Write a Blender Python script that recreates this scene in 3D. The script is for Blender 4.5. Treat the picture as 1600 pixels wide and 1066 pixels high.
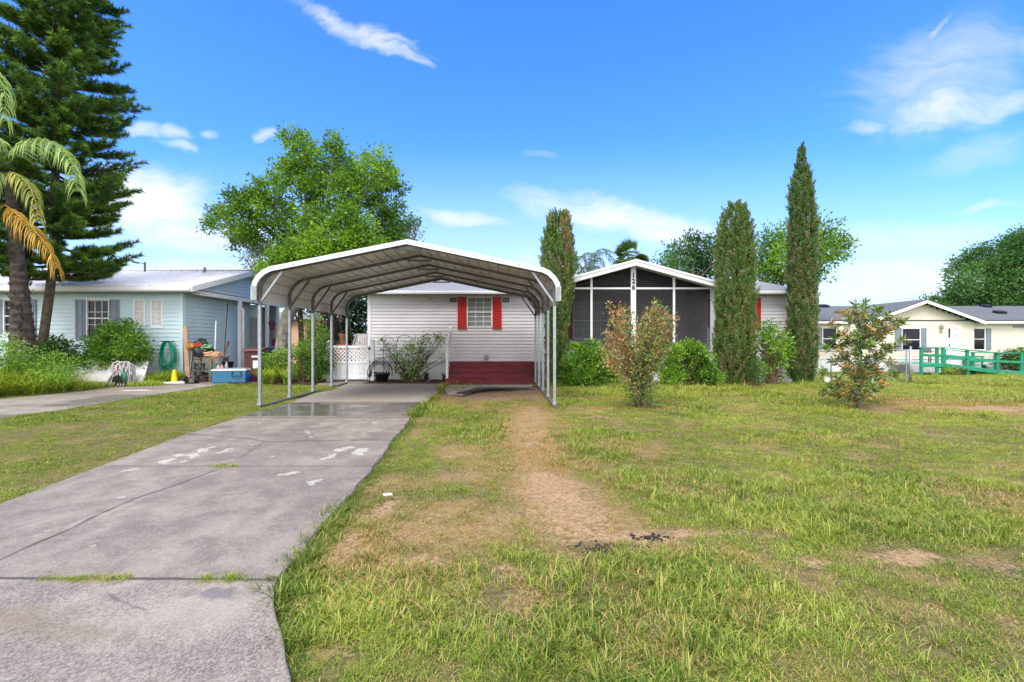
import bpy, bmesh, math, random
import numpy as np
from mathutils import Vector, Matrix, Euler

for o in list(bpy.data.objects):
    bpy.data.objects.remove(o)
SC = bpy.context.scene
COL = SC.collection
R = math.radians
random.seed(7)
RNG = np.random.default_rng(11)

# ------------------------------------------------------------------ camera, sky, sun, exposure
H = 1.5            # eye height
F = 711.0          # focal length in photo pixels (16 mm on a 36 mm sensor, 1600 px wide)
CX, CY = 800.0, 533.0
cam = bpy.data.cameras.new('camera')
cam.lens = 16.0; cam.sensor_width = 36.0; cam.sensor_fit = 'HORIZONTAL'
cam.clip_start = 0.05; cam.clip_end = 3000
camo = bpy.data.objects.new('camera', cam); COL.objects.link(camo)
camo.location = (0, 0, H); camo.rotation_euler = (R(90), 0, 0)
SC.camera = camo

SUN_EL, SUN_AZ = 55.0, 205.0      # azimuth clockwise from +Y: behind the camera, a little to the left
SUN_STR, SKY_STR, EXPO = 2.0, 0.12, 0.88

SC.view_settings.view_transform = 'Standard'
try: SC.view_settings.look = 'None'
except Exception: pass
SC.view_settings.exposure = EXPO
SC.view_settings.gamma = 1.0
SC.view_settings.use_curve_mapping = False
SC.cycles.use_denoising = True
try:
    SC.cycles.denoiser = 'OPENIMAGEDENOISE'
    SC.cycles.denoising_input_passes = 'RGB_ALBEDO_NORMAL'
    SC.cycles.denoising_prefilter = 'ACCURATE'
except Exception: pass
SC.cycles.max_bounces = 6; SC.cycles.diffuse_bounces = 3; SC.cycles.glossy_bounces = 3
SC.cycles.transmission_bounces = 4; SC.cycles.transparent_max_bounces = 16
SC.cycles.caustics_reflective = False; SC.cycles.caustics_refractive = False

sd = bpy.data.lights.new('sun', 'SUN'); sd.energy = SUN_STR; sd.angle = R(28); sd.color = (1.0, 0.955, 0.9)
so = bpy.data.objects.new('sun', sd); COL.objects.link(so)
_az = R(SUN_AZ); _el = R(SUN_EL)
_sdir = Vector((math.sin(_az)*math.cos(_el), math.cos(_az)*math.cos(_el), math.sin(_el)))
so.rotation_euler = _sdir.to_track_quat('Z', 'Y').to_euler()
so.location = _sdir*50

class NT:
    """tiny node helper"""
    def __init__(s, tree): s.t = tree; s.n = tree.nodes; s.l = tree.links
    def node(s, typ, **kw):
        n = s.n.new(typ)
        for k, v in kw.items(): setattr(n, k, v)
        return n
    def link(s, a, b): s.l.new(a, b)
    def put(s, sock, v):
        if isinstance(v, bpy.types.NodeSocket): s.l.new(v, sock)
        else: sock.default_value = v
    def math(s, op, a, b=0.0, c=0.0, clamp=False):
        n = s.node('ShaderNodeMath', operation=op); n.use_clamp = clamp
        s.put(n.inputs[0], a); s.put(n.inputs[1], b)
        if op in ('MULTIPLY_ADD', 'COMPARE', 'SMOOTH_MIN', 'SMOOTH_MAX'): s.put(n.inputs[2], c)
        return n.outputs[0]
    def ramp(s, v, lo, hi, a=0.0, b=1.0, smooth=True):
        n = s.node('ShaderNodeMapRange'); n.interpolation_type = 'SMOOTHSTEP' if smooth else 'LINEAR'
        s.put(n.inputs['Value'], v)
        for k, x in (('From Min', lo), ('From Max', hi), ('To Min', a), ('To Max', b)): s.put(n.inputs[k], x)
        return n.outputs[0]
    def mix(s, f, a, b, blend='MIX'):
        n = s.node('ShaderNodeMix', data_type='RGBA', blend_type=blend)
        s.put(n.inputs[0], f); s.put(n.inputs[6], a); s.put(n.inputs[7], b)
        return n.outputs[2]
    def noise(s, vec, scale, detail=4.0, rough=0.55, dist=0.0):
        n = s.node('ShaderNodeTexNoise'); n.inputs['Scale'].default_value = scale
        n.inputs['Detail'].default_value = detail; n.inputs['Roughness'].default_value = rough
        n.inputs['Distortion'].default_value = dist
        if vec is not None: s.link(vec, n.inputs['Vector'])
        return n.outputs['Fac']
    def attr(s, name, typ='GEOMETRY'):
        n = s.node('ShaderNodeAttribute'); n.attribute_name = name; n.attribute_type = typ
        return n.outputs['Fac']

def c4(c): return (c[0], c[1], c[2], 1.0)

world = bpy.data.worlds.new('World'); SC.world = world; world.use_nodes = True
def build_world():
    t = NT(world.node_tree); t.n.clear()
    out = t.node('ShaderNodeOutputWorld'); bg = t.node('ShaderNodeBackground')
    t.link(bg.outputs[0], out.inputs[0])
    sky = t.node('ShaderNodeTexSky', sky_type='NISHITA')
    sky.sun_disc = False; sky.sun_elevation = R(SUN_EL); sky.sun_rotation = R(SUN_AZ)
    sky.altitude = 0; sky.air_density = 1.0; sky.dust_density = 0.6; sky.ozone_density = 2.0
    hs = t.node('ShaderNodeHueSaturation'); hs.inputs['Saturation'].default_value = 1.22
    hs.inputs['Hue'].default_value = 0.5; hs.inputs['Value'].default_value = 1.0
    t.link(sky.outputs[0], hs.inputs['Color'])
    tc = t.node('ShaderNodeTexCoord'); sep = t.node('ShaderNodeSeparateXYZ')
    t.link(tc.outputs['Generated'], sep.inputs[0])
    x, y, z = sep.outputs
    yy = t.math('MAXIMUM', t.math('ABSOLUTE', y), 0.12)
    u = t.math('DIVIDE', x, yy); v = t.math('DIVIDE', z, yy)
    comb = t.node('ShaderNodeCombineXYZ'); t.link(u, comb.inputs[0]); t.link(v, comb.inputs[1])
    # warp so that the cloud outlines fray
    wn = t.node('ShaderNodeTexNoise'); wn.inputs['Scale'].default_value = 5.0; wn.inputs['Detail'].default_value = 5.0
    t.link(comb.outputs[0], wn.inputs['Vector'])
    ws = t.node('ShaderNodeVectorMath', operation='SUBTRACT'); ws.inputs[1].default_value = (0.5, 0.5, 0.5)
    t.link(wn.outputs['Color'], ws.inputs[0])
    wm = t.node('ShaderNodeVectorMath', operation='MULTIPLY'); wm.inputs[1].default_value = (0.22, 0.12, 0)
    t.link(ws.outputs[0], wm.inputs[0])
    wa = t.node('ShaderNodeVectorMath', operation='ADD'); t.link(comb.outputs[0], wa.inputs[0]); t.link(wm.outputs[0], wa.inputs[1])
    total = None
    def cloud(px, py, rx, ry, deg, amp, st=5.0, sharp=0.55):
        """one cloud: centre and radii as the direction it stands in, tilted, broken by stretched noise"""
        nonlocal total
        mp = t.node('ShaderNodeMapping', vector_type='TEXTURE')
        mp.inputs['Location'].default_value = ((px-CX)/F, (CY-py)/F, 0)
        mp.inputs['Rotation'].default_value = (0, 0, R(deg))
        mp.inputs['Scale'].default_value = (rx/F, ry/F, 1)
        t.link(wa.outputs[0], mp.inputs['Vector'])
        ln = t.node('ShaderNodeVectorMath', operation='LENGTH'); t.link(mp.outputs[0], ln.inputs[0])
        body = t.ramp(ln.outputs['Value'], 1.0, 0.0, 0.0, 1.0)
        m2 = t.node('ShaderNodeMapping'); m2.inputs['Rotation'].default_value = (0, 0, R(-deg))
        m2.inputs['Scale'].default_value = (st, st*3.2, 1)
        m2.inputs['Location'].default_value = (px*0.013, py*0.017, 0)
        t.link(wa.outputs[0], m2.inputs['Vector'])
        nz = t.noise(m2.outputs[0], 1.6, 9.0, 0.66, 0.7)
        thr = t.math('SUBTRACT', 1.0, body)
        d = t.math('SUBTRACT', t.math('MULTIPLY_ADD', nz, 1.7, t.math('MULTIPLY', body, 0.95)), 0.75+sharp)
        k = t.math('MULTIPLY', t.math('MULTIPLY', t.ramp(d, -0.15, 1.25, smooth=False), t.ramp(body, 0, .7)), amp, clamp=True)
        total = k if total is None else t.math('MAXIMUM', total, k)
    cloud(560, 40, 190, 30, -19, 1.3, 6)
    cloud(620, 72, 110, 20, -22, 1.3, 6)
    for (px, py, rx, ry, a) in ((230, 205, 34, 13, -8), (266, 203, 30, 14, -14), (322, 203, 20, 10, 0), (276, 226, 30, 10, -8), (418, 200, 26, 12, 10)):
        cloud(px, py, rx*1.5, ry*1.6, a, 0.9, 5, 0.38)
    cloud(225, 318, 240, 100, -8, 1.6, 3, 0.35)
    cloud(320, 360, 230, 50, -3, 1.2, 3, 0.4)
    cloud(712, 344, 150, 26, -3, 1.2, 4, 0.42)
    cloud(940, 340, 230, 52, -16, 1.5, 4, 0.42)
    cloud(1030, 360, 190, 56, -6, 1.4, 4, 0.42)
    cloud(835, 240, 60, 14, 0, 0.35, 4)
    cloud(1460, 170, 180, 50, 4, 1.2, 4, 0.42)
    cloud(1560, 165, 170, 50, 14, 1.0, 4)
    cloud(1460, 120, 260, 130, 20, 0.62, 3, 0.4)
    cloud(1530, 230, 190, 50, 12, 0.4, 3, 0.4)
    cloud(1345, 195, 70, 24, 18, 0.8, 5)
    cloud(1464, 50, 60, 15, 42, 0.75, 5)
    cloud(1440, 88, 52, 14, 78, 0.6, 5)
    cloud(1590, 70, 90, 50, 10, 0.6, 4)
    cloud(1540, 325, 130, 24, 6, 0.8, 4)
    cloud(1400, 380, 330, 62, 4, 0.75, 2.5)
    cloud(1480, 440, 420, 60, 0, 0.9, 2.5, 0.3)
    cloud(330, 420, 420, 40, 0, 0.75, 2.5, 0.3)
    cloud(800, 430, 500, 46, 0, 0.6, 2.5, 0.3)
    # unseen bright cloud behind and overhead, added for soft neutral fill light
    skyc = t.mix(1.0, hs.outputs[0], (0.77, 1.18, 1.86, 1), 'MULTIPLY')
    cmp_ = t.noise(tc.outputs['Generated'], 3.0, 6.0, 0.6, 0.5)
    behind = t.math('MAXIMUM', t.ramp(y, 0.15, -0.25), t.ramp(z, 0.68, 0.86))
    fill_cloud = t.math('MULTIPLY', t.ramp(cmp_, 0.30, 0.55, 0.55, 1.0), t.math('MULTIPLY', behind, 0.95))
    total = t.math('MAXIMUM', total, fill_cloud)
    # the pale band of thick air low over the horizon
    low = t.ramp(v, 0.46, -0.02, 0.0, 0.88)
    col = t.mix(low, skyc, (4.0, 4.7, 5.2, 1))
    ccol = t.mix(behind, (5.0, 5.1, 5.2, 1), (10.5, 10.4, 10.2, 1)); col = t.mix(total, col, ccol)
    t.link(col, bg.inputs['Color']); bg.inputs['Strength'].default_value = SKY_STR
build_world()

# ------------------------------------------------------------------ helpers
def W(px, py, Y):
    """world point seen at photo pixel (px, py) at distance Y"""
    return Vector(((px-CX)/F*Y, Y, H+(CY-py)/F*Y))
def wx(px, Y): return (px-CX)/F*Y
def wz(py, Y): return H+(CY-py)/F*Y

def tag(o, label=None, cat=None, group=None, kind=None):
    if label: o['label'] = label
    if cat: o['category'] = cat
    if group: o['group'] = group
    if kind: o['kind'] = kind
    return o
def thing(name, label, cat, loc=(0, 0, 0), rotz=0.0, group=None):
    o = bpy.data.objects.new(name, None); COL.objects.link(o)
    o.empty_display_size = 0.2
    o.location = loc; o.rotation_euler = (0, 0, rotz)
    return tag(o, label, cat, group)
def root_of(o):
    while o.parent: o = o.parent
    return o
def copy_tree(o, parent=None):
    c = o.copy(); COL.objects.link(c); c.parent = parent
    for ch in [k for k in bpy.data.objects if k.parent == o]:
        copy_tree(ch, c)
    return c

class MB:
    def __init__(s): s.v = []; s.f = []; s.m = []; s.cur = 0
    def add(s, vs, fs):
        b = len(s.v); s.v.extend([tuple(p) for p in vs])
        for f in fs: s.f.append(tuple(b+i for i in f)); s.m.append(s.cur)
        return s
    def box(s, x0, x1, y0, y1, z0, z1):
        if x0 > x1: x0, x1 = x1, x0
        if y0 > y1: y0, y1 = y1, y0
        if z0 > z1: z0, z1 = z1, z0
        return s.add([(x0,y0,z0),(x1,y0,z0),(x1,y1,z0),(x0,y1,z0),(x0,y0,z1),(x1,y0,z1),(x1,y1,z1),(x0,y1,z1)],
              [(0,3,2,1),(4,5,6,7),(0,1,5,4),(1,2,6,5),(2,3,7,6),(3,0,4,7)])
    def obox(s, c, size, rot=(0,0,0)):
        M = Euler(rot).to_matrix(); c = Vector(c); hx, hy, hz = [q/2 for q in size]
        vs = [c+M@Vector(p) for p in ((-hx,-hy,-hz),(hx,-hy,-hz),(hx,hy,-hz),(-hx,hy,-hz),(-hx,-hy,hz),(hx,-hy,hz),(hx,hy,hz),(-hx,hy,hz))]
        return s.add(vs, [(0,3,2,1),(4,5,6,7),(0,1,5,4),(1,2,6,5),(2,3,7,6),(3,0,4,7)])
    def bar(s, p0, p1, w, h=None, up=(0,0,1)):
        h = h or w; p0 = Vector(p0); p1 = Vector(p1); d = (p1-p0).normalized(); up = Vector(up)
        if abs(d.dot(up)) > 0.98: up = Vector((0,1,0))
        a = d.cross(up).normalized()*w/2; b = a.cross(d).normalized()*h/2
        vs = []
        for p in (p0, p1): vs += [p-a-b, p+a-b, p+a+b, p-a+b]
        return s.add(vs, [(0,1,2,3),(7,6,5,4),(0,4,5,1),(1,5,6,2),(2,6,7,3),(3,7,4,0)])
    def tube(s, pts, radii, n=8, caps=True):
        pts = [Vector(p) for p in pts]
        if not hasattr(radii, '__len__'): radii = [radii]*len(pts)
        ref = None; vs = []; fs = []
        for i, p in enumerate(pts):
            d = (pts[min(i+1, len(pts)-1)]-pts[max(i-1, 0)])
            d = d.normalized() if d.length > 1e-9 else Vector((0,0,1))
            if ref is None: ref = Vector((1,0,0)) if abs(d.x) < 0.9 else Vector((0,1,0))
            a = (ref-d*ref.dot(d)).normalized(); b = d.cross(a); ref = a
            for k in range(n):
                th = 2*math.pi*k/n; vs.append(p+(a*math.cos(th)+b*math.sin(th))*radii[i])
        for i in range(len(pts)-1):
            for k in range(n):
                k2 = (k+1) % n; fs.append((i*n+k, i*n+k2, (i+1)*n+k2, (i+1)*n+k))
        if caps:
            fs.append(tuple(range(n-1, -1, -1))); fs.append(tuple((len(pts)-1)*n+k for k in range(n)))
        return s.add(vs, fs)
    def lathe(s, prof, c, n=16, axis='z'):
        vs = []; fs = []; c = Vector(c)
        for (r, h) in prof:
            for k in range(n):
                th = 2*math.pi*k/n; a, b = r*math.cos(th), r*math.sin(th)
                vs.append(c+(Vector((a,b,h)) if axis == 'z' else Vector((a,h,b)) if axis == 'y' else Vector((h,a,b))))
        for i in range(len(prof)-1):
            for k in range(n):
                k2 = (k+1) % n; fs.append((i*n+k, i*n+k2, (i+1)*n+k2, (i+1)*n+k))
        fs.append(tuple(range(n-1, -1, -1))); fs.append(tuple((len(prof)-1)*n+k for k in range(n)))
        return s.add(vs, fs)
    def extr(s, poly, a, b, axis='y'):
        """closed 2D outline pushed along an axis: axis y -> (x,z), x -> (y,z), z -> (x,y)"""
        def P(p, q): return (p[0], q, p[1]) if axis == 'y' else (q, p[0], p[1]) if axis == 'x' else (p[0], p[1], q)
        n = len(poly); vs = [P(p, a) for p in poly]+[P(p, b) for p in poly]
        fs = [tuple(range(n)), tuple(range(2*n-1, n-1, -1))]+[(i, i+n, (i+1) % n+n, (i+1) % n) for i in range(n)]
        return s.add(vs, fs)
    def strip(s, prof, a, b, axis='x'):
        """open profile pushed along an axis (a thin sheet)"""
        def P(p, q): return (p[0], q, p[1]) if axis == 'y' else (q, p[0], p[1])
        n = len(prof)
        return s.add([P(p, a) for p in prof]+[P(p, b) for p in prof], [(i, i+1, i+1+n, i+n) for i in range(n-1)])
    def build(s, name, mats, parent=None, local=False, smooth=False, bevel=0.0, normals=True):
        me = bpy.data.meshes.new(name)
        off = Vector((0,0,0)) if (local or parent is None) else root_of(parent).location
        me.from_pydata([tuple(Vector(p)-off) for p in s.v], [], s.f)
        for m in (mats if isinstance(mats, (list, tuple)) else [mats]): me.materials.append(m)
        me.polygons.foreach_set('material_index', s.m)
        if smooth: me.polygons.foreach_set('use_smooth', [True]*len(me.polygons))
        me.update()
        if normals:
            bm = bmesh.new(); bm.from_mesh(me); bmesh.ops.recalc_face_normals(bm, faces=bm.faces); bm.to_mesh(me); bm.free()
        o = bpy.data.objects.new(name, me); COL.objects.link(o)
        if parent: o.parent = parent
        if bevel:
            md = o.modifiers.new('bevel', 'BEVEL'); md.width = bevel; md.segments = 2; md.limit_method = 'ANGLE'
        return o

def build_split(mb, name, mats, parent):
    """every separate piece of the builder becomes a part of its own"""
    par = list(range(len(mb.v)))
    def find(i):
        while par[i] != i: par[i] = par[par[i]]; i = par[i]
        return i
    for f in mb.f:
        for k in f[1:]: par[find(k)] = find(f[0])
    grp = {}
    for f in mb.f: grp.setdefault(find(f[0]), []).append(f)
    for fs in grp.values():
        ids = sorted({i for f in fs for i in f}); mp = {i: k for k, i in enumerate(ids)}
        q = MB(); q.add([mb.v[i] for i in ids], [tuple(mp[i] for i in f) for f in fs]); q.build(name, mats, parent)

def np_mesh(name, v, faces, mats, parent=None, attrs=None, smooth=False, mat_idx=None):
    """fast mesh from arrays; faces is a list of (n,k) index arrays"""
    me = bpy.data.meshes.new(name)
    off = np.array(root_of(parent).location) if parent else np.zeros(3)
    v = np.asarray(v, float)-off
    me.vertices.add(len(v)); me.vertices.foreach_set('co', v.astype(np.float32).ravel())
    loops = np.concatenate([f.ravel() for f in faces]); cnt = np.concatenate([np.full(len(f), f.shape[1]) for f in faces])
    st = np.concatenate([[0], np.cumsum(cnt)[:-1]])
    me.loops.add(len(loops)); me.loops.foreach_set('vertex_index', loops.astype(np.int32))
    me.polygons.add(len(cnt)); me.polygons.foreach_set('loop_start', st.astype(np.int32))
    try: me.polygons.foreach_set('loop_total', cnt.astype(np.int32))
    except Exception: pass
    for m in (mats if isinstance(mats, (list, tuple)) else [mats]): me.materials.append(m)
    if mat_idx is not None: me.polygons.foreach_set('material_index', np.asarray(mat_idx, np.int32))
    if smooth: me.polygons.foreach_set('use_smooth', np.ones(len(cnt), bool))
    for k, a in (attrs or {}).items():
        at = me.attributes.new(k, 'FLOAT', 'POINT'); at.data.foreach_set('value', np.asarray(a, np.float32))
    me.update(calc_edges=True); me.validate()
    o = bpy.data.objects.new(name, me); COL.objects.link(o)
    if parent: o.parent = parent
    return o

_TAB = np.random.default_rng(3).random((256, 256))
def vnoise(x, y):
    x = np.asarray(x, float); y = np.asarray(y, float)
    xi = np.floor(x).astype(int); yi = np.floor(y).astype(int); fx = x-xi; fy = y-yi
    fx = fx*fx*(3-2*fx); fy = fy*fy*(3-2*fy)
    g = lambda a, b: _TAB[a % 256, b % 256]
    return (g(xi,yi)*(1-fx)+g(xi+1,yi)*fx)*(1-fy)+(g(xi,yi+1)*(1-fx)+g(xi+1,yi+1)*fx)*fy
def fbm(x, y, sc, oct=4, seed=0):
    x = np.asarray(x, float); y = np.asarray(y, float)
    a = 0.5; tot = 0; s = 0
    for o in range(oct):
        tot = tot+a*vnoise(x*sc+17.3*seed+o*31.7, y*sc+9.1*seed+o*11.9); s += a; a *= 0.5; sc *= 2.03
    return tot/s
def sst(a, b, x):
    t = np.clip((np.asarray(x, float)-a)/(b-a), 0, 1); return t*t*(3-2*t)
def ell(x, y, cx, cy, rx, ry, deg=0.0, soft=0.5, seed=0, rag=0.35):
    """ragged ellipse mask on the ground"""
    c, s = math.cos(R(deg)), math.sin(R(deg)); dx = x-cx; dy = y-cy
    a = (dx*c+dy*s)/rx; b = (-dx*s+dy*c)/ry
    d = np.sqrt(a*a+b*b)+(fbm(x, y, 2.2/max(min(rx, ry), .05)*0.5, 4, seed)-0.5)*2*rag
    return sst(1.0+soft*0.5, 1.0-soft*0.5, d)
def segd(x, y, pts):
    """distance to a polyline on the ground"""
    d = np.full(np.shape(x), 1e9)
    for (x0, y0), (x1, y1) in zip(pts[:-1], pts[1:]):
        vx, vy = x1-x0, y1-y0; t = np.clip(((x-x0)*vx+(y-y0)*vy)/(vx*vx+vy*vy+1e-12), 0, 1)
        d = np.minimum(d, np.hypot(x-(x0+t*vx), y-(y0+t*vy)))
    return d
def gp(px, py, z=0.0):
    """ground point under a photo pixel"""
    Y = F*(H-z)/(py-CY); return ((px-CX)/F*Y, Y)

# ------------------------------------------------------------------ materials
def new_mat(name):
    m = bpy.data.materials.new(name); m.use_nodes = True
    t = NT(m.node_tree); b = t.n.get('Principled BSDF')
    return m, t, b
def mat(name, col, rough=0.6, var=0.12, sc=6.0, bump=0.0, bsc=60.0, metal=0.0, spec=0.4, dirt=None, dirt_amt=0.0, stretch=None):
    m, t, b = new_mat(name)
    tc = t.node('ShaderNodeTexCoord'); vec = tc.outputs['Object']
    if stretch:
        mp = t.node('ShaderNodeMapping'); mp.inputs['Scale'].default_value = stretch; t.link(vec, mp.inputs['Vector']); vec = mp.outputs[0]
    n1 = t.noise(vec, sc, 6.0, 0.6)
    lo = tuple(q*(1-var) for q in col); hi = tuple(min(1, q*(1+var)) for q in col)
    cc = t.mix(t.ramp(n1, 0.3, 0.7), c4(lo), c4(hi))
    if dirt is not None:
        n2 = t.noise(tc.outputs['Object'], sc*0.35+0.4, 8.0, 0.68, 0.6)
        cc = t.mix(t.ramp(n2, 0.48, 0.72, 0.0, dirt_amt), cc, c4(dirt))
    t.link(cc, b.inputs['Base Color'])
    b.inputs['Roughness'].default_value = rough; b.inputs['Metallic'].default_value = metal
    b.inputs['Specular IOR Level'].default_value = spec
    if bump:
        bp = t.node('ShaderNodeBump'); bp.inputs['Strength'].default_value = bump; bp.inputs['Distance'].default_value = 0.01
        t.link(t.noise(vec, bsc, 4.0, 0.6), bp.inputs['Height']); t.link(bp.outputs[0], b.inputs['Normal'])
    return m
def leaf_mat(name, dark, mid, light, rough=0.5, trans=0.3, spec=0.35, tcol=None):
    """foliage: each leaf's own tint (0..1) picks between three leaf colours"""
    g_ = 1.45
    dark, mid, light = [tuple(min(.85, q*g_) for q in c) for c in (dark, mid, light)]
    m, t, b = new_mat(name)
    a = t.attr('tint')
    cr = t.node('ShaderNodeValToRGB'); e = cr.color_ramp.elements
    e[0].position = 0.0; e[0].color = c4(dark); e[1].position = 1.0; e[1].color = c4(light)
    k = cr.color_ramp.elements.new(0.5); k.color = c4(mid)
    t.link(a, cr.inputs[0])
    t.link(cr.outputs[0], b.inputs['Base Color']); b.inputs['Roughness'].default_value = rough
    b.inputs['Specular IOR Level'].default_value = spec
    tr = t.node('ShaderNodeBsdfTranslucent')
    t.link(t.mix(1.0, cr.outputs[0], (1.5, 1.4, 0.5, 1), 'MULTIPLY'), tr.inputs['Color'])
    mx = t.node('ShaderNodeMixShader'); mx.inputs[0].default_value = trans
    t.link(b.outputs[0], mx.inputs[1]); t.link(tr.outputs[0], mx.inputs[2])
    t.link(mx.outputs[0], t.n['Material Output'].inputs['Surface'])
    return m
M = {}
M['siding_grey'] = mat('siding_grey', (0.68, 0.655, 0.69), 0.5, 0.035, 0.9, 0.05, 90, dirt=(0.42, 0.40, 0.40), dirt_amt=0.22)
M['white_vinyl'] = mat('white_vinyl', (0.80, 0.80, 0.81), 0.4, 0.03, 3.0, dirt=(0.55, 0.54, 0.52), dirt_amt=0.25)
M['white_trim'] = mat('white_trim', (0.76, 0.76, 0.78), 0.45, 0.04, 2.0, dirt=(0.5, 0.5, 0.5), dirt_amt=0.25)
M['skirting'] = mat('skirting', (0.70, 0.69, 0.71), 0.5, 0.05, 2.0, dirt=(0.4, 0.37, 0.33), dirt_amt=0.35)
M['red_shutter'] = mat('red_shutter', (0.50, 0.010, 0.012), 0.4, 0.10, 5.0)
M['maroon_shutter'] = mat('maroon_shutter', (0.42, 0.02, 0.04), 0.45, 0.10, 5.0)
M['red_stair'] = mat('red_stair', (0.175, 0.013, 0.022), 0.5, 0.45, 3.0, 0.3, 40, dirt=(0.07, 0.012, 0.015), dirt_amt=0.75, stretch=(1.0, 3, 9))
M['shingle_grey'] = mat('shingle_grey', (0.20, 0.205, 0.23), 0.9, 0.35, 22.0, 0.6, 60)
M['shingle_dark'] = mat('shingle_dark', (0.105, 0.112, 0.125), 0.9, 0.35, 18.0, 0.6, 50)
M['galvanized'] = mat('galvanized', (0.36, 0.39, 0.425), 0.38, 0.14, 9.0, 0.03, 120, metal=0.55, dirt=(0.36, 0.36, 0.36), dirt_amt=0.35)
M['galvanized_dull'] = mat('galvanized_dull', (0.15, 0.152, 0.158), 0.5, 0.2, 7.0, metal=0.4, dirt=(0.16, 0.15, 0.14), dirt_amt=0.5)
M['roof_sheet'] = mat('roof_sheet', (0.66, 0.655, 0.64), 0.42, 0.10, 2.5, metal=0.15, dirt=(0.30, 0.25, 0.2), dirt_amt=0.45)
M['roof_trim'] = mat('roof_trim', (0.62, 0.66, 0.69), 0.35, 0.03, 3.0)
M['siding_blue'] = mat('siding_blue', (0.53, 0.66, 0.71), 0.5, 0.05, 0.9, 0.05, 90, dirt=(0.33, 0.42, 0.45), dirt_amt=0.3)
M['blue_corner'] = mat('blue_corner', (0.56, 0.70, 0.74), 0.5, 0.04, 3.0)
M['shutter_slate'] = mat('shutter_slate', (0.20, 0.245, 0.32), 0.5, 0.08, 5.0)
M['metal_roof_white'] = mat('metal_roof_white', (0.82, 0.80, 0.84), 0.4, 0.05, 1.2, dirt=(0.50, 0.40, 0.42), dirt_amt=0.35)
M['siding_cream'] = mat('siding_cream', (0.73, 0.665, 0.55), 0.5, 0.03, 1.0, dirt=(0.62, 0.55, 0.44), dirt_amt=0.2)
M['shutter_grey'] = mat('shutter_grey', (0.22, 0.25, 0.29), 0.5, 0.06, 5.0)
M['green_paint'] = mat('green_paint', (0.012, 0.24, 0.135), 0.5, 0.22, 4.0, 0.1, 40, dirt=(0.03, 0.32, 0.22), dirt_amt=0.6)
M['green_deck'] = mat('green_deck', (0.14, 0.42, 0.33), 0.6, 0.2, 5.0)
M['black_plastic'] = mat('black_plastic', (0.012, 0.012, 0.014), 0.45, 0.2, 8.0)
M['dark_metal'] = mat('dark_metal', (0.03, 0.03, 0.035), 0.45, 0.25, 8.0, metal=0.5)
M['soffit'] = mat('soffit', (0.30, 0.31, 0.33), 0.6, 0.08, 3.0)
M['wood_raw'] = mat('wood_raw', (0.42, 0.26, 0.16), 0.7, 0.22, 6.0, 0.2, 50, stretch=(8, 8, 0.8))
M['wood_grey'] = mat('wood_grey', (0.20, 0.17, 0.14), 0.8, 0.35, 6.0, 0.3, 50, stretch=(1, 8, 8))
M['bark_grey'] = mat('bark_grey', (0.24, 0.215, 0.175), 0.9, 0.4, 7.0, 0.8, 25, dirt=(0.10, 0.12, 0.06), dirt_amt=0.7)
M['bark_brown'] = mat('bark_brown', (0.115, 0.085, 0.062), 0.9, 0.4, 8.0, 0.8, 25)
M['bark_dark'] = mat('bark_dark', (0.06, 0.046, 0.040), 0.95, 0.5, 9.0, 1.0, 22, dirt=(0.13, 0.125, 0.10), dirt_amt=0.4)
M['twig'] = mat('twig', (0.20, 0.125, 0.085), 0.85, 0.35, 12.0)
M['twig_pale'] = mat('twig_pale', (0.34, 0.31, 0.27), 0.85, 0.3, 12.0)
M['mulch'] = mat('mulch', (0.085, 0.045, 0.030), 0.95, 0.55, 26.0, 1.0, 40)
M['peach'] = mat('peach', (0.62, 0.36, 0.24), 0.7, 0.06, 3.0)
def glass_mat(name, col=(0.008, 0.008, 0.018), rough=0.05, alpha=1.0, spec=0.28):
    m, t, b = new_mat(name)
    tc = t.node('ShaderNodeTexCoord')
    b.inputs['Base Color'].default_value = c4(col); b.inputs['Roughness'].default_value = rough
    b.inputs['Specular IOR Level'].default_value = spec; b.inputs['Alpha'].default_value = alpha
    bp = t.node('ShaderNodeBump'); bp.inputs['Strength'].default_value = 0.06; bp.inputs['Distance'].default_value = 0.02
    t.link(t.noise(tc.outputs['Object'], 1.6, 2.0), bp.inputs['Height']); t.link(bp.outputs[0], b.inputs['Normal'])
    return m
M['glass_dark'] = glass_mat('glass_dark')
M['glass_clear'] = glass_mat('glass_clear', (0.5, 0.55, 0.55), 0.04, 0.16)
M['glass_block'] = mat('glass_block', (0.62, 0.58, 0.55), 0.3, 0.18, 9.0)
M['pane_pale'] = glass_mat('pane_pale', (0.30, 0.40, 0.40), 0.1)
M['blind'] = mat('blind', (0.66, 0.68, 0.64), 0.5, 0.08, 8.0)
def screen_mat():
    """fibreglass insect screen: black threads with open air between them"""
    m, t, b = new_mat('insect_screen')
    tc = t.node('ShaderNodeTexCoord')
    n = t.noise(tc.outputs['Object'], 2.0, 5.0, 0.6, 1.0)
    b.inputs['Base Color'].default_value = (0.022, 0.021, 0.026, 1); b.inputs['Roughness'].default_value = 0.6
    b.inputs['Specular IOR Level'].default_value = 0.25
    tr = t.node('ShaderNodeBsdfTransparent'); mx = t.node('ShaderNodeMixShader')
    t.link(t.ramp(n, 0.3, 0.75, 0.48, 0.58), mx.inputs[0])
    t.link(tr.outputs[0], mx.inputs[1]); t.link(b.outputs[0], mx.inputs[2])
    t.link(mx.outputs[0], t.n['Material Output'].inputs['Surface'])
    return m
M['screen'] = screen_mat()
def link_mat():
    m, t, b = new_mat('chain_link')
    return m
L = {}
L['oak'] = leaf_mat('oak_leaf', (0.026, 0.070, 0.008), (0.085, 0.180, 0.016), (0.18, 0.31, 0.028), 0.45, 0.35)
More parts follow.
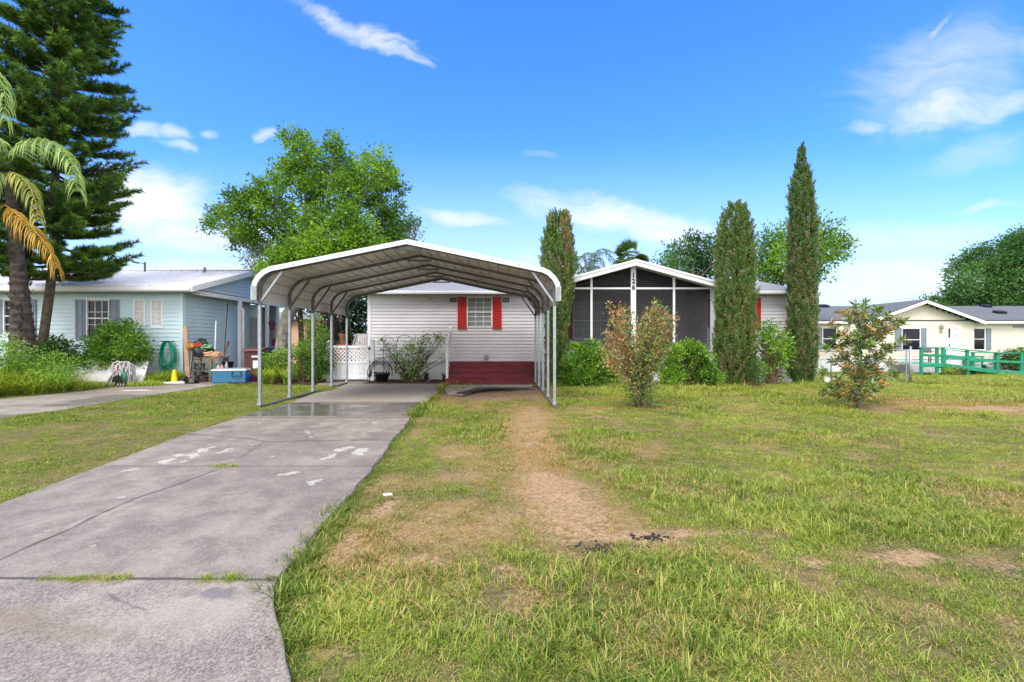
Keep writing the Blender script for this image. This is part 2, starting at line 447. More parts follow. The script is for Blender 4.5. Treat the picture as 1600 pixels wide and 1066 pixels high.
L['tree_mid'] = leaf_mat('tree_leaf', (0.020, 0.052, 0.012), (0.045, 0.105, 0.020), (0.10, 0.20, 0.032), 0.5, 0.3)
L['tree_far'] = leaf_mat('far_tree_leaf', (0.016, 0.048, 0.012), (0.040, 0.105, 0.024), (0.085, 0.18, 0.045), 0.5, 0.25)
L['grey_leaf'] = leaf_mat('grey_leaf', (0.06, 0.065, 0.05), (0.11, 0.11, 0.09), (0.16, 0.15, 0.13), 0.6, 0.2)
L['pine'] = leaf_mat('pine_needle', (0.016, 0.048, 0.009), (0.045, 0.105, 0.016), (0.125, 0.22, 0.035), 0.55, 0.18)
L['cypress_green'] = leaf_mat('cypress_spray', (0.030, 0.070, 0.018), (0.105, 0.185, 0.045), (0.21, 0.17, 0.085), 0.6, 0.15)
L['cypress_olive'] = leaf_mat('cypress_spray_olive', (0.036, 0.080, 0.026), (0.105, 0.180, 0.058), (0.20, 0.175, 0.09), 0.6, 0.15)
L['bush'] = leaf_mat('bush_leaf', (0.028, 0.080, 0.010), (0.100, 0.210, 0.020), (0.26, 0.38, 0.045), 0.4, 0.3)
L['bush_dark'] = leaf_mat('dark_bush_leaf', (0.014, 0.042, 0.008), (0.040, 0.105, 0.014), (0.10, 0.21, 0.025), 0.4, 0.3)
L['leggy'] = leaf_mat('reddish_shrub_leaf', (0.060, 0.125, 0.028), (0.19, 0.235, 0.065), (0.34, 0.135, 0.085), 0.5, 0.25)
L['magnolia'] = leaf_mat('magnolia_leaf', (0.038, 0.085, 0.016), (0.125, 0.175, 0.034), (0.30, 0.15, 0.04), 0.3, 0.15, 0.5)
L['petal'] = leaf_mat('white_petal', (0.78, 0.75, 0.66), (0.82, 0.79, 0.72), (0.85, 0.83, 0.78), 0.5, 0.3)
L['palm'] = leaf_mat('palm_leaflet', (0.10, 0.17, 0.045), (0.20, 0.30, 0.085), (0.34, 0.42, 0.15), 0.4, 0.25)
L['palm_yellow'] = leaf_mat('yellow_palm_leaflet', (0.22, 0.14, 0.03), (0.36, 0.215, 0.035), (0.42, 0.32, 0.07), 0.5, 0.25)
L['palm_mix'] = leaf_mat('yellowing_palm_leaflet', (0.13, 0.19, 0.05), (0.30, 0.30, 0.07), (0.50, 0.42, 0.09), 0.45, 0.25)
L['palm_dark'] = leaf_mat('far_palm_leaflet', (0.03, 0.07, 0.02), (0.065, 0.12, 0.035), (0.13, 0.19, 0.05), 0.4, 0.2)
L['palm_grey'] = leaf_mat('grey_palm_leaflet', (0.04, 0.085, 0.045), (0.085, 0.14, 0.07), (0.14, 0.20, 0.11), 0.5, 0.2)
L['weed'] = leaf_mat('weed_blade', (0.06, 0.125, 0.016), (0.19, 0.28, 0.035), (0.42, 0.44, 0.10), 0.5, 0.35)
L['purple'] = leaf_mat('dark_purple_blade', (0.012, 0.010, 0.014), (0.028, 0.014, 0.024), (0.05, 0.03, 0.04), 0.4, 0.1)
L['deadfrond'] = leaf_mat('dead_frond', (0.10, 0.06, 0.03), (0.20, 0.125, 0.07), (0.30, 0.20, 0.12), 0.7, 0.2)

# ------------------------------------------------------------------ the ground
DR_R = ([-8, 1.0, 1.6, 2.0, 2.36, 2.69, 2.76, 5.3, 8.74, 15.7], [-.3, -.62, -.80, -.97, -1.23, -1.42, -1.45, -1.64, -1.97, -2.30])
DR_L = ([-8, 2.0, 4.12, 5.5, 7.25, 9.35, 15.7], [-5.4, -4.6, -4.63, -4.87, -5.15, -5.32, -5.66])
def dr_right(y): return np.interp(y, *DR_R)
def dr_left(y): return np.interp(y, *DR_L)
NX0, NX1 = -12.9, -9.75            # the neighbour's drive
def n_left(y): return np.interp(y, [-5, 11, 15, 22], [-13.4, -13.1, -12.75, -12.3])
def ground_z(x, y):
    x = np.asarray(x, float); y = np.asarray(y, float)
    fall = -0.43*sst(14.5, 26.5, y)*sst(3, 12, x)
    und = (fbm(x, y, 0.55, 3, 5)-0.5)*0.10+(fbm(x, y, 2.3, 3, 6)-0.5)*0.035
    on = np.maximum(sst(0.02, 0.3, np.minimum(x-dr_left(y), dr_right(y)-x))*(y < 16.5), sst(0.02, 0.3, np.minimum(x-n_left(y), NX1-x))*(y < 23))
    near = 1-sst(20, 40, y)
    flat = sst(15.2, 16.2, y)*(x < 12)
    return fall+(und*(1-flat)*near-0.012)*(1-on)-0.06*on
def m_sand(x, y):
    p = [(0.5, 10.6), (0.42, 9.6), (0.30, 8.0), (0.22, 6.4), (0.33, 5.2), (0.42, 4.3), (0.48, 3.5)]
    wob = (fbm(x, y, 1.6, 4, 1)-0.5)*0.9
    d = segd(x, y, p)+wob*0.55
    s = sst(0.42, 0.0, d)*0.50
    for (cx, cy, rx, ry, dg, a, sd_) in ((0.45, 3.75, .42, .55, 0, .72, 1), (0.98, 3.45, .62, .14, 4, .85, 2), (0.40, 4.7, .28, .5, 0, .9, 3), (-1.22, 3.38, .12, .32, 15, .9, 4),
              (-1.12, 4.1, .10, .25, 0, .8, 5), (2.78, 3.22, .24, .13, 0, 1, 6), (2.1, 3.12, .14, .10, 0, .7, 7), (10.6, 10.3, 1.3, .32, -8, 1, 8), (9.5, 12.2, 1.2, .25, 0, .7, 9),
              (12.5, 8.9, .8, .4, 0, .9, 10), (-.05, 2.9, .15, .22, 0, .6, 12), (-.6, 3.15, .2, .1, 0, .7, 13), (4.0, 2.75, .15, .1, 0, .6, 15), (-.9, 2.2, .12, .1, 0, .6, 16),
              (1.6, 9.0, .3, .15, 0, .5, 17), (2.1, 7.6, .35, .12, 0, .6, 18), (3.6, 6.2, .3, .1, 0, .5, 19), (-.8, 6.0, .25, .12, 0, .5, 20), (4.6, 4.3, .25, .08, 0, .5, 21), (6.6, 13.4, .9, .2, 0, .6, 22)):
        s = np.maximum(s, a*ell(x, y, cx, cy, rx, ry, dg, 1.1, sd_, 0.8))
    return s
def m_dirt(x, y):
    d = ell(x, y, -0.65, 13.9, 1.75, 2.35, 0, 0.5, 30, 0.35)
    d = np.maximum(d, .48*sst(.63, .74, fbm(x, y, 1.5, 5, 44))*sst(-3, -1, x)*(y > 1.8))
    for (cx, cy, rx, ry, a, sd_) in ((7.7, 10.0, 1.1, .45, .7, 31), (3.0, 10.2, .5, .3, .6, 32), (5.3, 9.2, .5, .15, .6, 33), (11.5, 9.6, 1.2, .3, .8, 34), (0.75, 12.4, .6, .9, .5, 35), (-1.55, 3.3, .12, .5, .5, 36), (1.9, 3.55, .3, .12, .5, 37), (3.4, 3.0, .4, .12, .5, 38), (3.5, 2.5, .25, .12, .4, 39)):
        d = np.maximum(d, a*ell(x, y, cx, cy, rx, ry, 0, 0.7, sd_, 0.6))
    return d
def m_ash(x, y):
    return .45*np.maximum(ell(x, y, 0.66, 3.27, .30, .10, -6, 1.0, 40, 1.2), 0.75*ell(x, y, 1.05, 3.42, .17, .06, 0, 0.6, 41, 0.6))
def m_dry(x, y):
    band = sst(-0.1, 0.25, x-dr_right(y))*sst(1.6, 0.4, x)*sst(2.2, 3.6, y)*sst(14.5, 10.5, y)
    n = fbm(x, y, 1.1, 4, 50)
    d = band*np.clip(0.16+(n-0.5)*3.0+(fbm(x, y, 3.5, 3, 55)-.5)*1.2, 0, 1)
    d = np.maximum(d, sst(.75, .15, segd(x, y, [(0.45, 10.5), (0.25, 6.4), (0.42, 3.8)])+(n-0.5)*0.7)*0.95)
    d = np.maximum(d, 0.75*ell(x, y, 10.8, 10.6, 2.6, 1.2, 0, .9, 51, .5))
    d = np.maximum(d, sst(0.56, 0.78, fbm(x, y, 0.9, 4, 52))*0.65*sst(-6.5, -3, x))
    d = np.maximum(d, sst(0.60, 0.75, fbm(x, y, 3.0, 3, 53))*0.55)
    return np.clip(d*1.0, 0, 1)

def build_ground():
    xs = np.concatenate([[-700, -300, -120, -60, -40, -30], np.arange(-24, -8, .3), np.arange(-8, -3, .12), np.arange(-3, 4, .045), np.arange(4, 14, .1), np.arange(14, 30, .3), [34, 40, 60, 120, 300, 700]])
    ys = np.concatenate([[-300, -100, -40, -20, -10, -4, -1, 0, .8, 1.2], np.arange(1.5, 5.2, .04), np.arange(5.2, 11, .09), np.arange(11, 18, .18), np.arange(18, 34, .5), [38, 45, 60, 90, 140, 220, 400, 800, 1500]])
    X, Y = np.meshgrid(xs, ys); Z = ground_z(X, Y); nx, ny = len(xs), len(ys)
    v = np.stack([X, Y, Z], -1).reshape(-1, 3)
    i = (np.arange(ny-1)[:, None]*nx+np.arange(nx-1)[None]).ravel()
    f = np.stack([i, i+1, i+1+nx, i+nx], -1)
    m, t, b = new_mat('lawn_soil')
    tc = t.node('ShaderNodeTexCoord'); P = tc.outputs['Object']
    n1 = t.noise(P, 3.0, 8.0, .65); n2 = t.noise(P, 28.0, 6.0, .7); n3 = t.noise(P, 120.0, 3.0, .6)
    mixn = t.math('MULTIPLY_ADD', n2, .55, t.math('MULTIPLY', n3, .45))
    thatch = t.mix(t.ramp(mixn, .36, .62), (0.055, 0.045, 0.018, 1), (0.215, 0.175, 0.075, 1))
    thatch = t.mix(t.ramp(n1, .45, .65, 0, .55), thatch, (0.075, 0.100, 0.022, 1))
    thatch = t.mix(t.math('MULTIPLY', t.attr('dry'), .75), thatch, t.mix(t.ramp(mixn, .38, .62), (0.20, 0.125, 0.06, 1), (0.44, 0.31, 0.15, 1)))
    far = t.node('ShaderNodeVectorMath', operation='LENGTH'); t.link(P, far.inputs[0])
    thatch = t.mix(t.ramp(far.outputs['Value'], 20, 34, 0, .85), thatch, t.mix(t.ramp(n1, .35, .65), (0.085, 0.125, 0.024, 1), (0.19, 0.23, 0.06, 1)))
    dirt = t.mix(t.ramp(mixn, .38, .62), (0.15, 0.088, 0.055, 1), (0.40, 0.27, 0.185, 1))
    sand = t.mix(t.ramp(mixn, .35, .65), (0.21, 0.125, 0.062, 1), (0.46, 0.315, 0.190, 1))
    brk = t.math('SUBTRACT', n2, .5)
    def edge(a): return t.ramp(t.math('ADD', t.math('MULTIPLY_ADD', brk, 1.7, t.attr(a)), t.math('MULTIPLY', t.math('SUBTRACT', n1, .5), .9)), .32, .95)
    c = t.mix(edge('dirt'), thatch, dirt); c = t.mix(edge('sand'), c, sand)
    c = t.mix(t.ramp(t.math('MULTIPLY_ADD', brk, 1.6, t.attr('ash')), .35, .65), c, (0.018, 0.016, 0.016, 1))
    t.link(c, b.inputs['Base Color']); b.inputs['Roughness'].default_value = .95; b.inputs['Specular IOR Level'].default_value = .15
    bp = t.node('ShaderNodeBump'); bp.inputs['Strength'].default_value = .9; bp.inputs['Distance'].default_value = .025
    t.link(mixn, bp.inputs['Height']); t.link(bp.outputs[0], b.inputs['Normal'])
    x, y = v[:, 0], v[:, 1]
    o = np_mesh('ground', v, [f], m, attrs={'sand': m_sand(x, y), 'dirt': m_dirt(x, y), 'ash': m_ash(x, y), 'dry': m_dry(x, y)}, smooth=True)
    tag(o, kind='structure')
build_ground()

def seg_mask(x, y, pts, w, seed=0, rag=.5):
    q = [gp(*p) for p in pts]
    return sst(w, w*.35, segd(x, y, q)+(fbm(x, y, 9.0, 3, seed)-.5)*w*2*rag)
def build_driveway():
    m, t, b = new_mat('old_concrete')
    tc = t.node('ShaderNodeTexCoord'); P = tc.outputs['Object']
    n0 = t.noise(P, .55, 6, .6, .4); n1 = t.noise(P, 2.6, 8, .68, .3); n2 = t.noise(P, 60, 4, .7); n3 = t.noise(P, 210, 3, .7)
    vor = t.node('ShaderNodeTexVoronoi'); vor.inputs['Scale'].default_value = 120; t.link(P, vor.inputs['Vector'])
    c = t.mix(t.ramp(n1, .36, .64), (0.115, 0.096, 0.083, 1), (0.265, 0.228, 0.200, 1))
    c = t.mix(t.ramp(n0, .40, .64, 0, .62), c, (0.080, 0.067, 0.060, 1))
    c = t.mix(t.ramp(t.noise(P, 1.1, 8, .7, .8), .56, .72, 0, .45), c, (0.30, 0.262, 0.235, 1))
    c = t.mix(t.ramp(t.noise(P, 7.0, 8, .75, .5), .55, .72, 0, .4), c, (0.085, 0.076, 0.074, 1))
    mpx = t.node('ShaderNodeMapping'); mpx.inputs['Scale'].default_value = (3.2, .35, 1); t.link(P, mpx.inputs['Vector'])
    c = t.mix(t.ramp(t.noise(mpx.outputs[0], 1.0, 7, .65, .3), .50, .70, 0, .42), c, (0.10, 0.083, 0.073, 1))
    c = t.mix(t.ramp(t.noise(P, 16.0, 6, .7, .3), .52, .70, 0, .38), c, (0.36, 0.325, 0.295, 1))
    c = t.mix(t.ramp(t.noise(P, 34.0, 5, .75), .56, .72, 0, .5), c, (0.075, 0.063, 0.056, 1))
    # exposed stones
    st = t.mix(t.ramp(vor.outputs['Color'], .2, .9), (0.06, 0.052, 0.048, 1), (0.40, 0.36, 0.33, 1))
    c = t.mix(t.math('MULTIPLY_ADD', t.attr('aggr'), .34, .12), c, st)
    c = t.mix(t.ramp(t.math('MULTIPLY_ADD', n3, .4, n2), .55, .85, 0, .35), c, (0.33, 0.295, 0.27, 1))
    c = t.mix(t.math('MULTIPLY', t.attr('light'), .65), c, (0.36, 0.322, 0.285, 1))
    c = t.mix(t.math('MULTIPLY', t.attr('brown'), .5), c, (0.16, 0.115, 0.075, 1))
    c = t.mix(t.ramp(t.math('MULTIPLY_ADD', t.math('SUBTRACT', n2, .5), .9, t.attr('paint')), .30, .75, 0, .85), c, (0.58, 0.57, 0.56, 1))
    c = t.mix(t.math('MULTIPLY', t.attr('wet'), .58), c, (0.055, 0.051, 0.052, 1))
    c = t.mix(t.attr('crack'), c, (0.045, 0.040, 0.036, 1))
    c = t.mix(1.0, c, (1.0, 0.985, 0.945, 1), 'MULTIPLY')
    t.link(c, b.inputs['Base Color'])
    rg = t.ramp(t.math('MULTIPLY_ADD', t.math('SUBTRACT', n1, .5), .8, t.attr('wet')), .45, 1.0, .78, .13)
    t.link(rg, b.inputs['Roughness']); b.inputs['Specular IOR Level'].default_value = .35
    bp = t.node('ShaderNodeBump'); bp.inputs['Distance'].default_value = .006
    t.link(t.ramp(t.attr('wet'), .3, .8, .30, .04), bp.inputs['Strength'])
    t.link(t.math('ADD', n2, t.math('MULTIPLY', vor.outputs['Distance'], .7)), bp.inputs['Height']); t.link(bp.outputs[0], b.inputs['Normal'])
    M['concrete'] = m
    def slab(name, fl, fr, ys, nc, z, kind=True, edge_rag=0.0):
        s = np.linspace(0, 1, nc); S, Y = np.meshgrid(s, ys)
        l, r = fl(Y), fr(Y)
        if edge_rag:
            r = r+(fbm(Y*0+3, Y, 2.2, 3, 70)-.5)*edge_rag; 
        X = l+(r-l)*S
        Z = np.full_like(X, z)+(fbm(X, Y, .8, 2, 71)-.5)*.012
        nx, ny = nc, len(ys); v = np.stack([X, Y, Z], -1).reshape(-1, 3)
        i = (np.arange(ny-1)[:, None]*nx+np.arange(nx-1)[None]).ravel(); f = [np.stack([i, i+1, i+1+nx, i+nx], -1)]
        # the slab's sides go down into the soil
        ring = np.concatenate([np.arange(nx), np.arange(1, ny)*nx+nx-1, (ny-1)*nx+np.arange(nx-2, -1, -1), np.arange(ny-2, 0, -1)*nx])
        lo = v[ring].copy(); lo[:, 2] = z-.16; k = len(v); v = np.concatenate([v, lo]); n = len(ring); a = np.arange(n); c_ = (a+1) % n
        f.append(np.stack([ring[a], k+a, k+c_, ring[c_]], -1))
        return v, f
    ys = np.concatenate([np.arange(-6, 1.4, .5), np.arange(1.4, 3.4, .011), np.arange(3.4, 6, .02), np.arange(6, 15.72, .045)])
    v, f = slab('driveway', dr_left, dr_right, ys, 230, .028, edge_rag=.10)
    x, y = v[:, 0], v[:, 1]
    cr = np.zeros(len(x))
    for pts, w, a, sd_ in (([(0, 882), (30, 867), (115, 830), (150, 811), (215, 782), (280, 760), (340, 737)], .022, .8, 1), ([(340, 737), (372, 720), (410, 696)], .02, .45, 2),
                   ([(295, 681), (385, 687), (415, 693), (470, 692), (655, 690)], .03, .8, 3), ([(170, 935), (190, 948), (228, 962)], .010, .55, 4), ([(510, 800), (535, 780), (560, 760)], .012, .35, 5),
                   ([(100, 800), (180, 805)], .008, .25, 6), ([(640, 640), (690, 606)], .02, .3, 7)):
        cr = np.maximum(cr, a*seg_mask(x, y, pts, w, sd_))
    wob = (fbm(x, y, 7, 3, 9)-.5)*.02
    for Y0, w, a in ((2.79, .018, .95), (5.36, .018, .95), (8.75, .03, .9), (10.85, .03, .35), (14.6, .02, .2)):
        cr = np.maximum(cr, a*sst(w, w*.4, np.abs(y+wob+x*.012*(Y0 < 5)-Y0)))
    pa = np.zeros(len(x))
    zz = lambda q: [(a/2, 580+b_/2) for a, b_ in q]
    for pts, w in (([(515, 292), (560, 270)], .07), ([(572, 290), (605, 272)], .07), ([(600, 268), (642, 255)], .09), ([(680, 263), (718, 247)], .07), ([(645, 248), (660, 243)], .07), ([(1030, 278), (1052, 262)], .07),
               ([(1062, 251), (1085, 246)], .09), ([(1108, 272), (1138, 248)], .065), ([(885, 331), (928, 325)], .05), ([(970, 358), (1010, 345)], .045), ([(395, 318), (425, 313)], .04), ([(362, 405), (385, 402)], .022),
               ([(268, 563), (288, 559)], .018), ([(845, 274), (855, 272)], .03), ([(958, 190), (975, 215)], .03), ([(795, 175), (815, 168)], .04), ([(1155, 175), (1170, 165)], .05), ([(1110, 158), (1125, 153)], .04), ([(140, 512), (160, 508)], .02), ([(700, 290), (740, 282)], .03)):
        pa = np.maximum(pa, seg_mask(x, y, zz(pts), w*1.3, 11, 1.5)*.52)
    wet = sst(8.85, 8.95, y+(fbm(x, y, 1.2, 3, 12)-.5)*.12)*sst(11.0, 10.75, y+(fbm(x, y, .9, 4, 13)-.5)*.5)
    wet = wet*(.48+.5*sst(.35,.6,fbm(x, y*2, 1.4, 4, 29)))
    wet = np.maximum(wet, .75*sst(.42, .30, np.abs(fbm(x, y, .8, 4, 14)-.55)*6)*sst(6.3, 7.2, y)*sst(8.7, 8.0, y)*.6)
    wet = np.maximum(wet, .8*ell(x, y, -1.72, 2.66, .20, .06, 0, .8, 15, .8))
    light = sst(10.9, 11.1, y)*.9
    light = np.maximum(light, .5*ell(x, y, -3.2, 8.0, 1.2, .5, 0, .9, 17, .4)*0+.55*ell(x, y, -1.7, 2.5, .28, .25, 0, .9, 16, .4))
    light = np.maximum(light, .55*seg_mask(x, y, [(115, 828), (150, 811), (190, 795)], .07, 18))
    brown = np.maximum(.9*ell(x, y, -2.7, 2.42, .28, .09, 10, .9, 19, .7), .7*ell(x, y, -2.25, 2.3, .3, .07, -10, .9, 20, .8))
    brown = np.maximum(brown, .6*sst(.35, .1, np.abs(y-8.75))*sst(.45, .6, fbm(x, y, 1.5, 3, 21)))
    ag = sst(3.0, 2.6, y)*.85+.15
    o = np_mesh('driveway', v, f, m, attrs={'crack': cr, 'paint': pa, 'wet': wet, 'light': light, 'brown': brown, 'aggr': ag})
    tag(o, kind='structure')
    # neighbour's drive
    v, f = slab('d', n_left, lambda y: np.interp(y, [-5, 10, 15.5, 24], [-9.5, -9.7, -9.95, -10.2]), np.arange(-2, 23.5, .09), 60, .022)
    x, y = v[:, 0], v[:, 1]
    wet = .8*sst(.46, .58, fbm(x*.6, y, .55, 4, 24))*sst(16.2, 14, y)+.55*sst(15.0, 16.5, y)
    pa = np.maximum(ell(x, y, -11.2, 13.6, .45, .16, 0, .5, 25, .4), .8*ell(x, y, -10.6, 15.3, .3, .08, 0, .5, 26, .4))
    br = .7*ell(x, y, -11.6, 14.2, .7, .2, 5, .9, 27, .5)+.8*sst(.18, .02, x-n_left(y))
    o = np_mesh('driveway', v, f, m, attrs={'crack': sst(.04, .015, np.abs(y-12.9)), 'paint': pa*.9, 'wet': np.clip(wet, 0, 1), 'light': .35+0*x, 'brown': np.clip(br, 0, 1), 'aggr': 0*x})
    tag(o, kind='structure')
    # short walk to the lattice gate
    v, f = slab('p', lambda y: -6.75+0*y, lambda y: -5.2+0*y, np.arange(15.78, 17.6, .09), 30, .02)
    x, y = v[:, 0], v[:, 1]
    o = np_mesh('path', v, f, m, attrs={'crack': 0*x, 'paint': 0*x, 'wet': .35+0*x, 'light': .3+0*x, 'brown': .5+0*x, 'aggr': 0*x})
    tag(o, kind='structure')
build_driveway()

# mulch bed along the grey wall, and the litter strip under the shrubs behind the carport posts
def mulch_bed(name, pts):
    mb = MB(); n = len(pts)
    mb.add([(p[0], p[1], .035) for p in pts]+[(p[0], p[1], -.05) for p in pts], [tuple(range(n))]+[(i, (i+1) % n, (i+1) % n+n, i+n) for i in range(n)])
    # loose chips
    xs = [p[0] for p in pts]; ys = [p[1] for p in pts]
    for k in range(500):
        x = random.uniform(min(xs), max(xs)); y = random.uniform(min(ys), max(ys))
        mb.obox((x, y, .045), (random.uniform(.03, .10), random.uniform(.015, .03), .015), (random.uniform(-.4, .4), random.uniform(-.4, .4), random.uniform(0, 3.1)))
    o = mb.build(name, M['mulch']); tag(o, 'strip of red brown bark mulch with loose chips at the foot of a wall' if name == 'mulch_bed' else 'brown leaf litter under the shrubs behind the carport posts', 'mulch', kind='stuff')
mulch_bed('mulch_bed', [(-5.15, 15.95), (-2.36, 15.95), (-2.36, 17.22), (-5.15, 17.22)])
mulch_bed('leaf_litter', [(-9.5, 15.4), (-6.8, 15.7), (-6.8, 17.6), (-9.6, 17.6)])

# ------------------------------------------------------------------ grass
def grass_mat():
    m, t, b = new_mat('grass_blade')
    inst = t.attr('gtint', 'INSTANCER'); dry = t.attr('gdry', 'INSTANCER'); own = t.attr('tint')
    k = t.math('MULTIPLY_ADD', t.math('SUBTRACT', own, .5), .7, inst, clamp=True)
    cr = t.node('ShaderNodeValToRGB'); e = cr.color_ramp.elements
    e[0].position = 0; e[0].color = (0.055, 0.120, 0.011, 1); e[1].position = 1; e[1].color = (0.52, 0.54, 0.115, 1)
    q = e.new(.45); q.color = (0.250, 0.340, 0.042, 1)
    t.link(k, cr.inputs[0])
    straw = t.mix(own, (0.24, 0.13, 0.05, 1), (0.60, 0.43, 0.19, 1))
    d = t.ramp(t.math('MULTIPLY_ADD', t.math('SUBTRACT', own, .5), 1.1, dry), .35, .75)
    c = t.mix(d, cr.outputs[0], straw)
    t.link(c, b.inputs['Base Color']); b.inputs['Roughness'].default_value = .5; b.inputs['Specular IOR Level'].default_value = .3
    tr = t.node('ShaderNodeBsdfTranslucent'); t.link(t.mix(1, c, (1.35, 1.3, .6, 1), 'MULTIPLY'), tr.inputs['Color'])
    mx = t.node('ShaderNodeMixShader'); mx.inputs[0].default_value = .35
    t.link(b.outputs[0], mx.inputs[1]); t.link(tr.outputs[0], mx.inputs[2]); t.link(mx.outputs[0], t.n['Material Output'].inputs['Surface'])
    return m
M['grass'] = grass_mat()
def blades(rng, n, spread, hlo, hhi, w, lean=.55):
    """n bent grass blades as one array mesh"""
    ang = rng.uniform(0, 2*np.pi, n); r = spread*np.sqrt(rng.random(n))
    bx, by = r*np.cos(ang), r*np.sin(ang)
    h = rng.uniform(hlo, hhi, n); la = rng.uniform(0, 2*np.pi, n); ln = rng.uniform(.15, 1, n)*lean*h
    dx, dy = np.cos(la), np.sin(la); px, py = -dy, dx
    ww = w*rng.uniform(.7, 1.3, n)/2
    def pt(f, fw):
        x = bx+dx*ln*f*f*1.2; y = by+dy*ln*f*f*1.2; z = h*(f-.28*f*f*(ln/h))
        return np.stack([x+px*ww*fw, y+py*ww*fw, z], -1), np.stack([x-px*ww*fw, y-py*ww*fw, z], -1)
    a0, b0 = pt(0., 1); a1, b1 = pt(.45, 1); a2, b2 = pt(.78, .7); tip, _ = pt(1., 0)
    v = np.stack([a0, b0, a1, b1, a2, b2, tip], 1).reshape(-1, 3)
    i = np.arange(n)*7
    q = np.concatenate([np.stack([i, i+1, i+3, i+2], -1), np.stack([i+2, i+3, i+5, i+4], -1)])
    tri = np.stack([i+4, i+5, i+6], -1)
    return v, [q, tri], np.repeat(rng.random(n), 7)
def build_grass():
    rng = np.random.default_rng(5)
    src = bpy.data.collections.new('grass_tufts')
    specs = [(50, .13, .022, .055, .0046, 1.6), (44, .12, .03, .075, .0050, 1.4), (40, .13, .016, .036, .0048, 3.2), (24, .065, .045, .105, .0055, 1.1), (16, .05, .07, .155, .0062, .95), (26, .09, .02, .05, .011, 1.6)]
    for k, sp in enumerate(specs):
        v, f, tn = blades(rng, *sp)
        o = np_mesh('grass_tuft', v, f, M['grass'], attrs={'tint': tn}); COL.objects.unlink(o); src.objects.link(o)
    pts = []
    def scatter(x0, x1, y0, y1, dens):
        n = int((x1-x0)*(y1-y0)*dens); pts.append(np.stack([rng.uniform(x0, x1, n), rng.uniform(y0, y1, n)], -1))
    scatter(-3.2, 4.6, 1.3, 2.6, 470); scatter(-3.5, 6.5, 2.6, 4.2, 430); scatter(-4, 9, 4.2, 6.5, 320); scatter(-10, 12, 6.5, 9.5, 210); scatter(-11, 18, 9.5, 13, 145); scatter(-14.8, 24, 13, 17, 105); scatter(10.8, 34, 17, 28, 60)
    scatter(-9.9, -4.4, 4.0, 6.5, 320)
    P = np.concatenate(pts); x, y = P[:, 0], P[:, 1]
    # a fringe that leans over the drive's edges
    n = 1700; ye = rng.uniform(1.4, 15.3, n); xe = dr_right(ye)+rng.normal(.02, .05, n); e1 = np.stack([xe, ye], -1)
    n = 900; ye = rng.uniform(4, 15.3, n); e2 = np.stack([dr_left(ye)+rng.normal(-.02, .05, n), ye], -1)
    n = 700; ye = rng.uniform(8, 16, n); e3 = np.stack([np.interp(ye, [-5, 10, 15.5, 24], [-9.5, -9.7, -9.95, -10.2])+rng.normal(.03, .06, n), ye], -1)
    n = 700; ye = rng.uniform(10, 16.5, n); e5 = np.stack([n_left(ye)+rng.normal(-.10, .08, n), ye], -1)
    # weeds in the joint across the drive
    n = 90; xe = np.concatenate([rng.uniform(-2.95, -2.35, 60), rng.uniform(-1.95, -1.45, 30)]); e4 = np.stack([xe, 2.79-xe*.012+rng.normal(0, .012, n)], -1)
    e6 = np.stack([rng.uniform(-3.55, -3.25, 14), 5.36+rng.normal(0, .015, 14)], -1)
    sand, dirt, ash = m_sand(x, y), m_dirt(x, y), m_ash(x, y)
    on = ((x > dr_left(y)-.0) & (x < dr_right(y)+.015) & (y < 15.75)) | ((x > n_left(y)-.05) & (x < -9.6) & (y < 24))
    bed = ((x > -5.3) & (x < .95) & (y > 15.55)) | ((y > 15.3) & (x < 10.9) & (x > 1)) & (y > 16.2) | ((y > 15.6) & (x < -6.7) & (x > -9.6)) | ((x < -5.2) & (x > -6.8) & (y > 15.75))
    patch = np.clip(fbm(x, y, 1.8, 4, 60)*2.4-.15, .40, 1)
    dens = (1-.62*np.clip(sand*1.2, 0, 1))*(1-.90*dirt)*(1-.8*ash)*patch
    keep = (~on) & (~bed) & (rng.random(len(x)) < dens)
    P = np.concatenate([P[keep], e1, e2, e3, e5, e4, e6]); x, y = P[:, 0], P[:, 1]
    nE4 = 90+14
    z = ground_z(x, y); z[-nE4:] = .028
    dry = np.clip(m_dry(x, y)*np.where(x < -4.4, .6, .88)+.35*m_sand(x, y)+.3*m_dirt(x, y)+(rng.random(len(x))-.5)*.35, 0, 1)
    lush = sst(.46, .62, fbm(x, y, .7, 3, 61))
    tint = np.clip(.33+.55*(fbm(x, y, .8, 4, 62)-.35)+(rng.random(len(x))-.5)*.35+.12*sst(1, 4, x)*sst(2.8, 4, y), 0, 1)
    edge = sst(.35, .0, np.abs(x-dr_right(y)))*(y < 12); tint = tint*(1-.55*edge); dry = dry*(1-.6*edge)
    left = (x < -4.4); tint = np.where(left, tint*.80, tint*.95)
    sc = rng.uniform(.55, 1.15, len(x))*(.72+.5*lush)*(1-.45*m_sand(x, y))*np.where(left, .75, 1)*(1-.25*m_dry(x, y))
    sc = sc*(.82+.75*sst(5, 16, y)); sc[-nE4:] *= .5
    me = bpy.data.meshes.new('grass'); me.vertices.add(len(x)); me.vertices.foreach_set('co', np.stack([x, y, z-.004], -1).astype(np.float32).ravel())
    tall = rng.random(len(x)) < (.05+.30*lush)*(~left)*(1-.8*dry)
    idx = np.where(tall, rng.choice([3, 4], len(x), p=[.72, .28]), rng.choice([0, 1, 2, 3, 5], len(x), p=[.40, .33, .13, .08, .06]))
    thatch = rng.random(len(x)) < dry*.55; idx = np.where(thatch, 2, idx); dry = np.where(idx == 2, np.clip(dry+.45, 0, 1), dry)
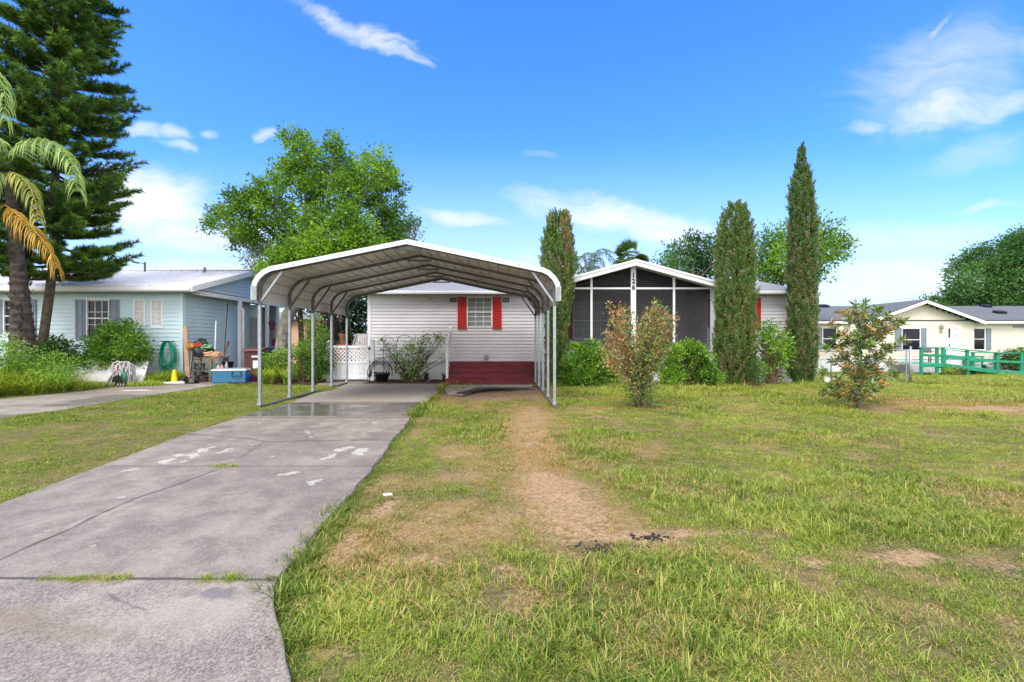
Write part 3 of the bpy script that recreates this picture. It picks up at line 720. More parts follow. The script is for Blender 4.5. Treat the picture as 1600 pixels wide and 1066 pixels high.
    for k, a in (('gdry', dry), ('gtint', tint), ('gscale', sc), ('grot', rng.uniform(0, 6.283, len(x)))):
        at = me.attributes.new(k, 'FLOAT', 'POINT'); at.data.foreach_set('value', a.astype(np.float32))
    at = me.attributes.new('gidx', 'INT', 'POINT'); at.data.foreach_set('value', idx.astype(np.int32))
    me.update()
    o = bpy.data.objects.new('grass', me); COL.objects.link(o)
    ng = bpy.data.node_groups.new('grow_grass', 'GeometryNodeTree')
    ng.interface.new_socket('Geometry', in_out='INPUT', socket_type='NodeSocketGeometry'); ng.interface.new_socket('Geometry', in_out='OUTPUT', socket_type='NodeSocketGeometry')
    N = ng.nodes; Lk = ng.links
    gi = N.new('NodeGroupInput'); go = N.new('NodeGroupOutput'); ip = N.new('GeometryNodeInstanceOnPoints'); ci = N.new('GeometryNodeCollectionInfo')
    ci.inputs['Collection'].default_value = src; ci.inputs['Separate Children'].default_value = True; ci.inputs['Reset Children'].default_value = True
    def na(nm, tp='FLOAT'):
        q = N.new('GeometryNodeInputNamedAttribute'); q.data_type = tp; q.inputs['Name'].default_value = nm
        return [s for s in q.outputs if s.enabled and s.name == 'Attribute'][0]
    cx = N.new('ShaderNodeCombineXYZ'); Lk.new(na('grot'), cx.inputs[2]); e2r = N.new('FunctionNodeEulerToRotation'); Lk.new(cx.outputs[0], e2r.inputs[0])
    Lk.new(gi.outputs[0], ip.inputs['Points']); Lk.new(ci.outputs[0], ip.inputs['Instance']); ip.inputs['Pick Instance'].default_value = True
    Lk.new(na('gidx', 'INT'), ip.inputs['Instance Index']); Lk.new(e2r.outputs[0], ip.inputs['Rotation']); Lk.new(na('gscale'), ip.inputs['Scale'])
    Lk.new(ip.outputs[0], go.inputs[0])
    md = o.modifiers.new('grow', 'NODES'); md.node_group = ng
    tag(o, 'patchy yellow green lawn grass with dry straw coloured spots', 'grass', kind='stuff')
    print('grass tufts', len(x))
build_grass()

# ------------------------------------------------------------------ building helpers
def lap_rows(mb, to, a0, a1, z0, z1, e, openings=(), lip=.020):
    """lapped siding: every course is a sloped board with a lip; a0/a1 may be functions of height"""
    z = z0
    while z < z1-1e-4:
        zt = min(z+e, z1); zm = (z+zt)/2
        A0 = a0(zm) if callable(a0) else a0; A1 = a1(zm) if callable(a1) else a1
        cuts = sorted((max(o[0], A0), min(o[1], A1)) for o in openings if o[2] < zm < o[3] and o[1] > A0 and o[0] < A1)
        segs = []; c = A0
        for q0, q1 in cuts:
            if q0 > c: segs.append((c, q0))
            c = max(c, q1)
        if c < A1: segs.append((c, A1))
        for q0, q1 in segs:
            v = [to(q0, 0, z), to(q1, 0, z), to(q0, lip, z), to(q1, lip, z), to(q0, lip, z+.014), to(q1, lip, z+.014), to(q0, .001, zt), to(q1, .001, zt)]
            mb.add(v, [(0, 1, 3, 2), (2, 3, 5, 4), (4, 5, 7, 6)])
        z = zt
def front(Y): return lambda a, d, z: (a, Y-d, z)
def side(X, s=1): return lambda a, d, z: (X+s*d, a, z)
def shutter(parent, x0, x1, z0, z1, Y, m):
    mb = MB(); w = x1-x0; f = .16*w
    mb.box(x0, x1, Y-.02, Y-.0, z0, z1)
    zm = z0+(z1-z0)*.5
    for a, b in ((x0, x0+f), (x1-f, x1)): mb.box(a, b, Y-.038, Y-.0205, z0, z1)
    for a, b in ((z0, z0+f), (zm-f/2, zm+f/2), (z1-f, z1)): mb.box(x0+f, x1-f, Y-.038, Y-.0205, a, b)
    for a, b in ((z0+f, zm-f/2), (zm+f/2, z1-f)): mb.box(x0+f+.035, x1-f-.035, Y-.034, Y-.0205, a+.04, b-.04)
    return mb.build('shutter', m, parent, bevel=.004)
def window_unit(parent, x0, x1, z0, z1, Y, cols=2, rows=4, pane='glass_dark', blinds=False, frame='white_vinyl', mid=True):
    """frame with sash rail and glazing bars; the panes and the blinds are pieces of their own"""
    mb = MB(); fw = .05
    mb.box(x0-fw, x0, Y-.035, Y+.07, z0-fw, z1+fw); mb.box(x1, x1+fw, Y-.035, Y+.07, z0-fw, z1+fw)
    mb.box(x0, x1, Y-.035, Y+.07, z0-fw, z0); mb.box(x0, x1, Y-.035, Y+.07, z1, z1+fw)
    zm = (z0+z1)/2
    if mid: mb.box(x0, x1, Y-.015, Y+.055, zm-.022, zm+.022)
    for i in range(1, cols):
        x = x0+(x1-x0)*i/cols; mb.box(x-.010, x+.010, Y+.004, Y+.045, z0, z1)
    for j in range(1, rows):
        z = z0+(z1-z0)*j/rows
        if mid and abs(z-zm) < .03: continue
        mb.box(x0, x1, Y+.006, Y+.043, z-.010, z+.010)
    w = mb.build('window', M[frame], parent)
    MB().box(x0, x1, Y+.02, Y+.026, z0, z1).build('pane', M[pane], w)
    if blinds:
        b = MB(); z = z0+.02
        while z < z1-.01:
            b.obox(((x0+x1)/2, Y+.085, z), (x1-x0-.02, .034, .003), (R(28), 0, 0)); z += .034
        b.build('blinds', M['blind'], w, normals=False)
    return w
def roof_slab(mb, a, b, c, d, th=.06):
    """a thick quad: a,b along the eave, c,d along the ridge (b-c on one side)"""
    a, b, c, d = [Vector(p) for p in (a, b, c, d)]; n = (b-a).cross(d-a).normalized()
    if n.z < 0: n = -n
    lo = [p-n*th for p in (a, b, c, d)]
    mb.add([a, b, c, d]+lo, [(0, 1, 2, 3), (7, 6, 5, 4), (0, 4, 5, 1), (1, 5, 6, 2), (2, 6, 7, 3), (3, 7, 4, 0)])

# ------------------------------------------------------------------ the grey home with its screened porch
def grey_home():
    Y = 17.3; XL, XR = -5.44, 10.78
    t = thing('manufactured_home', 'pale grey sided home with red shutters and a gabled black screened porch', 'house', (2.6, Y, 0))
    ZT = 3.30; PX0, PX1 = 1.45, 7.40
    w0 = (-1.67, -.79, 2.06, 3.14); w1 = (7.42, 8.98, 1.95, 3.12)
    mb = MB()
    lap_rows(mb, front(Y), XL, PX0, .76, ZT, .125, [w0])
    lap_rows(mb, front(Y), PX1, XR, .76, ZT, .125, [w1])
    YB = 19.2
    wb = (2.62, 4.06, 1.62, 3.10)
    lap_rows(mb, front(YB), PX0, PX1, .76, 4.3, .125, [wb, (5.5, 6.4, .76, 2.75)])
    lap_rows(mb, side(PX0, 1), Y, YB, .76, 3.5, .125); lap_rows(mb, side(PX1, -1), Y, YB, .76, 3.5, .125)
    lap_rows(mb, side(XL, -1), Y, 25.2, .76, 3.3, .125); lap_rows(mb, side(XR, 1), Y, 25.2, .76, 3.3, .125)
    for X in (XL, XR): mb.extr([(Y, 3.3), (25.2, 3.3), (21.2, 4.26)], X-.005, X+.005, 'x')
    mb.box(XL, XR, 25.2, 25.24, 0, 3.3)
    mb.box(XL+.02, PX0, Y+1.2, Y+1.24, 0, 3.3); mb.box(PX1, XR-.02, Y+1.2, Y+1.24, 0, 3.3)      # inner walls close the rooms
    mb.build('wall', M['siding_grey'], t, normals=False)
    for a, b in ((XL, PX0), (PX1, XR)):
        sk = MB(); x = a
        while x < b-.01:
            x2 = min(x+.145, b); sk.add([(x, Y+.02, -.45), (x+.012, Y+.008, -.45), (x2, Y+.008, -.45), (x, Y+.02, .72), (x+.012, Y+.008, .72), (x2, Y+.008, .72)], [(0, 1, 4, 3), (1, 2, 5, 4)]); x = x2
        sk.box(a, b, Y-.03, Y+.03, .70, .76)
        if a == XL: sk.box(XL-.005, XL+.02, Y+.03, 25.2, -.4, .76)
        else: sk.box(XR-.02, XR+.005, Y+.03, 25.2, -.4, .76)
        sk.build('skirting', M['skirting'], t, normals=False)
    tr = MB(); tr.box(XL-.045, XL+.085, Y-.03, Y+.05, .70, ZT); tr.box(XR-.085, XR+.045, Y-.03, Y+.05, .70, ZT)
    build_split(tr, 'corner_trim', M['white_trim'], t)
    # roof: eaves at the front and back, ridge along the house
    rf = MB(); E = 16.95; ze = 3.38; yr = 21.2; zr = 4.36
    roof_slab(rf, (XL-.3, E, ze), (XR+.3, E, ze), (XR+.3, yr, zr), (XL-.3, yr, zr), .05)
    roof_slab(rf, (XR+.3, 25.5, ze-.05), (XL-.3, 25.5, ze-.05), (XL-.3, yr, zr), (XR+.3, yr, zr), .05)
    rf.build('roof', M['shingle_grey'], t)
    g = MB(); prof = [(E-.11, 3.30), (E-.09, 3.25), (E-.0, 3.25), (E+.01, 3.36), (E-.115, 3.365)]
    g.extr(prof, XL-.3, PX0-.1, 'x'); g.extr(prof, PX1+.4, XR+.3, 'x')
    build_split(g, 'gutter', M['white_trim'], t)
    sf = MB(); sf.box(XL-.3, PX0-.1, E+.01, Y, 3.245, 3.275); sf.box(PX1+.4, XR+.3, E+.01, Y, 3.245, 3.275)
    build_split(sf, 'soffit', M['soffit'], t)
    rk = MB()
    for X in (XL-.31, XR+.31):
        rk.bar((X, E, ze-.11), (X, yr, zr-.11), .025, .17); rk.bar((X, 25.5, ze-.15), (X, yr, zr-.11), .025, .17)
    build_split(rk, 'fascia', M['white_trim'], t)
    # windows of the front wall
    window_unit(t, *w0, Y, 3, 6, 'glass_clear', True)
    shutter(t, -2.06, -1.72, 1.95, 3.17, Y-.016, M['red_shutter']); shutter(t, -.74, -.40, 1.95, 3.17, Y-.016, M['red_shutter'])
    window_unit(t, 8.35, 8.98, 1.95, 3.12, Y, 1, 2, 'glass_clear', True)
    shutter(t, 9.04, 9.44, 1.95, 3.14, Y-.016, M['red_shutter'])
    for x in (wx(708.3, Y), wx(790.4, Y)):
        v = MB(); v.box(x-.125, x+.125, Y-.05, Y-.015, 2.98, 3.13); v.build('vent', M['black_plastic'], t, bevel=.01)
        for dx in (-.055, .055):
            q = MB(); q.obox((x+dx, Y-.062, 3.045), (.075, .02, .07), (R(-20), 0, 0)); q.build('flap', M['soffit'], t.children[-1])
    lp = MB(); x = wx(664, Y); z = wz(466.5, Y)
    lp.lathe([(.055, -.02), (.055, .01), (.02, .02), (.02, .06)], (x, Y-.07, z), 14, 'y')
    lp.lathe([(.02, 0), (.05, .03), (.052, .07), (.0, .09)], (x-.06, Y-.13, z+.02), 12, 'y'); lp.lathe([(.02, 0), (.05, .03), (.052, .07), (.0, .09)], (x+.06, Y-.13, z-.01), 12, 'y')
    lp.build('wall_lamp', M['white_vinyl'], t, smooth=True)
    x = wx(760, Y); z = wz(559, Y)
    ob = MB(); ob.box(x-.08, x+.08, Y-.08, Y-.014, z-.08, z+.10); ob.box(x-.02, x+.02, Y-.05, Y-.014, z-.20, z-.08)
    ob.build('outlet_box', M['soffit'], t, bevel=.01)
    # ---- porch
    YP = 16.6; FL = .74
    zc = 4.24; slope = .272; xc = 4.42
    def zr_(x): return zc-abs(x-xc)*slope
    pb = MB(); pb.box(PX0, PX1, YP+.02, YP+.06, -.3, 1.12); pb.box(PX0, PX0+.04, YP+.06, Y, -.3, 1.12); pb.box(PX1-.04, PX1, YP+.06, Y, -.3, 1.12)
    x = PX0
    while x < PX1: pb.box(x, x+.006, YP+.012, YP+.02, -.3, 1.12); x += .16
    pb.build('kick_panel', M['white_trim'], t)
    MB().box(PX0+.05, PX1-.05, YP+.07, 19.18, .66, FL).build('porch_floor', M['wood_grey'], t)
    fr = MB(); xs = [PX0+.05, wx(924, YP), xc, wx(1052.8, YP), PX1-.08]; wd = [.1, .075, .18, .075, .17]
    for i, (x, w) in enumerate(zip(xs, wd)):
        if i == 2: continue
        fr.box(x-w/2, x+w/2, YP-.03, YP+.05, 1.12, zr_(x))
    zh = wz(450.8, YP)
    fr.box(PX0, xc-.095, YP-.022, YP+.042, zh-.033, zh+.033); fr.box(xc+.095, PX1, YP-.022, YP+.042, zh-.033, zh+.033)
    fr.box(PX0, PX1, YP-.045, YP+.06, 1.10, 1.17)
    for X in (PX0, PX1): fr.box(X-.03, X+.03, YP+.05, 17.28, zh-.033, zh+.033); fr.box(X-.035, X+.035, YP+.06, 17.28, 1.10, 1.17)
    fr.build('porch_frame', M['white_trim'], t)
    cp = MB(); cp.box(xc-.09, xc+.09, YP-.045, YP+.06, 1.17, zc); post = cp.build('post', M['white_trim'], t)
    for ch, py in (('1', 431), ('2', 440.2), ('6', 449.6)):
        cu = bpy.data.curves.new('digit', 'FONT'); cu.body = ch; cu.size = .245; cu.extrude = .006; cu.offset = .009; cu.align_x = 'CENTER'; cu.align_y = 'CENTER'
        tmp = bpy.data.objects.new('digit', cu); COL.objects.link(tmp)
        me = bpy.data.meshes.new_from_object(tmp.evaluated_get(bpy.context.evaluated_depsgraph_get())); bpy.data.objects.remove(tmp)
        Rm = Matrix.Translation(Vector((xc, YP-.055, wz(py, YP)))-t.location) @ Matrix.Rotation(R(90), 4, 'X'); me.transform(Rm)
        me.materials.clear(); me.materials.append(M['black_plastic']); dg = bpy.data.objects.new('house_number', me); COL.objects.link(dg); dg.parent = post
        dg['label'] = 'dark digit %s' % ch
    for i in range(4):
        a, b = xs[i]+wd[i]/2, xs[i+1]-wd[i+1]/2
        for (lo, hi) in ((1.17, zh-.033), (zh+.033, None)):
            if hi is None: poly = [(a, lo), (b, lo), (b, zr_(b)), (a, zr_(a))]
            else: poly = [(a, lo), (b, lo), (b, hi), (a, hi)]
            s = MB(); s.add([(p[0], YP+.01, p[1]) for p in poly], [(0, 1, 2, 3)]); s.build('screen', M['screen'], t, normals=False)
    pr = MB(); yf = 16.22
    for sgn in (-1, 1):
        xe = xc+sgn*3.34
        roof_slab(pr, (xe, yf, zc+.16-3.34*slope), (xe, 21.2, zc+.16-3.34*slope), (xc, 21.2, zc+.16), (xc, yf, zc+.16), .05)
    pr.build('porch_roof', M['shingle_grey'], t)
    rk = MB()
    for sgn in (-1, 1):
        xe = xc+sgn*3.34
        n = Vector((sgn*slope, 0, 1)).normalized()
        A = Vector((xc, yf-.02, zc+.165)); Bp = Vector((xe, yf-.02, zc+.165-3.34*slope))
        rk.add([A, Bp, Bp-n*.20, A-Vector((0, 0, .2/n.z)), A+Vector((0, .03, 0)), Bp+Vector((0, .03, 0)), Bp-n*.20+Vector((0, .03, 0)), A-Vector((0, 0, .2/n.z))+Vector((0, .03, 0))],
               [(0, 1, 2, 3), (7, 6, 5, 4), (0, 4, 5, 1), (1, 5, 6, 2), (2, 6, 7, 3)])
        rk.add([A+Vector((0, -.025, .012)), Bp+Vector((0, -.025, .012)), Bp+Vector((0, -.025, -.06)), A+Vector((0, -.025, -.06)), A+Vector((0, 0, .012)), Bp+Vector((0, 0, .012)), Bp+Vector((0, 0, -.06)), A+Vector((0, 0, -.06))],
               [(0, 1, 2, 3), (0, 4, 5, 1), (1, 5, 6, 2), (2, 6, 7, 3)])
        rk.box(xe-.02, xe+.02, yf, 17.2, zc-.02-3.34*slope, zc+.10-3.34*slope)
        # soffit behind the rake
        rk.add([A+Vector((0, .03, -.20)), Bp+Vector((0, .03, -.20)), Bp+Vector((0, .40, -.20)), A+Vector((0, .40, -.20))], [(0, 1, 2, 3)])
    rk.build('porch_fascia', M['white_trim'], t)
    window_unit(t, 2.62, 3.30, 1.62, 3.10, YB, 2, 4, 'pane_pale', False); window_unit(t, 3.40, 4.06, 1.62, 3.10, YB, 2, 4, 'pane_pale', False)
    shutter(t, 2.24, 2.55, 1.55, 3.13, YB-.016, M['maroon_shutter']); shutter(t, 4.13, 4.44, 1.55, 3.13, YB-.016, M['maroon_shutter'])
    d = MB(); d.box(5.5, 6.4, YB-.02, YB+.03, .78, 2.75); d.box(5.62, 6.28, YB-.035, YB-.021, 1.75, 2.6); d.box(5.62, 6.28, YB-.035, YB-.021, .95, 1.6)
    d.build('door', M['maroon_shutter'], t)
grey_home()

def red_stair():
    t = thing('stair', 'wide dark red wooden steps with a white handrail below the red shuttered window', 'steps', (-.7, 16.2, 0))
    X0, X1 = -2.28, .86; y = 16.03; n = 4; rise = .184; run = .22
    tr = MB(); ri = MB()
    for i in range(n):
        z = rise*(i+1); y0 = y+run*i
        y1 = y0+run+.02 if i < n-1 else 17.24
        xl = X0-.10 if i == 0 else X0
        ri.box(xl, X1, y0+.02, y0+.045, z-rise+(.0 if i else -.1), z-.032)
        tr.box(xl-.02, X1+.02, y0, y1, z-.030, z)
    for X in (X0+.01, X1-.05):
        ri.extr([(y+.05, -.1), (17.2, -.1), (17.2, .70), (y+3*run+.05, .70), (y+.05, .15)], X, X+.035, 'x')
    tr.build('tread', M['red_stair'], t, bevel=.004); ri.build('riser', M['red_stair'], t)
    h = MB(); xr = X0-.02
    for yy, z0, z1 in ((16.12, .17, 1.42), (16.95, .72, 1.96)): h.box(xr-.045, xr+.045, yy-.045, yy+.045, z0, z1)
    h.bar((xr, 16.05, 1.39), (xr, 17.1, 2.04), .09, .05); h.bar((xr, 16.12, .62), (xr, 16.95, 1.16), .05, .07)
    for k in range(5):
        f = (k+1)/6; yy = 16.12+.83*f; h.box(xr-.018, xr+.018, yy-.018, yy+.018, .62+.54*f, 1.42+.53*f)
    h.build('handrail', M['white_vinyl'], t, bevel=.006)
red_stair()

# ------------------------------------------------------------------ the carport
def carport():
    t = thing('carport', 'open galvanized steel carport with a corrugated peaked roof over the driveway', 'carport', (-2.335, 10.25, 0), R(1.35))
    HW = 3.30; NB = 5; SP = 1.43; L0, L1 = -.12, SP*4+.15
    half = [(3.395, 2.40), (3.395, 2.70), (3.375, 2.80), (3.29, 2.94), (3.17, 3.05), (3.03, 3.12), (0, 3.74)]
    prof = [(-x, z) for x, z in half]+[(x, z) for x, z in half[-2::-1]]
    # corrugated sheet: small ribs every quarter metre along the profile
    def resample(pr, step, off=0.0):
        pts = [Vector((x, 0, z)) for x, z in pr]; seg = [(pts[i+1]-pts[i]).length for i in range(len(pts)-1)]; tot = sum(seg)
        def at(s):
            for i, q in enumerate(seg):
                if s <= q or i == len(seg)-1: 
                    d = (pts[i+1]-pts[i]).normalized(); return pts[i]+d*min(s, q), Vector((-d.z, 0, d.x))
                s -= q
        cum = np.cumsum([0]+seg); out = []
        ss = sorted(set(list(cum)+[k*step+o for k in range(1, int(tot/step)) for o in (-.028, -.014, .014, .028)]))
        for s in ss:
            p, n = at(s); k = s/step; r = abs(k-round(k))*step
            out.append(p+n*((.0 if r > .02 else .032)+off) if 0 < round(k)*step < tot-.1 else p+n*off)
        return [(p.x, p.z) for p in out]
    rs = resample(prof, .252)
    mb = MB(); mb.strip(rs, L0, L1, 'y'); mb.build('roof', M['roof_sheet'], t, local=True, normals=False)
    # front and rear edge trim, an angle wrapped round the sheet's end
    for yy, sg in ((L0, -1), (L1, 1)):
        a = resample(prof, 9, .028); b = resample(prof, 9, -.085)
        tr = MB(); n = len(a); yo = yy+sg*.012
        tr.add([(p[0], yo, p[1]) for p in a]+[(p[0], yo, p[1]) for p in b], [(i, i+1, n+i+1, n+i) for i in range(n-1)])
        tr.add([(p[0], yo, p[1]) for p in a]+[(p[0], yo-sg*.11, p[1]) for p in a], [(i, i+1, n+i+1, n+i) for i in range(n-1)])
        for sgn in (-1, 1):    # the squared ends of the trim
            tr.box(sgn*3.31, sgn*3.432, yo, yo-sg*.006, 2.40, 2.72)
        tr.build('trim', M['roof_trim'], t, local=True, normals=False)
        if sg < 0:
            bl = MB()
            for k in range(1, 34):
                s = k/34*(n-1); i = int(s); fx = s-i; 
                px_ = a[i][0]*(1-fx)+a[min(i+1, n-1)][0]*fx; pz_ = a[i][1]*(1-fx)+a[min(i+1, n-1)][1]*fx
            for k in range(-6, 7):
                bl = MB(); x = k*.5; z = 3.74-abs(x)*.2046-.03; bl.lathe([(.012, 0), (.012, -.008)], (x, yo-.001, z), 8, 'y'); bl.build('bolt', M['galvanized_dull'], t, local=True)
    for k in range(NB):
        y = k*SP
        for sgn in (-1, 1):
            lg = MB(); lg.box(sgn*HW-.032, sgn*HW+.032, y-.032, y+.032, -.02, 2.36)
            lg.build('leg', M['galvanized'], t, local=True, bevel=.006)
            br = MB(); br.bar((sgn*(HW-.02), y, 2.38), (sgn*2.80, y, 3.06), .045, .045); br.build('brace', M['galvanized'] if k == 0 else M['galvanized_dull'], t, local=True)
        bo = MB()
        ctr = [(-x*(HW/3.395), z-.055) for x, z in half]+[(x*(HW/3.395), z-.055) for x, z in half[-2::-1]]
        ctr[0] = (ctr[0][0], 2.30); ctr[-1] = (ctr[-1][0], 2.30)
        for (p, q) in zip(ctr[:-1], ctr[1:]):
            P0 = Vector((p[0], y, p[1])); P1 = Vector((q[0], y, q[1])); d = (P1-P0).normalized()*.008
            bo.bar(P0-d, P1+d, .064, .064, (0, 1, 0))
        bo.extr([(-.34, 3.62), (.34, 3.62), (0, 3.675)], y-.02, y+.02, 'y') if False else None
        bo.bar((-.30, y, 3.565), (.30, y, 3.565), .04, .04)
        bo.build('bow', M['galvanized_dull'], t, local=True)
    for sgn in (-1, 1):
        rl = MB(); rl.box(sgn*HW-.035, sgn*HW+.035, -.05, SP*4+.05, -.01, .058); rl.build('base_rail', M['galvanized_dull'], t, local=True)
        for k in range(NB):
            fp = MB(); fp.box(sgn*HW-.045, sgn*HW+.045, k*SP-.045, k*SP+.045, .059, .11); fp.build('foot_sleeve', M['galvanized'], t, local=True, bevel=.006)
carport()

# ------------------------------------------------------------------ the blue home on the left
def blue_home():
    Y = 17.0; XL, XR = -24.0, -12.3
    t = thing('manufactured_home', 'light blue sided home with slate shutters and a white metal roof', 'house', (-17, Y, 0))
    w = lambda a, b, c, d: (wx(a, Y), wx(b, Y), wz(d, Y), wz(c, Y))
    wa = w(137.5, 170, 468, 527); wb = w(8, 44, 468, 520); g1 = w(211, 225.5, 470.5, 511); g2 = w(238, 253, 470.5, 511)
    mb = MB()
    lap_rows(mb, front(Y), XL, XR, .3, 3.32, .15, [wa, wb, g1, g2])
    lap_rows(mb, side(XR, 1), Y, 21.4, .1, 3.30, .15)
    lap_rows(mb, front(21.4), XR, -11.95, .1, 3.2, .15, [])
    lap_rows(mb, side(XL, -1), Y, 23.8, .1, 3.3, .15)
    # gable above the beam
    lap_rows(mb, side(-11.9, 1), lambda z: Y+(z-3.38)/.33, lambda z: 23.8-(z-3.38)/.33, 3.44, 4.5, .15)
    mb.box(XL, XR, 23.8, 23.84, 0, 3.3); mb.box(XL+.02, XR-.02, Y+1.5, Y+1.54, 0, 3.3)
    mb.build('wall', M['siding_blue'], t, normals=False)
    MB().box(XL, XR-.01, Y+.01, Y+.04, -.2, .3).build('skirting', M['skirting'], t)
    tr = MB(); tr.box(XR-.10, XR+.022, Y-.03, Y+.06, 0, 3.3); tr.box(XR+.0, XR+.03, Y+.06, Y+.16, 0, 3.3); tr.build('corner_trim', M['blue_corner'], t)
    rf = MB(); xr = -11.62; ye, yr, yb = 16.55, 20.4, 24.2; ze, zr = 3.52, 4.66
    roof_slab(rf, (XL-.5, ye, ze), (xr, ye, ze), (xr, yr, zr), (XL-.5, yr, zr), .04)
    roof_slab(rf, (xr, yb, ze), (XL-.5, yb, ze), (XL-.5, yr, zr), (xr, yr, zr), .04)
    x = XL-.4
    while x < xr-.05:
        rf.bar((x, ye-.02, ze+.012), (x, yr, zr+.012), .05, .03); x += .2286
    rf.bar((XL-.5, yr, zr+.015), (xr+.02, yr, zr+.015), .3, .03)
    rf.build('roof', M['metal_roof_white'], t)
    fa = MB(); fa.box(XL-.5, xr, ye-.02, ye+.02, 3.30, 3.475); fa.box(XL-.5, xr-.05, ye-.10, ye-.022, 3.33, 3.44)
    for (y0, y1) in ((ye, yr), (yb, yr)):
        fa.bar((xr+.0, y0, ze-.13), (xr+.0, y1, zr-.13), .035, .19)
        fa.bar((xr-.16, y0+.1*(1 if y0 < yr else -1), ze-.17), (xr-.16, y1, zr-.20), .26, .02)
    fa.box(xr-.30, xr-.18, Y-.05, 23.9, 3.24, 3.40)
    build_split(fa, 'fascia', M['white_trim'], t)
    so_ = MB(); so_.box(XL-.5, xr-.02, ye+.02, Y-.0, 3.28, 3.30); so_.box(XR+.02, xr-.20, Y+.02, 23.9, 3.245, 3.27); build_split(so_, 'soffit', M['soffit'], t)
    for px in (375, 417.5, 434):
        x = -11.85; y = F*x/(px-CX); p = MB(); p.box(x-.065, x+.065, y-.065, y+.065, -.05, 3.26); p.build('post', M['white_vinyl'], t, bevel=.01)
    dp = MB(); x, y = -11.74, F*-11.85/(375-CX)+.02
    dp.tube([(x-.3, y, 2.95), (x-.05, y, 2.93), (x+.02, y, 2.86), (x+.02, y, .1)], .05, 8); dp.build('downspout', M['white_vinyl'], t, smooth=True)
    d = MB(); d.box(-12.27, -11.98, 21.32, 21.385, .12, 2.6); d.box(-12.22, -12.02, 21.305, 21.319, 1.5, 2.45); d.box(-12.22, -12.02, 21.305, 21.319, .3, 1.3); d.build('door', M['soffit'], t)
    for q, c, r in ((wa, 3, 3), (wb, 2, 4)): window_unit(t, *q, Y, c, r, 'glass_dark')
    for q in (g1, g2):
        wq = window_unit(t, *q, Y, 2, 5, 'glass_block', mid=False)
    for a, b in ((119.5, 134.5), (172, 187.5)): shutter(t, wx(a, Y), wx(b, Y), wz(531, Y), wz(468.5, Y), Y-.016, M['shutter_slate'])
    for a, b in ((-9, 5.5), (46.5, 58)): shutter(t, wx(a, Y), wx(b, Y), wz(521, Y), wz(468.5, Y), Y-.016, M['shutter_slate'])
    # vents on the roof
    v = MB(); p = W(226.5, 424, 19.9); v.tube([(p.x, p.y, 4.45), (p.x, p.y, 4.95)], .04, 8); v.tube([(p.x, p.y, 4.88), (p.x-.12, p.y-.05, 4.9), (p.x-.26, p.y-.08, 4.93)], .022, 6); v.obox((p.x-.34, p.y-.1, 4.92), (.22, .14, .07), (0, R(10), .3))
    v.build('security_light', M['galvanized_dull'], t)
    for px, py, Yv in ((94, 428, 18.5), (320, 425, 19.8)):
        z0 = 3.52+(Yv-16.55)*.296; x = wx(px, Yv); v = MB(); v.lathe([(.09, -.05), (.05, .02), (.045, .22), (.0, .22)], (x, Yv, z0), 10); v.build('vent_pipe', M['galvanized_dull'], t)
blue_home()

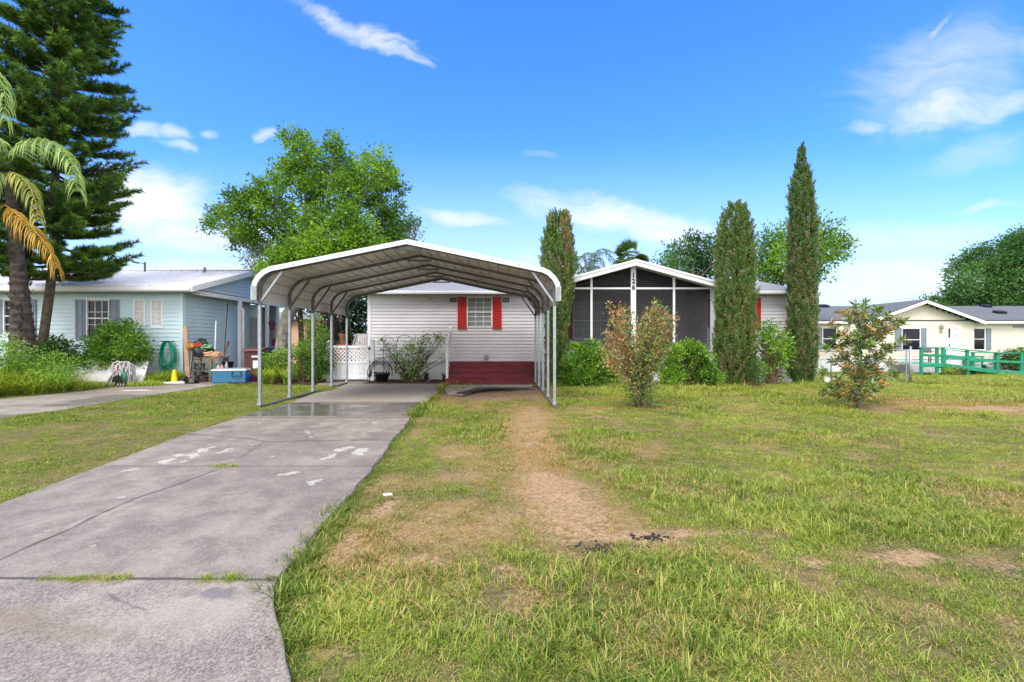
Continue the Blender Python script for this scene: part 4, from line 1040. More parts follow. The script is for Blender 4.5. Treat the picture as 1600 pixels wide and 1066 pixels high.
# ------------------------------------------------------------------ the cream home on the right
def cream_home():
    Y = 28.0; ZB = -.45; XL, XR = 18.2, 36.0
    t = thing('manufactured_home', 'cream sided home with a dark shingle roof and grey shutters behind the green ramp', 'house', (26, Y, ZB))
    w = lambda a, b, c, d: (wx(a, Y), wx(b, Y), wz(d, Y), wz(c, Y))
    ws = [w(1285.5, 1306, 513, 546), w(1403, 1430, 514, 548), w(1520.5, 1538, 514, 546)]
    GX0, GX1, gx = wx(1350, Y), wx(1514, Y), wx(1432, Y)
    dr = w(1473.6, 1490.6, 512.5, 561)
    mb = MB()
    lap_rows(mb, front(Y), XL, GX0, .45, 2.66, .13, [ws[0]]); lap_rows(mb, front(Y), GX1, XR, .45, 2.66, .13, [ws[2]])
    lap_rows(mb, front(Y-.3), GX0, GX1, .45, 2.66, .13, [ws[1], dr])
    sl = (3.84-2.66)/(gx-GX0)
    lap_rows(mb, front(Y-.3), lambda z: gx-(3.84-z)/sl, lambda z: gx+(3.84-z)/sl, 2.66, 3.84, .13)
    mb.box(GX0, GX0+.02, Y-.3, Y, .45, 2.66); mb.box(GX1-.02, GX1, Y-.3, Y, .45, 2.66)
    mb.box(XL, XR, Y+7, Y+7.05, ZB, 2.7); mb.box(XL, XR, Y+1.5, Y+1.54, ZB, 2.7); mb.extr([(Y, 2.66), (Y+7, 2.66), (Y+3.5, 3.8)], XL, XL+.02, 'x'); mb.box(XL, XL+.02, Y, Y+7, ZB, 2.66)
    mb.build('wall', M['siding_cream'], t, normals=False)
    sk = MB()
    for a, b, yy in ((XL, GX0, Y), (GX0, GX1, Y-.3), (GX1, XR, Y)):
        sk.box(a, b, yy+.005, yy+.03, ZB-.3, .40); sk.box(a, b, yy-.03, yy+.03, .40, .45); x = a
        while x < b: sk.box(x, x+.012, yy-.008, yy+.005, ZB-.3, .40); x += .2
    sk.build('skirting', M['white_trim'], t)
    rf = MB(); ye = Y-.35; yr = 31.6; zr = 3.93
    roof_slab(rf, (XL-.3, ye, 2.78), (XR, ye, 2.78), (XR, yr, zr), (XL-.3, yr, zr), .07); roof_slab(rf, (XR, 35.4, 2.7), (XL-.3, 35.4, 2.7), (XL-.3, yr, zr), (XR, yr, zr), .07)
    yf = Y-.7
    for s in (-1, 1): roof_slab(rf, (gx+s*(gx-GX0+.35), yf, 2.70), (gx+s*(gx-GX0+.35), yr, 2.70), (gx, yr, 4.02), (gx, yf, 4.02), .07)
    rf.build('roof', M['shingle_dark'], t)
    fa = MB(); fa.box(XL-.3, GX0-.2, ye-.03, ye, 2.56, 2.70); fa.box(GX1+.3, XR, ye-.03, ye, 2.56, 2.70)
    for s in (-1, 1): fa.bar((gx, yf-.01, 3.86), (gx+s*(gx-GX0+.33), yf-.01, 2.58), .03, .17, (0, 1, 0) if False else (0, 0, 1))
    build_split(fa, 'fascia', M['white_trim'], t)
    window_unit(t, *ws[0], Y, 1, 2, 'glass_dark'); window_unit(t, *ws[1], Y-.3, 1, 2, 'glass_dark'); window_unit(t, *ws[2], Y, 1, 2, 'glass_dark')
    for a, b, yy in ((1276, 1284, Y), (1391.5, 1401.5, Y-.3), (1432, 1439.5, Y-.3), (1511, 1518.5, Y), (1540, 1547.5, Y)):
        shutter(t, wx(a, Y), wx(b, Y), wz(547, Y), wz(513, Y), yy-.016, M['shutter_grey'])
    d = MB(); yy = Y-.3
    d.box(dr[0], dr[1], yy-.0, yy+.04, dr[2], dr[3]); d.box(dr[0]+.28, dr[1]-.12, yy-.012, yy-.001, 1.35, 2.15)
    d.build('door', M['white_vinyl'], t)
    dd = t.children[-1]
    MB().box(dr[0]+.02, dr[0]+.12, yy-.03, yy-.013, 1.7, 2.25).build('side_pane', M['glass_dark'], dd)
    MB().box(dr[0]+.36, dr[0]+.54, yy-.02, yy-.0125, 1.68, 1.98).build('notice', mat('pale_blue_paper', (0.45, 0.62, 0.70), .6), dd)
    MB().box(dr[0]+.04, dr[0]+.10, yy-.05, yy-.014, 1.18, 1.30).build('handle', M['dark_metal'], dd)
    q = MB(); q.box(dr[0]-.12, dr[0], yy-.03, yy+.03, dr[2], dr[3]+.12); q.box(dr[1], dr[1]+.12, yy-.03, yy+.03, dr[2], dr[3]+.12); q.box(dr[0], dr[1], yy-.03, yy+.03, dr[3], dr[3]+.12)
    q.build('door_frame', M['white_vinyl'], t)
    lp = MB(); x, z = wx(1461.5, Y), wz(511, Y); lp.lathe([(.06, -.18), (.09, -.1), (.09, .06), (.04, .14), (.0, .16)], (x, yy-.13, z), 10); lp.box(x-.04, x+.04, yy-.08, yy-.0, z-.03, z+.05); lp.build('wall_lamp', M['soffit'], t)
    MB().box(wx(1460, Y), wx(1464.5, Y), yy-.03, yy-.012, wz(521, Y), wz(518, Y)).build('number_plate', M['wood_raw'], t)
    MB().box(wx(1582, Y), wx(1606, Y), Y-.05, Y-.012, wz(512, Y), wz(508, Y)).build('vent', M['shutter_grey'], t)
    for px, py, s in ((1287, 477, 1), (1541, 480, .8), (1562, 489.5, 1)):
        Yv = 31.3 if py < 482 else 29.4; x = wx(px, Yv); z = 2.78+(Yv-ye)*(zr-2.78)/(yr-ye)
        MB().obox((x, Yv, z+.08), (.55*s, .4, .14), (R(17), 0, 0)).build('roof_vent', M['black_plastic'], t)
cream_home()

# ------------------------------------------------------------------ foliage helpers
def unit(a): return a/np.maximum(np.linalg.norm(a, axis=-1, keepdims=True), 1e-9)
def leaves_np(pos, dirs, length, width, rng, up=0.5, fold=0.25, seg=False):
    """a folded leaf at every point: base, left, tip, right (and a midrib)"""
    n = len(pos); d = unit(dirs); rnd = unit(rng.normal(size=(n, 3))+np.array([0, 0, up]))
    s = unit(np.cross(d, rnd)); nn = np.cross(s, d)
    length = np.broadcast_to(length, n)[:, None]; width = np.broadcast_to(width, n)[:, None]/2
    base = pos; tip = pos+d*length-nn*length*.12; mid = pos+d*length*.45
    l = mid+s*width+nn*width*fold; r = mid-s*width+nn*width*fold
    v = np.stack([base, l, tip, r], 1).reshape(-1, 3); i = np.arange(n)*4
    return v, np.concatenate([np.stack([i, i+2, i+1], -1), np.stack([i, i+3, i+2], -1)])
DENS = 3.0
def crown_leaves(clumps, rng, n_sub, n_leaf, leaf, aspect=.5, spread=.30, up=.4, droop=.0, tvar=.22, flat=1.0):
    """clumps: (centre, radius, tint).  Twig ends are scattered through each clump and carry the leaves."""
    V = []; Fs = []; T = []; twigs = []; k = 0
    for c, r, tn in clumps:
        c = np.array(c); r = np.array([r, r, r*flat]) if np.isscalar(r) else np.array(r)
        ns = max(4, int(n_sub*(r.mean()**2)*DENS)); u = unit(rng.normal(size=(ns, 3))); rad = rng.random((ns, 1))**(1/2.2)
        sub = c+u*rad*r; st = tn+rng.normal(0, tvar*.6, ns)
        sr = spread*rng.uniform(.6, 1.25, ns)
        nl = np.maximum(2, (n_leaf*rng.uniform(.5, 1.4, ns)).astype(int)); ix = np.repeat(np.arange(ns), nl)
        off = np.clip(rng.normal(size=(len(ix), 3)), -1.5, 1.5)*sr[ix, None]*np.array([1, 1, .75]); pos = sub[ix]+off
        dirs = unit(u[ix]*.5+off/np.maximum(sr[ix, None], .01)*.6+rng.normal(size=(len(ix), 3))*.6+np.array([0, 0, .1-droop]))
        L_ = leaf*rng.uniform(.65, 1.3, len(ix)); v, f = leaves_np(pos, dirs, L_, L_*aspect, rng, up)
        V.append(v); Fs.append(f+k); k += len(v); T.append(np.repeat(np.clip(st[ix]+rng.normal(0, tvar*.7, len(ix)), 0, 1), 4))
        twigs.append((c, sub))
    return np.concatenate(V), np.concatenate(Fs), np.concatenate(T), twigs
def limb_tubes(mb, start, clumps_sub, rng, r0, sag=.15, twig_r=.012, per=5, n=5):
    start = Vector(start)
    for c, sub in clumps_sub:
        c = Vector(c); mid = start.lerp(c, .5)+Vector((rng.normal(0, .12), rng.normal(0, .12), -sag*(c-start).length*.3+abs(rng.normal(0, .08))))*min(1, (c-start).length)
        mb.tube([start, start.lerp(mid, .55)+Vector((0, 0, .02)), mid, c], [r0, r0*.8, r0*.55, r0*.25], n, caps=False)
        for q in sub[rng.permutation(len(sub))[:per]]:
            q = Vector(q); mb.tube([c.lerp(mid, .25), c.lerp(q, .5)+Vector((0, 0, .04)), q], [r0*.22, r0*.14, twig_r*.5], 4, caps=False)
def tree(name, label, cat, base, trunk_pts, trunk_r, clumps, leafm, barkm, seed, n_sub=14, n_leaf=26, leaf=.14, aspect=.5, spread=.30, group=None, limb_r=.09, per=6, **kw):
    rng = np.random.default_rng(seed)
    t = thing(name, label, cat, base, 0, group)
    v, f, tn, tw = crown_leaves(clumps, rng, n_sub, n_leaf, leaf, aspect, spread, **kw)
    np_mesh('crown', v, [f], leafm, t, {'tint': tn})
    mb = MB(); mb.tube(trunk_pts, trunk_r, 10)
    limb_tubes(mb, trunk_pts[-1], tw, rng, limb_r, per=per)
    mb.build('trunk', barkm, t, smooth=True, normals=False)
    return t
def pix_clumps(lst, Y, depth, rng, tints=None):
    """clumps read as (px, py, radius px[, depth offset]) and set at their real place and size"""
    out = []
    for q in lst:
        y = Y+(q[3] if len(q) > 3 else rng.uniform(-depth, depth)); p = W(q[0], q[1], y)
        out.append((tuple(p), q[2]/F*y, rng.uniform(.25, .7) if tints is None else tints))
    return out
def blob_clumps(c, r, n, rr, rng, lo=.25, hi=.7, shell=.55):
    out = []
    for k in range(n):
        u = unit(rng.normal(size=3)); s = shell+(1-shell)*rng.random()
        p = np.array(c)+u*s*np.array(r); out.append((tuple(p), rr*rng.uniform(.7, 1.25), rng.uniform(lo, hi)))
    return out

# ------------------------------------------------------------------ trees
rg = np.random.default_rng(21)
oak = pix_clumps([(458, 218, 20, .5), (474, 246, 28), (524, 224, 17), (531, 250, 24), (590, 260, 27), (609, 286, 24), (450, 272, 27), (414, 298, 25), (370, 312, 18), (349, 345, 20), (392, 334, 30), (436, 330, 32, -1), (494, 305, 30), (540, 300, 32),
        (584, 306, 30), (612, 334, 22), (604, 359, 26), (549, 350, 34, -1.5), (494, 352, 34, -1.2), (447, 372, 28), (392, 365, 22), (372, 372, 16), (562, 372, 30), (405, 388, 14), (612, 380, 22), (520, 270, 22), (560, 280, 24), (480, 280, 26),
        (342, 330, 10), (330, 352, 9), (640, 350, 10)], 20.0, 1.8, rg)
oak += [(c, r, tn+.28) for c, r, tn in pix_clumps([(452, 400, 30), (500, 388, 34), (550, 385, 30), (430, 412, 20), (480, 415, 34), (530, 410, 34), (590, 395, 26), (445, 430, 26), (415, 425, 14)], 18.2, .5, rg)]
tx = wx(441, 19.0)
tree('oak_tree', 'big bright green leafy tree rising behind the carport roof', 'tree', (tx, 19.0, 0),
     [(tx-.12, 19.0, -.1), (tx-.05, 19.0, .6), (tx+.02, 19.0, 1.6), (tx+.22, 19.05, 2.6), (tx+.75, 19.3, 3.6), (wx(490, 20), 20, 4.6)], [.36, .30, .25, .25, .22, .18], oak, L['oak'], M['bark_grey'], 22, n_sub=27, n_leaf=36, leaf=.145, aspect=.50, spread=.17, limb_r=.085, per=9, tvar=.34)
gr = pix_clumps([(641, 352, 14), (640, 375, 16), (632, 395, 16), (650, 365, 8)], 27, 1, rg)
tree('sparse_tree', 'thin grey leaved tree peeking past the right edge of the big green tree', 'tree', (wx(630, 27), 27, 0), [(wx(630, 27), 27, 0), (wx(630, 27), 27, 4.5)], [.15, .1], gr, L['grey_leaf'], M['bark_brown'], 23, 24, 14, .15, spread=.25)
gr = pix_clumps([(395, 395, 20), (408, 412, 18), (398, 425, 14), (385, 405, 10), (418, 430, 15)], 25, 1, rg)
tree('sparse_tree', 'thin grey leaved tree between the blue gable and the carport roof corner', 'tree', (wx(400, 25), 25, 0), [(wx(400, 25), 25, 0), (wx(402, 25), 25, 4.2)], [.14, .09], gr, L['grey_leaf'], M['bark_brown'], 24, 14, 12, .14, spread=.3)
# trees over the porch roof
pr_ = pix_clumps([(1062, 395, 24), (1090, 385, 26), (1055, 415, 20), (1080, 420, 28), (1108, 410, 26), (1100, 432, 26), (1060, 432, 16), (1120, 390, 20), (1042, 408, 12)], 26, 1.5, rg)
tree('tree', 'dull green tree right of the porch gable, half hidden by the middle cypress', 'tree', (wx(1090, 26), 26, 0), [(wx(1090, 26), 26, 0), (wx(1085, 26), 26, 3), (wx(1082, 26), 26, 4.6)], [.22, .16, .12], pr_, L['tree_far'], M['bark_brown'], 25, 16, 20, .19, spread=.33)
pr_ = pix_clumps([(1195, 390, 26), (1190, 415, 24), (1215, 375, 22), (1225, 405, 28), (1215, 430, 24), (1260, 385, 26), (1285, 380, 24), (1305, 378, 20), (1322, 384, 10), (1280, 402, 22), (1265, 420, 22), (1240, 360, 16), (1290, 360, 13), (1268, 358, 14), (1250, 435, 22), (1190, 440, 20), (1276, 432, 9), (1310, 398, 12)], 24, 1.3, rg)
tree('tree', 'green tree spreading behind the tall thin cypress', 'tree', (wx(1215, 24), 24, -.2), [(wx(1215, 24), 24, -.3), (wx(1212, 24), 24, 2.5), (wx(1222, 24), 24, 4.6)], [.24, .18, .13], pr_, L['oak'], M['bark_brown'], 26, 18, 22, .17, spread=.30, per=8)
fr_ = pix_clumps([(1480, 455, 22), (1500, 420, 24), (1520, 400, 30), (1500, 450, 32), (1545, 385, 26), (1550, 420, 40), (1535, 455, 36), (1580, 375, 26), (1600, 400, 40), (1590, 440, 44), (1570, 465, 34), (1630, 380, 46), (1640, 440, 52), (1620, 350, 26), (1472, 468, 14), (1508, 392, 15), (1600, 360, 22), (1605, 470, 34), (1660, 400, 50)], 46, 2.5, rg)
fr_ = [((c[0], c[1], c[2]-1.35), r, tn+.1) for c, r, tn in fr_]
tree('tree', 'large round dark green tree behind the far right end of the cream home roof', 'tree', (wx(1590, 46), 46, -.5), [(wx(1590, 46), 46, -.6), (wx(1590, 46), 46, 3), (wx(1585, 46), 46, 6)], [.5, .4, .3], fr_, L['tree_far'], M['bark_brown'], 27, 5, 34, .30, spread=.42, limb_r=.2, per=6)
tree('tree', 'small rounded green treetop just showing over the cream home gable', 'tree', (wx(1452, 44), 44, -.4), [(wx(1452, 44), 44, -.5), (wx(1452, 44), 44, 3)], [.2, .15], pix_clumps([(1450, 480, 12), (1462, 485, 12), (1440, 484, 10)], 44, .6, rg), L['tree_far'], M['bark_brown'], 28, 12, 22, .26, spread=.4)
# dark trees behind the lattice gate
bk = pix_clumps([(500, 470, 22), (530, 460, 26), (560, 455, 26), (520, 495, 26), (550, 490, 28), (572, 480, 20), (540, 525, 26), (565, 520, 22), (515, 530, 22)], 22.5, .8, rg, .25)
tree('tree', 'dark leafy tree behind the white lattice gate', 'tree', (wx(545, 22.5), 22.5, 0), [(wx(545, 22.5), 22.5, 0), (wx(545, 22.5), 22.5, 2)], [.16, .12], bk, L['bush_dark'], M['bark_dark'], 29, 18, 24, .17, spread=.30)

def pine_tree():
    rng = np.random.default_rng(31); Y = 15.6; x0 = wx(58, Y); base = (x0, Y, 0)
    t = thing('pine_tree', 'tall dark green pine with tiers of upswept bottlebrush branches', 'tree', base)
    def axis(z): return np.array([x0+(z/4.2)*wx(86, Y)*0+min(z, 4.2)*.135+max(0, z-4.2)*.02, Y, z])
    mb = MB(); mb.tube([tuple(axis(z)) for z in (-.1, 1, 2, 3, 4.2, 6, 9, 13, 18)], [.17, .14, .13, .13, .125, .12, .10, .08, .03], 9)
    brushes = []
    z = 3.75
    while z < 17.6:
        R0 = np.interp(z, [3.7, 5, 8, 13, 17.6], [1.85, 2.15, 2.15, 1.75, .8])*(.95+.10*math.sin(z*2.1))
        nb = rng.integers(6, 9); a0 = rng.uniform(0, 6.28)
        for k in range(nb):
            a = a0+k*6.283/nb+rng.normal(0, .12); Lb = R0*rng.uniform(.72, 1.05); c = axis(z+rng.normal(0, .12))
            d = np.array([math.cos(a), math.sin(a), 0]); s = np.linspace(0, 1, 7); dip = -.10*Lb if z < 8 else 0.0
            pts = [c+d*Lb*q+np.array([0, 0, dip*math.sin(q*2.6)+.22*Lb*q**2.2]) for q in s]
            mb.tube([tuple(p) for p in pts], [.045*(1-q)+.010 for q in s], 4, caps=False)
            # side shoots
            for q in np.arange(.30, 1.001, .085):
                p = pts[min(int(q*6), 5)]*(1-(q*6 % 1))+pts[min(int(q*6)+1, 6)]*(q*6 % 1) if q < 1 else pts[-1]
                for sg in ((-1, 1) if q < .97 else (0,)):
                    sd_ = np.array([-d[1], d[0], 0])*sg; ln = rng.uniform(.28, .62)*(1.15-.5*q)*min(1.2, Lb/2.4)+.12
                    dr = unit(d*.75+sd_*.8+np.array([0, 0, rng.uniform(.18, .5)])); e = p+dr*ln
                    brushes.append((p+dr*.05, e+np.array([0, 0, .10*ln]), rng.uniform(.15, .95)))
        z += rng.uniform(.33, .45)
    mb.build('trunk', M['bark_brown'], t, smooth=True, normals=False)
    B0 = np.array([b[0] for b in brushes]); B1 = np.array([b[1] for b in brushes]); tn = np.array([b[2] for b in brushes])
    nn = 92; n = len(B0)*nn; ix = np.repeat(np.arange(len(B0)), nn); f = rng.random(n)
    pos = B0[ix]*(1-f[:, None])+B1[ix]*f[:, None]; ax = unit(B1-B0)[ix]; rd = unit(np.cross(ax, rng.normal(size=(n, 3))))
    d = unit(ax*rng.uniform(.55, 1.1, (n, 1))+rd+np.array([0, 0, .18])); Ln = rng.uniform(.12, .22, n); s = unit(np.cross(d, rng.normal(size=(n, 3))))*.013
    v = np.stack([pos-s, pos+s, pos+d*Ln[:, None]], 1).reshape(-1, 3)
    np_mesh('crown', v, [np.arange(n*3).reshape(-1, 3)], L['pine'], t, {'tint': np.repeat(np.clip(tn[ix]+.25*(f-.5)+rng.normal(0, .10, n), 0, 1), 3)})
pine_tree()

def frond(mb_r, V, Fs, T, k, path, rng, n, ll, w, droop, tint, rr=.022, spread=.9):
    """a feather frond: rachis along the path with narrow leaflets hanging from both sides"""
    path = np.array([tuple(p) for p in path], float); seg = np.linalg.norm(np.diff(path, axis=0), axis=1); cum = np.concatenate([[0], np.cumsum(seg)]); tot = cum[-1]
    ss = np.linspace(0, tot, 24); pts = np.stack([np.interp(ss, cum, path[:, i]) for i in range(3)], -1)
    for _ in range(3): pts[1:-1] = (pts[:-2]+pts[1:-1]*2+pts[2:])/4
    mb_r.tube([tuple(p) for p in pts], list(np.linspace(rr, rr*.25, 24)), 5, caps=False)
    for j in range(n):
        f = .10+.90*j/n; i = min(int(f*23), 22); p = pts[i]*(1-(f*23-i))+pts[i+1]*(f*23-i); d = unit(pts[i+1]-pts[i]); sd_ = np.cross(d, [0, 0, 1]); sd_ = unit(sd_) if np.linalg.norm(sd_) > .05 else np.array([0, 1., 0])
        for sg in (-1, 1):
            L_ = ll*(math.sin(min(1, f*1.15+.12)*math.pi*.82)*.8+.25)*rng.uniform(.8, 1.15)
            q = unit(sd_*sg*spread+d*.55+np.array([0, 0, .35-droop*.4])+rng.normal(0, .16, 3)); a = p; c1 = a+q*L_*.22; q2 = unit(q*.75+d*.25+np.array([0, 0, -droop*.75])); c2 = c1+q2*L_*.40; q3 = unit(q2*.55+np.array([0, 0, -droop*.9])); c3 = c2+q3*L_*.46
            wv = unit(np.cross(q, rng.normal(size=3)))*w/2
            V.append(np.stack([a-wv*.5, a+wv*.5, c1-wv, c1+wv, c2-wv*.8, c2+wv*.8, c3])); Fs[0].append(np.array([[0, 1, 3, 2], [2, 3, 5, 4]])+k); Fs[1].append(np.array([[4, 5, 6]])+k); k += 7
            T.append(np.full(7, np.clip(tint+rng.normal(0, .2), 0, 1)))
    return k
def palm_part(name, paths, leafm, t, seed, n=70, ll=.75, w=.03, droop=.8, tint=.5, rr=.022, spread=.9):
    rng = np.random.default_rng(seed); mb = MB(); V = []; Fs = [[], []]; T = []; k = 0
    for p in paths: k = frond(mb, V, Fs, T, k, p, rng, n, ll, w, droop, tint, rr, spread)
    rv = np.array(mb.v); b = sum(len(a) for a in V); rf = np.array(mb.f)+b+root_off(t)*0
    v = np.concatenate(V+[rv]); q = np.concatenate(Fs[0]+[np.array(mb.f)+b]); tr = np.concatenate(Fs[1])
    return np_mesh(name, v, [q, tr], leafm, t, {'tint': np.concatenate(T+[np.full(len(rv), .45)])})
def root_off(t): return 0
def left_palm():
    Y = 13.8; x0 = wx(38, Y)
    t = thing('palm_tree', 'palm with a thick ringed dark trunk and drooping green and yellow fronds', 'tree', (x0, Y, 0))
    top = W(14, 262, Y)
    mb = MB(); pts = []; rad = []
    for i in range(60):
        f = i/59; z = -.1+f*(top.z+.1); x = x0+(top.x-x0)*f**1.6
        r = .30*(1-f)**3+.165-.03*f; r *= 1.0+(.09 if i % 2 else -.03)
        pts.append((x, Y, z)); rad.append(r)
    mb.tube(pts, rad, 14)
    rng = random.Random(4)
    for i in range(150):         # leaf scars and shreds of old bases
        f = rng.random()**.8*.85; a = rng.uniform(0, 6.28); z = f*top.z; x = x0+(top.x-x0)*f**1.6; r = .30*(1-f)**3+.17
        p = Vector((x+math.cos(a)*r, Y+math.sin(a)*r, z)); mb.bar(p, p+Vector((math.cos(a)*.06, math.sin(a)*.06, rng.uniform(.05, .16))), .05, .012)
    mb.build('trunk', M['bark_dark'], t, smooth=False, normals=False)
    P = lambda *a: [W(px, py, y) for px, py, y in a]
    palm_part('frond', [P((12, 258, Y), (40, 225, Y-.3), (75, 218, Y-.6), (103, 235, Y-.8), (118, 265, Y-.9), (121, 300, Y-1))], L['palm'], t, 41, 84, .80, .030, 1.1, .55)
    palm_part('frond', [P((12, 262, Y), (-20, 226, Y-.4), (-60, 220, Y-.8), (-100, 260, Y-1.1))], L['palm'], t, 42, 64, .80, .030, 1.0, .5)
    palm_part('frond', [P((12, 268, Y), (28, 272, Y-.3), (45, 288, Y-.5), (56, 315, Y-.6), (60, 345, Y-.7))], L['palm_mix'], t, 43, 60, .62, .028, 1.2, .45)
    palm_part('frond', [P((8, 268, Y), (-6, 275, Y-.5), (-20, 300, Y-.7), (-24, 340, Y-.8))], L['palm'], t, 44, 50, .6, .028, 1.2, .4)
    palm_part('frond', [P((8, 320, Y-.2), (24, 332, Y-.5), (52, 357, Y-.8), (80, 392, Y-.9), (90, 420, Y-.9))], L['palm_yellow'], t, 45, 78, .72, .030, 1.35, .5)['label'] = 'dying yellow orange frond'
    palm_part('frond', [P((12, 258, Y), (20, 215, Y+.6), (48, 195, Y+1.2), (66, 215, Y+1.6))], L['palm'], t, 46, 50, .6, .028, .9, .4)
    palm_part('frond', [P((10, 256, Y), (-6, 215, Y-.6), (-30, 205, Y-1.5), (-40, 250, Y-2.2))], L['palm'], t, 47, 50, .7, .028, 1, .5)
    palm_part('frond', [P((6, 322, Y-.2), (-8, 330, Y-.4), (-24, 370, Y-.6), (-26, 420, Y-.6))], L['palm_yellow'], t, 48, 50, .6, .028, 1.3, .4)
    # the palm whose head stands just outside the picture's left edge: only its frond tips hang into view
    Y2 = 12.8; t2 = thing('palm_tree', 'second palm at the left edge showing only pale hanging frond tips high up', 'tree', (wx(-75, Y2), Y2, 0))
    mb = MB(); mb.tube([(wx(-75, Y2), Y2, 0), (wx(-72, Y2), Y2, 4), (wx(-70, Y2), Y2, 8.6)], [.22, .15, .13], 10); mb.build('trunk', M['bark_grey'], t2, normals=False)
    for s, pth in ((51, ((-70, 130, Y2), (-45, 100, Y2-.3), (-10, 105, Y2-.5), (8, 140, Y2-.6), (10, 190, Y2-.6))), (52, ((-70, 130, Y2), (-90, 95, Y2+.5), (-130, 100, Y2+.8))), (53, ((-70, 130, Y2), (-60, 110, Y2+.8), (-30, 140, Y2+1.4), (-14, 200, Y2+1.6)))):
        palm_part('frond', [P(*pth)], L['palm'], t2, s, 60, .75, .03, 1.2, .6)
    # thin dark trunk standing behind the palm
    Y3 = 15.0; t3 = thing('shade_tree', 'dark bare trunk just behind the thick ringed palm trunk', 'tree', (wx(26, Y3), Y3, 0))
    mb = MB(); mb.tube([(wx(26, Y3), Y3, -.1), (wx(25, Y3), Y3, 2.5), (wx(20, Y3), Y3, 5), (wx(12, Y3), Y3, 7.5)], [.16, .13, .12, .10], 9); mb.build('trunk', M['bark_dark'], t3, normals=False)
    np_ = pix_clumps([(10, 375, 24), (-10, 395, 30), (18, 400, 20), (5, 345, 18)], Y3, .5, np.random.default_rng(3)); rng_ = np.random.default_rng(5)
    v, f, tn, tw = crown_leaves(np_, rng_, 30, 24, .12, .35, .2); np_mesh('crown', v, [f], L['tree_mid'], t3, {'tint': tn})
left_palm()

def column_tree(name, label, px, Y, pytop, r_prof, leafm, seed, n, tint=.35, brown=None, lean=0.0, spr=.38):
    """columnar conifer: upright scale sprays crowd the surface of a narrow column"""
    rng = np.random.default_rng(seed); x0 = wx(px, Y); H_ = wz(pytop, Y)
    t = thing(name, label, 'tree', (x0, Y, 0), 0, 'columnar cypresses by the porch')
    mb = MB(); mb.tube([(x0, Y, -.1), (x0+lean*.5, Y, H_*.5), (x0+lean, Y, H_*.96)], [.11, .08, .015], 8)
    for k in range(60):
        z = rng.uniform(.25, H_*.8); a = rng.uniform(0, 6.28); r = np.interp(z/H_, *r_prof)*.75; c = Vector((x0+lean*z/H_, Y, z))
        mb.tube([c, c+Vector((math.cos(a)*r*.6, math.sin(a)*r*.6, .18)), c+Vector((math.cos(a)*r, math.sin(a)*r, .5))], [.018, .012, .005], 4, caps=False)
    mb.build('trunk', M['bark_brown'], t, smooth=True, normals=False)
    # upright plumes crowd the surface; each carries its own scale sprays and its own shade of green
    z = (np.arange(n)+rng.random(n))/n*.985*H_+.02; wgt = np.interp(z/H_, *r_prof); z = rng.choice(z, n, p=wgt/wgt.sum()); a = rng.uniform(0, 6.283, n)
    lump = fbm(np.cos(a)*1.9+7, z*.95+np.sin(a)*1.9, 1.0, 4, seed)
    rr = np.interp(z/H_, *r_prof); r = rr*(.50+.85*lump)*rng.uniform(.80, 1.06, n)
    out = np.stack([np.cos(a), np.sin(a), np.zeros(n)], -1); cpos = np.stack([x0+lean*z/H_+out[:, 0]*r, Y+out[:, 1]*r, z], -1)
    tn = tint+(lump-.5)*.5+rng.normal(0, .17, n)
    if brown is not None: tn = np.where(brown(a, z/H_, rng), rng.uniform(.85, 1, n), np.minimum(tn, .78))
    k_ = np.clip(.22+rr/.35, .30, 1); ln = spr*rng.uniform(.7, 1.35, n)*k_; fat = .062*rng.uniform(.75, 1.3, n)*k_
    m = 90; ix = np.repeat(np.arange(n), m); N = n*m; f = rng.random(N)**.85
    ax = unit(out*.30+np.array([0, 0, 1.0])+rng.normal(0, .16, (n, 3)))[ix]
    rad = unit(rng.normal(size=(N, 3))); pos = cpos[ix]+ax*((f-.25)*ln[ix])[:, None]+rad*(fat[ix]*(1-.8*f)*rng.random(N)**.5)[:, None]
    d = unit(ax*1.1+rad*.75+rng.normal(0, .3, (N, 3))); L_ = .062*rng.uniform(.7, 1.3, N)*(1.1-.4*f)
    v, fc = leaves_np(pos, d, L_, L_*.46, rng, .2)
    np_mesh('crown', v, [fc], leafm, t, {'tint': np.repeat(np.clip(tn[ix]+.26*(f-.45)+rng.normal(0, .06, N), 0, 1), 4)})
    return t
column_tree('cypress_tree', 'short green cypress with a dead brown streak at its top, beside the carport', 869, 15.75, 334, ([0, .08, .3, .5, .7, .82, .92, .97, 1], [.30, .34, .38, .46, .52, .52, .40, .24, .04]), L['cypress_green'], 61, 1250, .42,
            lambda a, h, rng: ((h > .74) & (h < .95) & (np.abs(((a+1.05+np.pi) % 6.283)-np.pi) < .42+.1*rng.normal(size=len(a)))) | (rng.random(len(a)) < .06+.08*(h < .75)), .10)
column_tree('cypress_tree', 'broad dense green cypress at the right corner of the porch', 1149, 15.7, 319, ([0, .06, .2, .45, .7, .85, .94, 1], [.48, .56, .60, .60, .56, .47, .32, .06]), L['cypress_green'], 62, 1700, .47, lambda a, h, rng: rng.random(len(a)) < .05+.14*sst(.6, .2, h))
column_tree('cypress_tree', 'tallest thin cypress with a sharp pointed tip', 1253, 16.4, 222, ([0, .04, .12, .3, .55, .7, .82, .92, 1], [.30, .40, .45, .43, .41, .35, .25, .11, .02]), L['cypress_olive'], 63, 1900, .42, lambda a, h, rng: rng.random(len(a)) < .05+.22*sst(.75, .35, h), 0, .36)
column_tree('cypress_tree', 'grey green slim conifer half hidden behind the short brown streaked cypress', 891, 17.6+6, 385, ([0, .1, .6, .85, 1], [.3, .45, .5, .4, .05]), L['palm_grey'], 64, 300, .45, None, 0, .5)

